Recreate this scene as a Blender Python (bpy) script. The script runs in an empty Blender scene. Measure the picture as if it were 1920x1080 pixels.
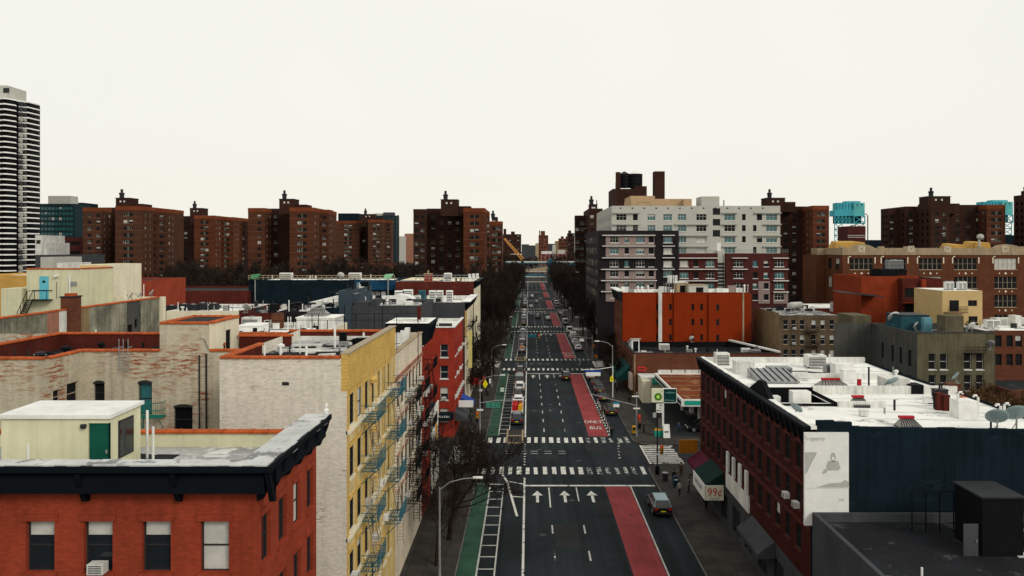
import bpy, math, random
from mathutils import Vector, Matrix
R = math.radians
rnd = random.Random(11)
scene = bpy.context.scene
col = scene.collection

# ---------------------------------------------------------------- camera, sky, sun, exposure
F, CX, CY, H = 1400.0, 991.0, 466.0, 28.0          # focal length in px of the 1920 wide photo, street vanishing point, camera height
cam = bpy.data.cameras.new('camera'); camo = bpy.data.objects.new('camera', cam); col.objects.link(camo)
camo.location = (0, 0, H); camo.rotation_euler = (R(90), 0, 0)
cam.sensor_width = 36; cam.lens = F / 1920 * 36
cam.shift_x = -(CX - 960) / 1920; cam.shift_y = -(540 - CY) / 1920
cam.clip_start = 0.5; cam.clip_end = 9000
scene.camera = camo
SUN_EL, SUN_AZ = 33, 138                            # degrees; azimuth clockwise from +Y (view direction): behind the camera to the right
world = bpy.data.worlds.new('World'); scene.world = world; world.use_nodes = True
nt = world.node_tree; nt.nodes.clear()
sky = nt.nodes.new('ShaderNodeTexSky'); sky.sky_type = 'NISHITA'; sky.sun_disc = False
sky.sun_elevation = R(SUN_EL); sky.sun_rotation = R(SUN_AZ); sky.dust_density = 4; sky.air_density = 2
tc = nt.nodes.new('ShaderNodeTexCoord'); nz = nt.nodes.new('ShaderNodeTexNoise'); nz.inputs['Scale'].default_value = 1.6; nz.inputs['Detail'].default_value = 4
rp = nt.nodes.new('ShaderNodeValToRGB')
rp.color_ramp.elements[0].position = .3; rp.color_ramp.elements[0].color = (9.0, 9.02, 8.4, 1)
rp.color_ramp.elements[1].position = .75; rp.color_ramp.elements[1].color = (9.75, 9.65, 8.95, 1)
mx = nt.nodes.new('ShaderNodeMix'); mx.data_type = 'RGBA'; mx.inputs['Factor'].default_value = .95
bg = nt.nodes.new('ShaderNodeBackground'); bg.inputs['Strength'].default_value = .1
wo = nt.nodes.new('ShaderNodeOutputWorld')
nt.links.new(tc.outputs['Generated'], nz.inputs['Vector']); nt.links.new(nz.outputs['Fac'], rp.inputs['Fac'])
sz = nt.nodes.new('ShaderNodeSeparateXYZ'); hz = nt.nodes.new('ShaderNodeValToRGB'); mu = nt.nodes.new('ShaderNodeMix'); mu.data_type = 'RGBA'; mu.blend_type = 'MULTIPLY'; mu.inputs['Factor'].default_value = 1
hz.color_ramp.elements[0].position = 0; hz.color_ramp.elements[0].color = (1.03, .99, .945, 1); hz.color_ramp.elements[1].position = .14; hz.color_ramp.elements[1].color = (1, 1, 1, 1)
nt.links.new(tc.outputs['Generated'], sz.inputs[0]); nt.links.new(sz.outputs['Z'], hz.inputs['Fac']); nt.links.new(rp.outputs[0], mu.inputs['A']); nt.links.new(hz.outputs[0], mu.inputs['B'])
nt.links.new(sky.outputs[0], mx.inputs['A']); nt.links.new(mu.outputs['Result'], mx.inputs['B'])
nt.links.new(mx.outputs['Result'], bg.inputs['Color']); nt.links.new(bg.outputs[0], wo.inputs['Surface'])
sl = bpy.data.lights.new('sun', 'SUN'); sl.energy = 1.5; sl.angle = R(18); sl.color = (1, .94, .85)
so = bpy.data.objects.new('sun', sl); col.objects.link(so)
sdir = Vector((math.sin(R(SUN_AZ)) * math.cos(R(SUN_EL)), math.cos(R(SUN_AZ)) * math.cos(R(SUN_EL)), math.sin(R(SUN_EL))))
so.rotation_euler = sdir.to_track_quat('Z', 'Y').to_euler(); so.location = sdir * 300
scene.view_settings.view_transform = 'Standard'; scene.view_settings.look = 'None'
scene.view_settings.exposure = 0; scene.view_settings.gamma = 1; scene.view_settings.use_curve_mapping = False

# ---------------------------------------------------------------- measuring: photo pixel + distance -> metres
def wx(x, d): return (x - CX) * d / F
def wz(y, d): return H - (y - CY) * d / F
def gd(y, z=0.0): return (H - z) * F / (y - CY)     # distance of a point of height z seen at row y
def gp(x, y, z=0.0):
    d = gd(y, z); return (wx(x, d), d, z)

# ---------------------------------------------------------------- materials
def S(r, g, b, k=1.0):
    f = lambda c: (c / 12.92 if c <= .04045 else ((c + .055) / 1.055) ** 2.4)
    return tuple(min(.9, f(v / 255) * k) for v in (r, g, b))
MATS = {}
def mat(name, c, rough=.85, var=.25, scale=.5, spec=.08, metal=0, streak=0, c2=None, patch=None, brick=None, bump=0, emit=0, tiles=None, fine=0, lane=0, peel=0):
    """c base colour; var = strength of blotchy variation; streak = vertical run marks; patch=(colour, threshold, scale) worn spots;
    brick=(w,h,mortar colour) coursed brick; tiles = (size, joint colour) slab joints on the flat"""
    if name in MATS: return MATS[name]
    m = bpy.data.materials.new(name); m.use_nodes = True; MATS[name] = m
    t = m.node_tree; N = t.nodes; L = t.links
    p = N['Principled BSDF']; p.inputs['Roughness'].default_value = rough; p.inputs['Metallic'].default_value = metal
    p.inputs['Specular IOR Level'].default_value = spec
    geo = N.new('ShaderNodeNewGeometry')
    def noise(sc, det=5, vec=None, rgh=.6):
        n = N.new('ShaderNodeTexNoise'); n.inputs['Scale'].default_value = sc; n.inputs['Detail'].default_value = det; n.inputs['Roughness'].default_value = rgh
        L.new(vec if vec else geo.outputs['Position'], n.inputs['Vector']); return n.outputs['Fac']
    def mp(sx, sy, sz):
        q = N.new('ShaderNodeMapping'); q.inputs['Scale'].default_value = (sx, sy, sz); L.new(geo.outputs['Position'], q.inputs['Vector']); return q.outputs[0]
    def ramp(fac, a, b):
        r = N.new('ShaderNodeMapRange'); r.inputs['From Min'].default_value = a; r.inputs['From Max'].default_value = b; L.new(fac, r.inputs['Value']); return r.outputs['Result']
    def mix(fac, a, b, mode='MIX'):
        q = N.new('ShaderNodeMix'); q.data_type = 'RGBA'; q.blend_type = mode
        if isinstance(fac, (int, float)): q.inputs['Factor'].default_value = fac
        else: L.new(fac, q.inputs['Factor'])
        for k, s in (('A', a), ('B', b)):
            if isinstance(s, tuple): q.inputs[k].default_value = (*s[:3], 1)
            else: L.new(s, q.inputs[k])
        return q.outputs['Result']
    cc = tuple(c); out = cc; height = None
    if brick:
        w, h, mc = brick
        sx = N.new('ShaderNodeSeparateXYZ'); L.new(geo.outputs['Position'], sx.inputs[0])
        ad = N.new('ShaderNodeMath'); L.new(sx.outputs[0], ad.inputs[0]); L.new(sx.outputs[1], ad.inputs[1])
        cb = N.new('ShaderNodeCombineXYZ'); L.new(ad.outputs[0], cb.inputs[0]); L.new(sx.outputs[2], cb.inputs[1])
        b = N.new('ShaderNodeTexBrick'); L.new(cb.outputs[0], b.inputs['Vector'])
        b.inputs['Scale'].default_value = 1; b.inputs['Brick Width'].default_value = w; b.inputs['Row Height'].default_value = h; b.inputs['Mortar Size'].default_value = h * .12
        b.inputs['Color1'].default_value = (*[v * .86 for v in cc], 1); b.inputs['Color2'].default_value = (*[min(.9, v * 1.12) for v in cc], 1); b.inputs['Mortar'].default_value = (*mc, 1)
        out = b.outputs['Color']; height = b.outputs['Fac']
    if tiles:
        sz, jc = tiles
        b = N.new('ShaderNodeTexBrick'); b.offset = 0; L.new(geo.outputs['Position'], b.inputs['Vector'])
        b.inputs['Scale'].default_value = 1; b.inputs['Brick Width'].default_value = sz; b.inputs['Row Height'].default_value = sz; b.inputs['Mortar Size'].default_value = .03
        b.inputs['Color1'].default_value = (*[v * .85 for v in cc], 1); b.inputs['Color2'].default_value = (*[min(.9, v * 1.15) for v in cc], 1); b.inputs['Mortar'].default_value = (*jc, 1)
        out = b.outputs['Color']
    if c2: out = mix(ramp(noise(scale * .6, 6), .42, .6), out, tuple(c2))
    if var:
        out = mix(ramp(noise(scale, 6), .3, .7), mix(1.0, out, (1 - var,) * 3, 'MULTIPLY'), mix(1.0, out, (1 + var,) * 3, 'MULTIPLY'))
        out = mix(ramp(noise(scale * 9, 3), .3, .7), mix(1.0, out, (1 - var * .6,) * 3, 'MULTIPLY'), out)
    if fine: out = mix(ramp(noise(14, 2), .35, .65), mix(1.0, out, (1 - fine,) * 3, 'MULTIPLY'), out)
    if lane:
        out = mix(ramp(noise(1, 4, mp(.9, .015, 1)), .35, .65), mix(1.0, out, (1 - lane,) * 3, 'MULTIPLY'), mix(1.0, out, (1 + lane,) * 3, 'MULTIPLY'))
    if streak:
        out = mix(ramp(noise(1, 4, mp(2.6, 2.6, .12)), .45, .75), out, mix(1.0, out, (1 - streak,) * 3, 'MULTIPLY'))
    if patch:
        pc, th, ps = patch
        f = ramp(noise(1, 7, mp(ps, ps, ps * 2.6), .7), th, th + .05)
        if peel:
            mm = N.new('ShaderNodeMath'); mm.operation = 'MULTIPLY'; L.new(ramp(noise(1, 7, mp(ps * 2.2, ps * 2.2, ps * 13), .75), th - .06, th), mm.inputs[0]); L.new(ramp(noise(.23, 3), .5, .62), mm.inputs[1]); f = mm.outputs[0]
        out = mix(f, out, tuple(pc))
    if isinstance(out, tuple): p.inputs['Base Color'].default_value = (*out, 1)
    else: L.new(out, p.inputs['Base Color'])
    if bump:
        bn = N.new('ShaderNodeBump'); bn.inputs['Strength'].default_value = bump; bn.inputs['Distance'].default_value = .03
        L.new(noise(7, 5) if height is None else height, bn.inputs['Height'])
        if height is not None: bn.invert = True
        L.new(bn.outputs[0], p.inputs['Normal'])
    if emit:
        p.inputs['Emission Color'].default_value = (*cc, 1); p.inputs['Emission Strength'].default_value = emit
    return m

# ---------------------------------------------------------------- mesh building
W = {}
class MB:
    def __init__(s): s.v = []; s.f = []; s.m = []
    def poly(s, pts, m=0):
        n = len(s.v); s.v += [tuple(p) for p in pts]; s.f.append(tuple(range(n, n + len(pts)))); s.m.append(m)
    def box(s, x0, x1, y0, y1, z0, z1, m=0):
        n = len(s.v)
        s.v += [(x0, y0, z0), (x1, y0, z0), (x1, y1, z0), (x0, y1, z0), (x0, y0, z1), (x1, y0, z1), (x1, y1, z1), (x0, y1, z1)]
        for q in ((0, 3, 2, 1), (4, 5, 6, 7), (0, 1, 5, 4), (1, 2, 6, 5), (2, 3, 7, 6), (3, 0, 4, 7)):
            s.f.append(tuple(n + i for i in q)); s.m.append(m)
        return s
    def prism(s, pts, z0, z1, m=0):                 # outline (x, y) counter-clockwise, extruded in z
        n = len(s.v); k = len(pts)
        s.v += [(x, y, z0) for x, y in pts] + [(x, y, z1) for x, y in pts]
        s.f.append(tuple(n + i for i in reversed(range(k)))); s.f.append(tuple(n + k + i for i in range(k))); s.m += [m, m]
        for i in range(k):
            j = (i + 1) % k; s.f.append((n + i, n + j, n + k + j, n + k + i)); s.m.append(m)
        return s
    def extrude(s, pts, axis, a, b, m=0):           # outline in the other two axes, extruded along x or y
        n = len(s.v); k = len(pts)
        for t in (a, b):
            s.v += [((t, p, q) if axis == 'x' else (p, t, q)) for p, q in pts]
        s.f.append(tuple(n + i for i in range(k))); s.f.append(tuple(n + k + i for i in reversed(range(k)))); s.m += [m, m]
        for i in range(k):
            j = (i + 1) % k; s.f.append((n + i, n + k + i, n + k + j, n + j)); s.m.append(m)
        return s
    def tube(s, pts, rad, n=6, m=0, caps=True):
        pts = [Vector(p) for p in pts]
        if not isinstance(rad, (list, tuple)): rad = [rad] * len(pts)
        rings = []
        for i, p in enumerate(pts):
            d = (pts[min(i + 1, len(pts) - 1)] - pts[max(i - 1, 0)])
            d = d.normalized() if d.length > 1e-9 else Vector((0, 0, 1))
            a = d.orthogonal().normalized() if abs(d.z) < .99 else Vector((1, 0, 0)); b = d.cross(a).normalized(); a = b.cross(d)
            base = len(s.v)
            for k in range(n):
                t = 2 * math.pi * (k + .5) / n
                q = p + (a * math.cos(t) + b * math.sin(t)) * rad[i]; s.v.append((q.x, q.y, q.z))
            rings.append(base)
        for r0, r1 in zip(rings, rings[1:]):
            for k in range(n):
                s.f.append((r0 + k, r0 + (k + 1) % n, r1 + (k + 1) % n, r1 + k)); s.m.append(m)
        if caps:
            s.f.append(tuple(rings[0] + k for k in reversed(range(n)))); s.f.append(tuple(rings[-1] + k for k in range(n))); s.m += [m, m]
        return s
    def lathe(s, prof, c=(0, 0, 0), n=16, m=0):     # (radius, z) profile about a vertical axis
        base = len(s.v)
        for r, z in prof:
            for k in range(n):
                t = 2 * math.pi * k / n; s.v.append((c[0] + r * math.cos(t), c[1] + r * math.sin(t), c[2] + z))
        for i in range(len(prof) - 1):
            for k in range(n):
                s.f.append((base + i * n + k, base + i * n + (k + 1) % n, base + (i + 1) * n + (k + 1) % n, base + (i + 1) * n + k)); s.m.append(m)
        s.f.append(tuple(base + k for k in reversed(range(n)))); s.m.append(m)
        e = base + (len(prof) - 1) * n; s.f.append(tuple(e + k for k in range(n))); s.m.append(m)
        return s
    def loft(s, rings, m=0, caps=True):
        n = len(rings[0]); bs = []
        for r in rings: bs.append(len(s.v)); s.v += [tuple(p) for p in r]
        for a, b in zip(bs, bs[1:]):
            for k in range(n): s.f.append((a + k, a + (k + 1) % n, b + (k + 1) % n, b + k)); s.m.append(m)
        if caps: s.f.append(tuple(bs[0] + k for k in reversed(range(n)))); s.f.append(tuple(bs[-1] + k for k in range(n))); s.m += [m, m]
        return s
    def mesh(s, name, mats, off=(0, 0, 0), smooth=False):
        me = bpy.data.meshes.new(name)
        me.from_pydata([(x - off[0], y - off[1], z - off[2]) for x, y, z in s.v], [], s.f)
        for q in (mats if isinstance(mats, (list, tuple)) else [mats]): me.materials.append(q)
        if any(s.m): me.polygons.foreach_set('material_index', s.m)
        if smooth: me.polygons.foreach_set('use_smooth', [True] * len(s.f))
        me.update(); return me
    def build(s, name, mats, parent, smooth=False, label=None, local=False):   # a part, verts in world metres unless local
        off = (0, 0, 0) if local else W[parent]
        o = bpy.data.objects.new(name, s.mesh(name, mats, off, smooth)); col.objects.link(o); o.parent = parent
        W[o] = (0, 0, 0) if local else W[parent]
        if label: o['label'] = label
        return o
    def single(s, name, label, cat, mats, group=None, smooth=False, kind=None):  # a thing that is one mesh
        xs = [v[0] for v in s.v]; ys = [v[1] for v in s.v]; zs = [v[2] for v in s.v]
        off = ((min(xs) + max(xs)) / 2, (min(ys) + max(ys)) / 2, min(zs))
        o = bpy.data.objects.new(name, s.mesh(name, mats, off, smooth)); o.location = off; col.objects.link(o); W[o] = off
        tag(o, label, cat, group, kind); return o
def tag(o, label=None, cat=None, group=None, kind=None):
    for k, v in (('label', label), ('category', cat), ('group', group), ('kind', kind)):
        if v: o[k] = v
def thing(name, label, cat, loc=(0, 0, 0), group=None, rz=0):
    o = bpy.data.objects.new(name, None); o.empty_display_size = .3; o.location = loc; o.rotation_euler = (0, 0, rz); col.objects.link(o)
    W[o] = tuple(loc); tag(o, label, cat, group); return o
def struct(name, mb, mats, parent=None):
    o = bpy.data.objects.new(name, mb.mesh(name, mats)); col.objects.link(o); W[o] = (0, 0, 0)
    if parent: o.parent = parent
    else: o['kind'] = 'structure'
    return o
def put(mesh, name, loc, parent, rz=0, sc=None):     # a part with shared mesh data at a world place
    o = bpy.data.objects.new(name, mesh); p = W[parent]
    o.location = (loc[0] - p[0], loc[1] - p[1], loc[2] - p[2]); o.rotation_euler = (0, 0, rz)
    if sc: o.scale = sc
    o.parent = parent; col.objects.link(o); W[o] = tuple(loc); return o
def sub(mesh, name, parent):                         # a sub-part that shares its part's place
    o = bpy.data.objects.new(name, mesh); o.parent = parent; col.objects.link(o); return o
def copy_tree(o, parent=None):
    c = o.copy(); col.objects.link(c); c.parent = parent; W[c] = W.get(o, (0, 0, 0))
    for ch in o.children: copy_tree(ch, c)
    return c
def text_mesh(body, size, mats, depth=.01, align='CENTER', sx=1.0):
    cu = bpy.data.curves.new('lettering', 'FONT'); cu.body = body; cu.size = size; cu.extrude = depth; cu.align_x = align; cu.align_y = 'CENTER'; cu.resolution_u = 3
    o = bpy.data.objects.new('lettering', cu); col.objects.link(o)
    me = bpy.data.meshes.new_from_object(o.evaluated_get(bpy.context.evaluated_depsgraph_get()))
    col.objects.unlink(o); bpy.data.objects.remove(o)
    if sx != 1: me.transform(Matrix.Diagonal((sx, 1, 1, 1)))
    me.materials.clear(); me.materials.append(mats); return me
ROT = {'S': 0, 'E': R(90), 'N': R(180), 'W': R(-90)}
def on_face(face, plane, u, z, out=0):               # a point on a wall; out = metres outside of it
    return {'S': (u, plane - out, z), 'N': (u, plane + out, z), 'E': (plane + out, u, z), 'W': (plane - out, u, z)}[face]
def upright_text(body, size, m, parent, face, plane, u, z, depth=.01, sx=1.0, name='lettering'):
    me = text_mesh(body, size, m, depth, sx=sx); me.transform(Matrix.Rotation(R(90), 4, 'X'))
    return put(me, name, on_face(face, plane, u, z, .02), parent, ROT[face])

# ---------------------------------------------------------------- palette
M = {}
def pal():
    m = M
    m['asphalt'] = mat('asphalt', (.02, .0255, .0295), .85, .3, .12, fine=.25, bump=.15, lane=.3, patch=((.038, .042, .045), .66, .09))
    m['asphalt_side'] = mat('asphalt_side', (.026, .028, .029), .85, .25, .2, fine=.25)
    m['sidewalk'] = mat('sidewalk', (.048, .043, .038), .9, .3, .35, tiles=(1.5, (.025, .023, .021)))
    m['kerb'] = mat('kerb', (.13, .125, .115), .85, .2, 1)
    m['ground'] = mat('ground', (.035, .032, .028), .95, .35, .08)
    m['paint'] = mat('road_paint', (.62, .61, .56), .7, .12, 1.2, patch=((.06, .063, .065), .57, 1.4))
    m['paint_worn'] = mat('road_paint_worn', (.5, .5, .47), .7, .15, 1.2, patch=((.03, .034, .037), .46, 1.9))
    m['paint_line'] = mat('road_paint_line', (.48, .48, .45), .7, .2, .8, patch=((.05, .05, .05), .6, 1.1))
    m['bus_red'] = mat('bus_lane_red', (.26, .043, .045), .75, .22, .25, patch=((.13, .035, .035), .58, .45), fine=.15, lane=.14)
    m['bike_green'] = mat('bike_lane_green', (.032, .085, .055), .8, .3, .4, patch=((.05, .06, .05), .6, .6))
    m['black'] = mat('black_metal', (.005, .0055, .007), .7, .2, 1)
    m['dark_steel'] = mat('dark_steel', (.025, .027, .03), .5, .2, 1)
    m['steel'] = mat('galvanised_steel', (.3, .31, .31), .45, .2, 2, metal=.4)
    m['white_metal'] = mat('white_metal', (.72, .72, .69), .5, .12, 1)
    m['white_dirty'] = mat('white_dirty', (.66, .66, .62), .8, .18, .6, streak=.3, patch=((.2, .19, .17), .63, .8))
    m['white_roof'] = mat('white_roof_coating', (.8, .8, .76), .75, .1, .25, patch=((.3, .3, .28), .585, .33), fine=.06)
    m['grey_roof'] = mat('grey_roof_felt', (.34, .34, .33), .9, .25, .3, patch=((.6, .6, .58), .55, .35))
    m['white_mottled'] = mat('white_mottled_capping', (.55, .56, .55), .85, .2, .6, patch=((.2, .2, .2), .56, .7), fine=.1)
    m['tar'] = mat('black_roof_tar', (.016, .017, .02), .8, .3, .4, patch=((.05, .053, .056), .58, .5))
    m['snow_tar'] = mat('patchy_roof', (.4, .4, .39), .85, .2, .4, patch=((.03, .032, .036), .5, .55))
    m['glass'] = mat('window_glass', (.012, .016, .02), .08, 0, spec=.5)
    m['glass_dull'] = mat('window_glass_dull', (.01, .011, .012), .6, 0, spec=.06)
    m['glass_teal'] = mat('window_glass_teal', (.03, .13, .14), .12, .2, .4, spec=.5)
    m['blind'] = mat('window_blind', (.5, .49, .45), .7, .15, 1.5)
    m['frame_white'] = mat('frame_white', (.6, .6, .57), .6, .1, 2)
    m['frame_tan'] = mat('frame_tan', (.34, .28, .2), .7, .1, 2)
    m['frame_dark'] = mat('frame_dark', (.03, .03, .03), .6, .1, 2)
    m['coping'] = mat('terracotta_coping', (.4, .082, .02), .6, .3, 1.2)
    m['cornice'] = mat('black_cornice', (.004, .006, .009), .7, .2, 1)
    m['grey_brick'] = mat('grey_painted_brick', (.66, .62, .53), .9, .05, .35, brick=(.24, .085, (.62, .58, .495)), streak=.14, patch=((.17, .11, .08), .62, .5), bump=.12, peel=1)
    m['grey_peel'] = mat('peeling_grey_brick', (.5, .455, .345), .9, .08, .4, brick=(.24, .085, (.44, .4, .3)), streak=.28, patch=((.26, .08, .035), .55, .5), bump=.15, peel=1)
    m['yellow_brick'] = mat('yellow_brick', (.68, .45, .13), .8, .14, .6, brick=(.24, .085, (.33, .2, .05)), bump=.3)
    m['yellow_pale'] = mat('pale_yellow_brick', (.68, .53, .26), .85, .18, .5, brick=(.24, .085, (.45, .33, .14)), streak=.25)
    m['cream'] = mat('cream_render', (.72, .66, .5), .85, .1, .5, streak=.14)
    m['cream_facade'] = mat('cream_brick', (.7, .62, .49), .85, .14, .5, brick=(.24, .085, (.5, .4, .3)), patch=((.36, .12, .06), .66, .5))
    m['yellow_green'] = mat('pale_yellow_stucco', (.62, .6, .41), .8, .09, .5, streak=.16)
    m['red_brick'] = mat('red_brick', (.3, .045, .02), .85, .2, .4, brick=(.24, .085, (.2, .045, .025)), streak=.2)
    m['red_bright'] = mat('bright_red_brick', (.33, .035, .02), .85, .2, .4, brick=(.24, .085, (.2, .03, .02)), streak=.2)
    m['dark_red'] = mat('dark_red_brick', (.1, .02, .014), .85, .25, .5, brick=(.24, .085, (.06, .014, .01)), streak=.2)
    m['maroon_paint'] = mat('maroon_paint', (.05, .0105, .0085), .7, .22, .5, streak=.15)
    m['orange'] = mat('orange_painted_wall', (.22, .024, .003), .75, .1, .3, streak=.12)
    m['orange_dark'] = mat('burnt_orange_wall', (.22, .035, .012), .8, .2, .4, streak=.2)
    m['slate_blue'] = mat('dark_blue_wall', (.0062, .0145, .0215), .9, .3, .35, streak=.4, patch=((.0095, .0205, .029), .6, .3))
    m['charcoal'] = mat('charcoal_wall', (.055, .058, .064), .85, .2, .4, streak=.2)
    m['stucco_old'] = mat('weathered_stucco', (.3, .285, .215), .9, .4, .45, streak=.5, c2=(.17, .165, .13), patch=((.15, .07, .035), .62, .55))
    m['salmon'] = mat('salmon_render', (.32, .15, .1), .9, .2, .5, streak=.3)
    m['brown_brick'] = mat('brown_brick', (.13, .045, .025), .85, .2, .4, brick=(.42, .2, (.075, .032, .02)))
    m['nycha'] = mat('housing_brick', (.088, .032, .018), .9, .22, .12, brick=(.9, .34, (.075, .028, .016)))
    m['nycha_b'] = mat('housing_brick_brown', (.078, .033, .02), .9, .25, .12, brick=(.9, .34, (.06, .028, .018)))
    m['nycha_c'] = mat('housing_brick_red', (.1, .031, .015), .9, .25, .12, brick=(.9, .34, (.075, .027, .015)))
    m['nycha_dark_shade'] = mat('housing_brick_dark_shade', (.04, .018, .013), .9, .22, .12)  # plain dark brick; on recessed tower wings their shade is put into this colour
    m['nycha_top'] = mat('housing_parapet_brick', (.17, .046, .018), .9, .25, .2)
    m['nycha_band'] = mat('housing_string_course', (.16, .07, .04), .9, .2, .3)
    m['panel_grey'] = mat('grey_green_panel', (.1, .105, .085), .8, .3, .6)
    m['tan'] = mat('tan_render', (.24, .17, .095), .9, .22, .4, streak=.3)
    m['olive'] = mat('olive_stucco', (.12, .105, .066), .9, .28, .3, streak=.4)
    m['grey_olive'] = mat('grey_stucco', (.075, .075, .068), .9, .25, .35, streak=.4)
    m['school'] = mat('school_brick', (.12, .04, .02), .9, .2, .3, brick=(.6, .25, (.1, .04, .022)))
    m['stone'] = mat('school_stone', (.35, .27, .175), .9, .2, .5, streak=.25)
    m['ochre'] = mat('ochre_roof', (.5, .29, .075), .8, .15, .4)
    m['pale_grey'] = mat('pale_grey_cladding', (.43, .425, .38), .8, .07, .3)
    m['plum_dark'] = mat('dark_plum_brick', (.017, .013, .015), .85, .15, .3)
    m['maroon_brick'] = mat('maroon_brick', (.065, .018, .016), .85, .15, .3)
    m['pink_panel'] = mat('pink_grey_panel', (.25, .19, .175), .8, .1, .4)
    m['teal'] = mat('teal_steel', (.015, .1, .14), .6, .18, .4)
    m['teal_bridge'] = mat('teal_bridge_steel', (.06, .36, .43), .6, .2, .08)
    m['bark'] = mat('bark', (.022, .016, .012), .95, .3, 2)
    m['twig'] = mat('twig', (.026, .018, .014), .95, .3, 2)
    m['twig_brown'] = mat('twig_brown', (.11, .06, .028), .95, .35, 2)
    m['tyre'] = mat('tyre', (.012, .012, .012), .8, .1, 3)
    m['rim'] = mat('wheel_rim', (.35, .35, .36), .35, 0, metal=.7)
    m['car_glass'] = mat('car_glass', (.012, .014, .017), .06, 0, spec=.6)
    m['lamp_red'] = mat('tail_lamp', (.35, .012, .01), .3, 0)
    m['lamp_white'] = mat('head_lamp', (.7, .7, .68), .2, 0)
    m['yellow_sign'] = mat('yellow_sign', (.75, .68, .02), .5, .05, 2)
    m['green_sign'] = mat('green_sign', (.01, .16, .11), .5, .1, 2)
    m['blue_sign'] = mat('blue_sign', (.02, .06, .3), .5, .1, 2)
    m['white_sign'] = mat('white_sign', (.75, .75, .72), .55, .06, 2)
    m['skin'] = mat('skin', (.3, .17, .11), .6, 0)
    m['hair'] = mat('hair', (.015, .011, .009), .7, 0)
pal()
# ---------------------------------------------------------------- building kit
def wall(mb, face, plane, u0, u1, z0, z1, ops=(), depth=.2, m=0, mr=None):
    """flat wall with real openings (u0,u1,z0,z1) and their reveals"""
    mr = m if mr is None else mr
    ops = [(max(a, u0), min(b, u1), max(c, z0), min(d, z1)) for a, b, c, d in ops]
    ops = [o for o in ops if o[1] - o[0] > .05 and o[3] - o[2] > .05]
    us = sorted({round(v, 4) for o in ops for v in o[:2]} | {round(u0, 4), round(u1, 4)})
    P = lambda u, z, k=0: on_face(face, plane, u, z, -k)
    for a, b in zip(us, us[1:]):
        c = (a + b) / 2
        cut = sorted((o[2], o[3]) for o in ops if o[0] < c < o[1]); z = z0
        for lo, hi in cut:
            if lo > z + 1e-4: mb.poly([P(a, z), P(b, z), P(b, lo), P(a, lo)], m)
            z = max(z, hi)
        if z < z1 - 1e-4: mb.poly([P(a, z), P(b, z), P(b, z1), P(a, z1)], m)
    for a, b, c, d in ops:
        k = depth
        for q in ([P(a, c), P(a, c, k), P(a, d, k), P(a, d)], [P(b, c), P(b, d), P(b, d, k), P(b, c, k)], [P(a, c), P(b, c), P(b, c, k), P(a, c, k)], [P(a, d), P(a, d, k), P(b, d, k), P(b, d)]):
            mb.poly(q, mr)
WC = {}
def win_mesh(w, h, style, fm, gm, blind):
    key = (round(w, 2), round(h, 2), style, fm.name, gm.name, blind)
    if key in WC: return WC[key]
    w, h = key[0], key[1]
    t = .06 if style != 'heavy' else .11
    fr = MB(); x = w / 2
    fr.box(-x, -x + t, -.03, .05, 0, h); fr.box(x - t, x, -.03, .05, 0, h)
    fr.box(-x + t, x - t, -.03, .05, h - t, h); fr.box(-x + t, x - t, -.03, .05, 0, t)
    if style in ('dh', 'heavy'): fr.box(-x + t, x - t, -.02, .04, h * .5 - .03, h * .5 + .03)
    if style == 'trip':
        for k in (-w / 6, w / 6): fr.box(k - .03, k + .03, -.02, .04, t, h - t)
        fr.box(-x + t, x - t, -.015, .035, h * .62 - .025, h * .62 + .025)
    if style == 'five':
        for k in (-.3, -.1, .1, .3): fr.box(k * w - .05, k * w + .05, -.02, .04, t, h - t)
        fr.box(-x + t, x - t, -.015, .035, h * .5 - .03, h * .5 + .03)
    if style == 'pair': fr.box(-.04, .04, -.02, .04, t, h - t); fr.box(-x + t, x - t, -.015, .035, h * .3 - .025, h * .3 + .025)
    pn = MB(); zb = h - t - (h - 2 * t) * blind
    a, b = -x + t, x - t
    if zb > t + .02: pn.poly([(a, .02, t), (b, .02, t), (b, .02, zb), (a, .02, zb)], 0)
    if blind > 0: pn.poly([(a, .02, zb), (b, .02, zb), (b, .02, h - t), (a, .02, h - t)], 1)
    fm_ = fr.mesh('window', fm); pm = pn.mesh('pane', [gm, M['blind']])
    bo = MB(); bo.v = list(fr.v); bo.f = list(fr.f); bo.m = [0] * len(fr.f); n = len(bo.v)
    bo.v += pn.v; bo.f += [tuple(i + n for i in f) for f in pn.f]; bo.m += [q + 1 for q in pn.m]
    both = bo.mesh('window', [fm, gm, M['blind']])
    WC[key] = (fm_, pm, both); return WC[key]
SC = {}
def sill_mesh(w, depth, m, h=.14, out=.1):
    key = (round(w, 2), depth, m.name, h, out)
    if key not in SC:
        b = MB(); b.box(-w / 2 - .1, w / 2 + .1, -depth - out, -.02, -h, .02); SC[key] = b.mesh('sill', m)
    return SC[key]
AC = {}
def ac_mesh():
    if 'm' not in AC:
        b = MB(); b.box(-.32, .32, -.42, .0, 0, .42)
        for k in range(5): b.box(-.27, .27, -.425, -.42, .05 + k * .07, .085 + k * .07, 1)
        AC['m'] = b.mesh('air_conditioner', [M['white_dirty'], M['dark_steel']])
    return AC['m']
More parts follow.
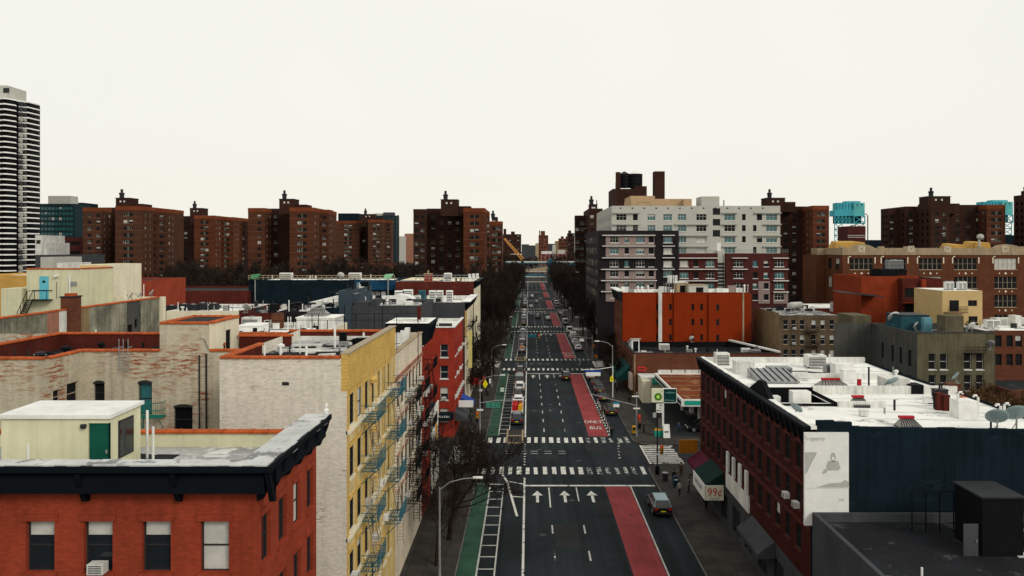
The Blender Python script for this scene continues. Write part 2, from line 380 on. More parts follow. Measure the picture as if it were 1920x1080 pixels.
def window(par, face, plane, u, z, w, h, fm='frame_white', gm='glass', style='dh', depth=.2, sill=None, detail=True, pb=.3, ac=0, lintel=None):
    bl = rnd.choice([.3, .5, .5, 1.0]) if rnd.random() < pb else 0
    f, p, both = win_mesh(w, h, style, M[fm], M[gm], bl)
    loc = on_face(face, plane, u, z, -depth)
    if detail:
        o = put(f, 'window', loc, par, ROT[face]); sub(p, 'pane', o)
        if sill: sub(sill_mesh(w, depth, M[sill]), 'sill', o)
        if lintel:
            k = ('lintel', round(w, 2), round(h, 2), lintel)
            if k not in SC:
                b = MB(); b.box(-w / 2 - .15, w / 2 + .15, -depth - .06, -.02, h - .02, h + .26); SC[k] = b.mesh('lintel', M[lintel])
            sub(SC[k], 'lintel', o)
    else: o = put(both, 'window', loc, par, ROT[face])
    if ac and rnd.random() < ac: put(ac_mesh(), 'air_conditioner', on_face(face, plane, u + rnd.uniform(-.1, .1), z + .06, -.02), par, ROT[face])
    return o
def facade(mb, par, face, plane, u0, u1, z0, z1, us, zs, w, h, m=0, depth=.2, **kw):
    ops = [(u - w / 2, u + w / 2, z, z + h) for u in us for z in zs]
    wall(mb, face, plane, u0, u1, z0, z1, ops, depth, m)
    for u in us:
        for z in zs:
            if u0 - .01 < u - w / 2 and u + w / 2 < u1 + .01 and z0 < z and z + h < z1: window(par, face, plane, u, z, w, h, depth=depth, **kw)
def parapet(mb, x0, x1, y0, y1, zr, z1, t=.3, m=0, mt=None):
    """inner faces and top of a parapet whose outer faces are the walls"""
    mt = m if mt is None else mt
    a, b, c, d = x0 + t, x1 - t, y0 + t, y1 - t
    for p, q in (((a, c), (b, c)), ((b, c), (b, d)), ((b, d), (a, d)), ((a, d), (a, c))):
        mb.poly([(*p, zr), (*q, zr), (*q, z1), (*p, z1)], m)
    o = [(x0, y0), (x1, y0), (x1, y1), (x0, y1)]; i = [(a, c), (b, c), (b, d), (a, d)]
    for k in range(4):
        l = (k + 1) % 4; mb.poly([(*o[k], z1), (*o[l], z1), (*i[l], z1), (*i[k], z1)], mt)
def roof_sheet(par, x0, x1, y0, y1, z, m, inset=.3):
    b = MB(); b.poly([(x0 + inset, y0 + inset, z), (x1 - inset, y0 + inset, z), (x1 - inset, y1 - inset, z), (x0 + inset, y1 - inset, z)]); return b.build('roof', M[m], par)
CT = {}
def coping(par, p, q, z, wd=.44, ln=.6, m='coping'):
    """row of single saddle-back coping tiles along a parapet from p to q (x, y)"""
    k = (wd, m)
    if k not in CT:
        b = MB(); s = wd / 2
        prof = [(-s, -.03), (s, -.03), (s, .05), (s * .55, .12), (-s * .55, .12), (-s, .05)]
        b.extrude([(a, c) for a, c in prof], 'x', -ln / 2 + .012, ln / 2 - .012)
        b.extrude([(a * 1.12, c * 1.15) for a, c in prof], 'x', ln / 2 - .1, ln / 2 - .004)
        CT[k] = b.mesh('coping_tile', M[m])
    d = math.hypot(q[0] - p[0], q[1] - p[1]); n = max(1, round(d / ln)); a = math.atan2(q[1] - p[1], q[0] - p[0])
    for i in range(n):
        t = (i + .5) / n
        o = put(CT[k], 'coping_tile', (p[0] + (q[0] - p[0]) * t, p[1] + (q[1] - p[1]) * t, z + rnd.uniform(-.008, .008)), par, a + rnd.uniform(-.012, .012), (d / n / ln, 1, 1))
def pipe(par, x, y, z, h, r=.06, m='white_metal', name='vent_pipe', hook=0, n=8):
    b = MB(); pts = [(x, y, z), (x, y, z + h)]
    if hook: pts += [(x + hook * .12, y, z + h + .14), (x + hook * .3, y, z + h + .16), (x + hook * .38, y, z + h + .02)]
    b.tube(pts, r, n); return b.build(name, M[m], par, smooth=False)
def chimney(par, x, y, z, w, d, h, m, cap='coping', pot=0):
    b = MB(); b.box(x - w / 2, x + w / 2, y - d / 2, y + d / 2, z, z + h); b.box(x - w / 2 - .08, x + w / 2 + .08, y - d / 2 - .08, y + d / 2 + .08, z + h, z + h + .14, 1)
    if pot: b.lathe([(.18, 0), (.16, .5), (.2, .55), (.13, .6)], (x, y, z + h + .14), 10, 1)
    return b.build('chimney', [M[m], M[cap]], par)
def bulkhead(par, x0, x1, y0, y1, z0, z1, m, cap='white_dirty', door=None, z1b=None, cap_t=.12, over=.1):
    """roof stair house; z1 = height at the near side, z1b at the far side; door = (face, u, w, h, material)"""
    z1b = z1 if z1b is None else z1b
    b = MB(); ops = {}
    if door: ops[door[0]] = [(door[1] - door[2] / 2, door[1] + door[2] / 2, z0 - .01, z0 + door[3])]
    wall(b, 'S', y0, x0, x1, z0, z1, ops.get('S', ()), .12)
    wall(b, 'N', y1, x0, x1, z0, z1b)
    for f, p in (('E', x1), ('W', x0)):
        zl = min(z1, z1b); wall(b, f, p, y0, y1, z0, zl, ops.get(f, ()), .12)
        b.poly([(p, y0, zl), (p, y1, zl), (p, y1, z1b), (p, y0, z1)])
    o = b.build('bulkhead', M[m], par)
    r = MB(); e = over; s = (z1b - z1) / (y1 - y0)
    za, zb = z1 - s * e, z1b + s * e
    r.loft([[(x0 - e, y0 - e, za), (x1 + e, y0 - e, za), (x1 + e, y1 + e, zb), (x0 - e, y1 + e, zb)], [(x0 - e, y0 - e, za + cap_t), (x1 + e, y0 - e, za + cap_t), (x1 + e, y1 + e, zb + cap_t), (x0 - e, y1 + e, zb + cap_t)]])
    ro = r.build('bulkhead_roof', M[cap], par); ro.parent = o
    if door:
        f, u, w, h, dm = door; pl = {'S': y0, 'E': x1, 'W': x0, 'N': y1}[f]
        d = MB(); 
        me = d.box(-w / 2, w / 2, -.02, .03, 0, h).mesh('door', M[dm]); dd = put(me, 'door', on_face(f, pl, u, z0, -.1), o, ROT[f])
        hd = MB(); hd.box(w / 2 - .16, w / 2 - .09, -.1, -.02, h * .46, h * .52)
        put(hd.mesh('door_handle', M['steel']), 'door_handle', on_face(f, pl, u, z0, -.1), o, ROT[f])
    return o
M['pane_grey'] = mat('wired_glass', (.2, .19, .17), .3, .3, 2, spec=.4)
def skylight(par, x0, x1, y0, y1, z, m='dark_steel', ridge='lamp_red', h=.7):
    b = MB(); b.box(x0, x1, y0, y1, z, z + .18)
    xa, xb, yc = x0 + (x1 - x0) * .22, x1 - (x1 - x0) * .22, y0 + (y1 - y0) * .72
    zz = z + .18; zt = z + h
    b2 = MB(); b2.poly([(x0, y0, zz), (x1, y0, zz), (xb, yc, zt), (xa, yc, zt)]); b2.poly([(x1, y1, zz), (x0, y1, zz), (xa, yc, zt), (xb, yc, zt)])
    b2.poly([(x1, y0, zz), (x1, y1, zz), (xb, yc, zt)]); b2.poly([(x0, y1, zz), (x0, y0, zz), (xa, yc, zt)])
    o = b.build('skylight', M[m], par); g = b2.build('pane', M['pane_grey'], par); g.parent = o
    bars = MB(); n = 7
    for k in range(n + 1):
        t = k / n; bars.tube([(x0 + (x1 - x0) * t, y0, zz + .02), (xa + (xb - xa) * t, yc, zt + .02)], .035, 4)
    bo = bars.build('glazing_bars', M['dark_steel'], par); bo.parent = o; rg = MB(); rg.box(xa - .12, xb + .12, yc - .15, yc + .15, zt - .03, zt + .14); ro = rg.build('ridge', M[ridge], par); ro.parent = o
    return o
DISH = {}
def dish(loc, label, rz=0, s=1.0, tilt=35, m='white_dirty'):
    if m not in DISH:
        me = MB(); prof = [(0.0, .0), (.2, .015), (.35, .05), (.45, .09)]
        me.lathe([(.02, .0)] + prof[1:] + [(.45, .11), (.35, .07), (.2, .035), (.02, .02)], n=16)
        a = MB(); a.tube([(0, -.42, .08), (0, -.2, .5)], .018, 5); a.box(-.05, .05, -.26, -.16, .46, .58)
        st = MB(); st.tube([(0, 0, 0), (0, 0, .55)], .035, 6); st.tube([(0, 0, 0), (.3, .2, 0)], .025, 4); st.tube([(0, 0, 0), (-.3, .2, 0)], .025, 4); st.tube([(0, 0, .3), (.28, .2, 0)], .02, 4)
        DISH[m] = (me.mesh('reflector', M[m], smooth=True), a.mesh('feed_arm', M['dark_steel']), st.mesh('mount', M['steel']))
    t = thing('satellite_dish', label, 'satellite dish', loc, 'rooftop satellite dishes', R(rz)); t.scale = (s, s, s)
    for me, n in zip(DISH[m], ('reflector', 'feed_arm', 'mount')):
        o = bpy.data.objects.new(n, me); o.parent = t; col.objects.link(o)
        if n != 'mount': o.location = (0, 0, .6); o.rotation_euler = (R(90 - tilt), 0, 0)
    return t
def hvac(loc, label, w=1.1, d=.9, h=.9, m='white_dirty', fan=True, rz=0):
    t = thing('rooftop_unit', label, 'air conditioner', loc, 'rooftop air units', R(rz))
    b = MB(); b.box(-w / 2, w / 2, -d / 2, d / 2, .12, h); b.build('casing', M[m], t, local=True)
    g = MB()
    for k in range(6): g.box(-w / 2 + .08, w / 2 - .08, -d / 2 - .012, -d / 2, .2 + k * (h - .35) / 6, .2 + (k + .55) * (h - .35) / 6)
    g.build('grille', M['dark_steel'], t, local=True)
    f = MB(); f.box(-w / 2 + .05, -w / 2 + .15, -d / 2, d / 2, 0, .12); f.box(w / 2 - .15, w / 2 - .05, -d / 2, d / 2, 0, .12); f.build('feet', M['dark_steel'], t, local=True)
    if fan: c = MB(); c.lathe([(.34, h), (.34, h + .1), (.26, h + .12)], n=14); c.build('fan_cowl', M['steel'], t, local=True)
    return t
def fire_escape(par, face, plane, u0, u1, zs, m, dep=1.0, drop=2.6):
    """balconies with railings at the heights zs, sloped ladders between them"""
    for i, z in enumerate(zs):
        o = MB(); P = lambda u, out, zz: on_face(face, plane, u, zz, out)
        for k in range(6): o.tube([P(u0, .08 + k * (dep - .08) / 5, z), P(u1, .08 + k * (dep - .08) / 5, z)], .028, 4)
        for k in range(5): u = u0 + (u1 - u0) * k / 4; o.tube([P(u, .02, z - .03), P(u, dep, z - .03)], .03, 4)
        for u in (u0 + .2, u1 - .2): o.tube([P(u, .02, z - .9), P(u, dep - .1, z - .04)], .03, 4)
        pf = o.build('fire_escape', M[m], par)
        r = MB(); zt = z + 1.0
        for zz in (zt, z + .5): r.tube([P(u0, .02, zz), P(u0, dep, zz), P(u1, dep, zz), P(u1, .02, zz)], .026, 4)
        n = int((u1 - u0) / .16)
        for k in range(n + 1): u = u0 + (u1 - u0) * k / n; r.tube([P(u, dep, z), P(u, dep, zt)], .014, 4)
        for u in (u0, u1):
            for k in (.35, .68): r.tube([P(u, dep * k, z), P(u, dep * k, zt)], .014, 4)
        ro = r.build('railing', M[m], par); ro.parent = pf
        if i < len(zs) - 1 or drop:
            zb = zs[i + 1] if i < len(zs) - 1 else z - drop
            l = MB(); ua, ub = (u0 + .35, u1 - .5) if i % 2 == 0 else (u1 - .35, u0 + .5)
            if i == len(zs) - 1: ub = ua
            for dd in (dep * .35, dep * .82):
                l.tube([P(ua, dd, z), P(ub, dd, zb)], .035, 4)
                if i < len(zs) - 1: l.tube([P(ua, dd, z + .9), P(ub, dd, zb + .9)], .02, 4)
            n = max(4, int((z - zb) / .24))
            for k in range(1, n): t = k / n; l.tube([P(ua + (ub - ua) * t, dep * .35, z + (zb - z) * t), P(ua + (ub - ua) * t, dep * .82, z + (zb - z) * t)], .024, 4)
            lo = l.build('ladder', M['frame_tan'] if m == 'teal' else M[m], par); lo.parent = pf
def railing(par, p, q, z, h=1.0, n=8, m='steel', r=.025, rows=2, name='railing'):
    b = MB()
    for k in range(rows): zz = z + h * (k + 1) / rows; b.tube([(*p, zz), (*q, zz)], r, 4)
    for k in range(n + 1): t = k / n; b.tube([(p[0] + (q[0] - p[0]) * t, p[1] + (q[1] - p[1]) * t, z), (p[0] + (q[0] - p[0]) * t, p[1] + (q[1] - p[1]) * t, z + h)], r, 4)
    return b.build(name, M[m], par)
def cornice(par, face, plane, u0, u1, z0, z1, out, m='cornice', step=1.6, bw=.3, top=None):
    """projecting cornice with a stepped profile and brackets, on one face"""
    b = MB(); h = z1 - z0
    prof = [(0, 0), (out * .35, 0), (out * .35, h * .25), (out * .6, h * .45), (out * .6, h * .6), (out, h * .78), (out, h), (0, h)]
    pts = [[on_face(face, plane, u, z0 + zz, oo) for oo, zz in prof] for u in (u0, u1)]
    b.loft(pts); o = b.build('cornice', M[m], par)
    n = max(2, int((u1 - u0) / step)); k = MB()
    kp = [(0, -h * .45), (out * .3, -h * .4), (out * .75, h * .35), (out * .9, h * .76), (0, h * .76)]
    a, c = [[on_face('S', 0, s * bw / 2, zz, oo) for oo, zz in kp] for s in (-1, 1)]
    k.loft([a, c]); me = k.mesh('bracket', M[m])
    for i in range(n + 1):
        u = u0 + bw / 2 + (u1 - u0 - bw) * i / n
        bo = put(me, 'bracket', on_face(face, plane, u, z0, .003), par, ROT[face]); bo.parent = o
    return o
def block(name, label, x0, x1, y0, y1, z, walls, roof='white_roof', ph=.7, pt=.3, pm=None, cat='building', group=None, base=0, S_=None, E_=None, W_=None, cop=None, capm=None, **kw):
    """plain box building; walls = material or dict per face; S_/E_/W_ = dict(us, zs, w, h, ...) of windows"""
    t = thing(name, label, cat, ((x0 + x1) / 2, (y0 + y1) / 2, 0), group)
    wm = walls if isinstance(walls, dict) else {k: walls for k in 'SEWN'}
    wm = {k: wm.get(k, wm.get('S')) for k in 'SEWN'}
    for mname in sorted(set(wm.values())):
        b = MB()
        for f in 'SEWN':
            if wm[f] != mname: continue
            pl, u0, u1 = {'S': (y0, x0, x1), 'N': (y1, x0, x1), 'E': (x1, y0, y1), 'W': (x0, y0, y1)}[f]
            spec = {'S': S_, 'E': E_, 'W': W_}.get(f)
            if spec: facade(b, t, f, pl, u0, u1, base, z, **{**kw, **spec})
            else: wall(b, f, pl, u0, u1, base, z)
        b.build('wall', M[mname], t)
    if ph > 0:
        p = MB(); parapet(p, x0, x1, y0, y1, z - ph, z, pt, 0, 1); p.build('parapet', [M[pm or wm['S']], M[capm or pm or wm['S']]], t)
    roof_sheet(t, x0, x1, y0, y1, z - ph + .01, roof, pt if ph > 0 else 0)
    if cop:
        for f in cop:
            a, b_ = {'S': ((x0, y0 + pt / 2), (x1, y0 + pt / 2)), 'N': ((x0, y1 - pt / 2), (x1, y1 - pt / 2)), 'E': ((x1 - pt / 2, y0 + pt), (x1 - pt / 2, y1 - pt)), 'W': ((x0 + pt / 2, y0 + pt), (x0 + pt / 2, y1 - pt))}[f]
            coping(t, a, b_, z + .02, pt + .12)
    return t
def clutter(par, x0, x1, y0, y1, z, n, seed, mats=('white_dirty', 'white_metal', 'black', 'steel', 'dark_steel')):
    r = random.Random(seed)
    for i in range(n):
        x, y = r.uniform(x0, x1), r.uniform(y0, y1); k = r.random(); m = r.choice(mats)
        b = MB()
        if k < .3: h = r.uniform(.4, 1.6); b.tube([(x, y, z - .02), (x, y, z + h)], r.uniform(.04, .09), 6); b.build('vent_pipe', M[m], par)
        elif k < .5: w, h = r.uniform(.25, .6), r.uniform(.3, 1.0); b.box(x - w, x + w, y - w * .7, y + w * .7, z - .02, z + h); b.box(x - w - .05, x + w + .05, y - w * .7 - .05, y + w * .7 + .05, z + h, z + h + .06); b.build('roof_box', M[m], par)
        elif k < .62: w = r.uniform(.12, .22); b.lathe([(w, 0), (w, .5), (w * 1.8, .6), (w * 1.7, .75), (.02, .85)], (x, y, z), 10); b.build('mushroom_vent', M[m], par)
        elif k < .85:
            l, w, a = r.uniform(.8, 2.6), r.uniform(.1, .35), r.uniform(-.5, .5); c, s = math.cos(a), math.sin(a)
            b.prism([(x + u * c - v * s, y + u * s + v * c) for u, v in ((-l, -w), (l, -w), (l, w), (-l, w))], z - .01, z + r.uniform(.03, .08)); b.build('roofing_felt', M[r.choice(['tar', 'grey_roof', 'white_mottled'])], par)
        else: l = r.uniform(1, 3.5); b.tube([(x - l, y, z + .1), (x, y + r.uniform(-.3, .3), z + .12), (x + l * .6, y, z + .1)], .05, 5); b.build('roof_conduit', M['dark_steel'], par)
def seams(par, x0, x1, y0, y1, zf, step=2.6, m='white_mottled'):
    y = y0 + step * .6
    while y < y1:
        b = MB(); n = 8; pts = [(x0 + (x1 - x0) * i / n, y + .06 * math.sin(3 * i + y), zf(i / n, (y - y0) / (y1 - y0)) + .012) for i in range(n + 1)]
        for p, q in zip(pts, pts[1:]): b.poly([(p[0], p[1] - .05, p[2]), (q[0], q[1] - .05, q[2]), (q[0], q[1] + .05, q[2]), (p[0], p[1] + .05, p[2])])
        b.build('membrane_seam', M[m], par); y += step
def lin(a, b, n): return [a + (b - a) * (i + .5) / n for i in range(n)]
# ---------------------------------------------------------------- the ground, the avenue, side streets, pavements
LK, RK = -6.3, 15.2                                  # kerbs of the avenue
LB, RB = -11.0, 19.8                                 # building lines
STR = [22.5, 101.5, 180.5, 259.5, 338.5, 417.5, 496.5]
HW, BL = 4.6, 9.15                                   # half roadway of a side street, half distance between its building lines
b = MB(); b.poly([(-4000, -200, -.06), (4000, -200, -.06), (4000, 6000, -.06), (-4000, 6000, -.06)]); struct('ground', b, M['ground'])
b = MB(); b.poly([(LK, -20, 0), (RK, -20, 0), (RK, 640, 0), (LK, 640, 0)]); avenue = struct('avenue', b, M['asphalt'])
for s in STR:
    for xa, xb in ((-260, LK), (RK, 260)):
        b = MB(); b.poly([(xa, s - HW, 0), (xb, s - HW, 0), (xb, s + HW, 0), (xa, s + HW, 0)]); struct('side_street', b, M['asphalt_side'])
def slab(pts, m, z0=-.05, z1=.14, name='sidewalk'):
    b = MB(); b.prism(pts, z0, z1); return struct(name, b, M[m])
def corner_cut(x0, x1, y0, y1, r, left):             # avenue pavement strip with rounded kerb corners
    pts = []
    if left:
        pts = [(x0, y0)] + [(x1 - r + r * math.sin(a), y0 + r - r * math.cos(a)) for a in [k * math.pi / 12 for k in range(7)]] + [(x1 - r + r * math.cos(a), y1 - r + r * math.sin(a)) for a in [k * math.pi / 12 for k in range(7)]] + [(x0, y1)]
    else:
        pts = [(x1, y0), (x1, y1)] + [(x0 + r - r * math.sin(a), y1 - r + r * math.cos(a)) for a in [k * math.pi / 12 for k in range(7)]] + [(x0 + r - r * math.cos(a), y0 + r - r * math.sin(a)) for a in [k * math.pi / 12 for k in range(7)]]
    return pts
edges = [-20] + [v for s in STR for v in (s - HW, s + HW)] + [640]
for y0, y1 in zip(edges[0::2], edges[1::2]):
    for left in (True, False):
        x0, x1 = (LB, LK) if left else (RK, RB)
        if y1 - y0 < 5: continue
        pts = corner_cut(x0, x1, y0, y1, 3, left)
        sw = slab(pts, 'sidewalk')
        inner = pts[1:-1] if left else pts[2:]
        k = MB(); k.tube([(x, y, .1) for x, y in inner], .09, 4); struct('kerb', k, M['kerb'], sw)
for s in STR[:5]:
    for ya, yb in ((s - BL, s - HW), (s + HW, s + BL)):
        for xa, xb in ((-150, LB), (RB, 150)): slab([(xa, ya), (xb, ya), (xb, yb), (xa, yb)], 'sidewalk')
# painted markings: every bar, dash, arrow and lane panel is a piece of the avenue
ZM = {'bus_lane': .004, 'bike_lane': .004, 'tar_patch': .003, 'edge_line': .008, 'crosswalk_stripe': .012, 'crosswalk_edge_line': .02, 'stop_line': .016, 'dash': .024, 'hatch_line': .012}
def mark(x0, x1, y0, y1, m='paint', name='marking', z=None, skew=0, parent=None):
    z = ZM[name]
    b = MB(); b.poly([(x0, y0, z), (x1, y0, z), (x1 + skew, y1, z), (x0 + skew, y1, z)]); return struct(name, b, M[m], parent or avenue)
def cross_bars(y, n0=-5.9, n1=14.9, ln=3.0, step=1.12, w=.55):
    x = n0
    while x < n1:
        if not (-3.1 < x < -.6 and y > 100 and False):
            q = 'paint' if x < 7 or rnd.random() < .25 else 'paint_worn'
            mark(x, x + w * rnd.uniform(.8, 1.15), y - ln / 2, y + ln / 2 + rnd.uniform(-.2, .2), q, 'crosswalk_stripe', skew=rnd.uniform(-.06, .06))
        x += step * rnd.uniform(.92, 1.1)
for s in STR[1:5]:
    cross_bars(s - 7.4); cross_bars(s + 7.6)
    for k in range(10):
        y = s - 4.3 + k * .93
        for xa in ((16.0, 20.2), (-10.6, -6.9)):
            mark(xa[0] + rnd.uniform(-.1, .1), xa[1] + rnd.uniform(-.3, .2), y, y + .45, 'paint', 'crosswalk_stripe')
    mark(15.75, 15.98, s - 4.5, s + 4.7, 'paint', 'crosswalk_edge_line')
    mark(-.5, 14.9, s - 13.6, s - 13.1, 'paint', 'stop_line')
    for xa in (-3.2, -1.2, .3, 2.2, 4.1):
        for dy in (.3, 1.5): mark(xa, xa + 1.0, s + dy, s + dy + .18, 'paint_line', 'dash')
    for k in range(9): mark(-.62, -.42, s - 5 + k * 1.25, s - 4.6 + k * 1.25, 'paint', 'dash')
    for k in range(6): mark(12.0 + .15 * k, 12.3 + .15 * k, s - 2 + k * 1.5, s - 1.4 + k * 1.5, 'paint_worn', 'dash')
def arrow(x, y, s=1.0):
    b = MB(); z = .028
    b.poly([(x - .16 * s, y, z), (x + .16 * s, y, z), (x + .16 * s, y + 2.4 * s, z), (x - .16 * s, y + 2.4 * s, z)])
    b.poly([(x - .62 * s, y + 2.3 * s, z), (x + .62 * s, y + 2.3 * s, z), (x, y + 3.9 * s, z)]); struct('lane_arrow', b, M['paint'], avenue)
for i, s in enumerate(STR):
    y0 = s + 10.4; y1 = s + 79 - 13.8 if i < len(STR) - 1 else 630
    lane1 = y1 - (-.0)
    mark(-.6, -.38, y0 - 1, y1 + 3.5, 'paint', 'edge_line')
    k = y0 + 2
    while k < y1 - 10:
        for xx in (2.3, 5.5): mark(xx, xx + .16, k, k + 2.2, 'paint_line' if rnd.random() < .8 else 'paint_worn', 'dash')
        k += 6.4
    mark(2.3, 2.45, y1 - 7, y1 - .2, 'paint', 'dash'); mark(5.5, 5.65, y1 - 5, y1 - .2, 'paint_line', 'dash')
    for xx in (1.0, 4.1, 7.2): arrow(xx, y1 - 5.4)
    mark(9.0, 11.9, y0 - .6, y1 + .1, 'bus_red', 'bus_lane', z=.004)
    mark(11.95, 12.1, y0 + 26, y1 + .6, 'paint_line', 'edge_line')
    k = y0
    while k < y0 + 26: mark(11.98, 12.2, k, k + .8, 'paint', 'dash'); k += 1.9
    mark(-6.2, -4.6, y0 - .6, y1 + 2, 'bike_green', 'bike_lane', z=.004)
    mark(-4.58, -4.42, y0, y1, 'paint_line', 'edge_line'); mark(-3.02, -2.88, y0, y1, 'paint_line', 'edge_line')
    k = y0 + 1
    while k < y1 - 1 and i < 4: mark(-4.4, -3.05, k, k + .2, 'paint_line', 'hatch_line', skew=0); k += 2.6
    if i < 3:
        for body, dy in (('BUS', 4.6), ('ONLY', 8.6)):
            me = text_mesh(body, 1.35, M['paint'], .0); me.transform(Matrix.Diagonal((.82, 2.0, 1, 1)))
            me.update(); o = put(me, 'lettering', (10.45, y0 + dy, .02), avenue)
for body, x in (('31', 1.0), ('4E', 4.0)):
    me = text_mesh('3C' if x < 2 else '4C', .9, M['paint_worn'], 0); me.transform(Matrix.Diagonal((1, 1.6, 1, 1))); put(me, 'lettering', (x, 129, .012), avenue)
# kerb-extension lines before the near crossing
zk = .03
for a, c in (((-3.2, 92.2), (-2.6, 89.8)), ((-2.6, 89.8), (-.5, 88.6)), ((-2.6, 89.8), (-1.2, 78)), ((-1.9, 84.2), (-.6, 84.0)), ((-9.5 + 3.4, 88.7), (-2.9, 88.5))):
    b = MB(); d = Vector((c[0] - a[0], c[1] - a[1], 0)); n = Vector((-d.y, d.x, 0)).normalized() * .13
    b.poly([(a[0] - n.x, a[1] - n.y, zk), (c[0] - n.x, c[1] - n.y, zk), (c[0] + n.x, c[1] + n.y, zk), (a[0] + n.x, a[1] + n.y, zk)]); struct('edge_line', b, M['paint'], avenue); zk += .004
# dark tar patches, manhole covers
for x, y, w, l in ((3.2, 117, 2.2, 5), (6.4, 141, 1.6, 9), (1.0, 99, 3, 2.2), (8, 103, 2.6, 3.8), (4.4, 152, 1.2, 6), (12.9, 128, 1.8, 7), (7.4, 79, 2, 4), (2.6, 70, 2.4, 6), (5.9, 91.5, 1.1, 3), (.4, 146, 1.5, 7), (7.0, 158, 1.7, 5), (3.3, 203, 2.4, 9), (6.4, 222, 1.8, 12), (12.6, 101, 2, 3)):
    mark(x, x + w, y, y + l, 'asphalt_side', 'tar_patch', z=.003)
for x, y in ((1.5, 104), (6.6, 98.5), (3.9, 134), (8.1, 120), (4.8, 83), (1.4, 73)):
    b = MB(); b.prism([(x + .38 * math.cos(k * math.pi / 8), y + .38 * math.sin(k * math.pi / 8)) for k in range(16)], -.03, .012); struct('manhole_cover', b, M['dark_steel'], avenue)
# gas station forecourt
b = MB(); b.prism([(RB, 110.65), (47, 110.65), (47, 140.6), (RB, 140.6)], -.05, .1); struct('forecourt', b, M['asphalt_side'])

# ---------------------------------------------------------------- LEFT, near: red corner tenement with the black cornice
t = thing('corner_tenement', 'nearest red brick corner tenement with heavy black cornice and cream stair hut on roof', 'building', (-20, 34.5, 0))
x0, x1, y0, y1 = -33.0, LB, 30.2, 38.7
zc = 19.3; zr = 17.8
bb = MB()
facade(bb, t, 'S', y0, x0, x1, 0, zc - .2, [x1 - 1.7 - 2.35 * k for k in range(9)], [14.9, 11.6], 1.15, 2.1, style='dh', sill='red_brick', lintel='red_brick', fm='frame_dark', pb=.55, ac=.3)
facade(bb, t, 'E', x1, y0, y1, 0, zc - .2, [y0 + 1.1 + 2.1 * k for k in range(4)], [14.9, 11.6, 8.3, 5], 1.1, 2.1, style='dh', sill='red_brick', lintel='red_brick', fm='frame_dark')
wall(bb, 'N', y1, x0, x1, 0, 18.5); wall(bb, 'W', x0, y0, y1, 0, 18.5); bb.build('wall', M['red_brick'], t)
bb = MB(); bb.poly([(x0, y0, zr), (x1, y0, zr), (x1, y1 - .3, zr), (x0, y1 - .3, zr)]); bb.build('roof', M['grey_roof'], t)
cornice(t, 'S', y0, x0, x1 + .8, 18.3, 19.42, .85, step=3.6, bw=.2)
cornice(t, 'E', x1, y0, y1, 18.3, 19.42, .8, step=1.7, bw=.24)
bb = MB(); bb.box(x0, x1 + .5, y0 - .55, y0 - .001, 18.25, 18.95); bb.box(x1 + .001, x1 + .5, y0, y1, 18.25, 18.95); bb.build('frieze', M['cornice'], t)
bb = MB()                                            # white coated top of the cornice and of the front parapets
n = 46
for i in range(n):
    a, c = x0 + (x1 + .7 - x0) * i / n, x0 + (x1 + .7 - x0) * (i + 1) / n; e = -.78 + rnd.uniform(-.04, .06)
    bb.box(a, c, y0 + e, y0 + .0, 19.3, 19.47 + rnd.uniform(-.012, .012))
for i in range(14):
    a, c = y0 - .1 + (y1 - y0 + .1) * i / 14, y0 - .1 + (y1 - y0 + .1) * (i + 1) / 14
    bb.box(x1 - .55, x1 + .7 + rnd.uniform(-.05, .05), a, c, 19.1, 19.45 + rnd.uniform(-.015, .015))
bb.build('parapet_cap', M['white_mottled'], t)
bb = MB(); bb.box(x0, x1 - .003, y0 + .003, y0 + .12, 17.5, 19.29); bb.box(x1 - .42, x1 - .003, y0 + .12, y1 - .003, 17.5, 19.09); bb.build('parapet', M['white_dirty'], t)
bb = MB(); bb.box(x0, x1 - .42, y1 - .3, y1 - .003, 17.4, 18.5); bb.build('rear_parapet', M['yellow_green'], t)
coping(t, (x0, y1 - .15), (x1 - .9, y1 - .15), 18.53, .5, .75)
M['green_door'] = mat('green_door', (.006, .075, .05), .5, .15, 1.5)
bh = bulkhead(t, -23.3, -18.55, 33.0, 35.7, zr, 20.5, 'yellow_green', 'white_metal', ('S', wx(185, 33), .92, 2.48, 'green_door'), z1b=20.55, cap_t=.16, over=.12)
bb = MB(); wy0, wy1 = 33.75, 35.0
bb.box(-18.56, -18.5, wy0, wy1, 18.5, 20.2); pn = bb.build('window', M['frame_dark'], t); pn.parent = bh
bb = MB(); bb.poly([(-18.49, wy0 + .06, 18.56), (-18.49, wy1 - .06, 18.56), (-18.49, wy1 - .06, 20.14), (-18.49, wy0 + .06, 20.14)]); pn = bb.build('pane', M['glass'], t); pn.parent = bh
bb = MB(); bb.lathe([(.02, 0), (.1, .02), (.13, .12), (.12, .2)], (wx(156, 32.9), 32.9, 20.05), 10); pn = bb.build('wall_lamp', M['dark_steel'], t); pn.parent = bh
pipe(t, wx(53, 31.4), 31.4, zr, 2.0, .045); pipe(t, wx(276, 36.2), 36.2, zr, 2.35, .06); pipe(t, wx(287, 35.4), 35.4, zr, 1.75, .06)
bb = MB(); bb.prism([(wx(240, 35.6), 35.2), (wx(285, 35.4), 35.1), (wx(300, 36.8), 36.8), (wx(255, 37), 37.1), (wx(236, 36.2), 36.3)], zr - .02, zr + .03); bb.box(wx(286, 36.4), wx(328, 36.4), 36.1, 36.9, zr - .01, zr + .035); bb.build('tar_patch', M['tar'], t)
seams(t, x0, x1 - .5, y0 + 1, y1 - .5, lambda u, v: zr, 2.2)
bb = MB(); bb.box(wx(492, 37), wx(520, 37), 36.6, 37.6, zr, zr + .12); bb.build('roof_hatch', M['black'], t)
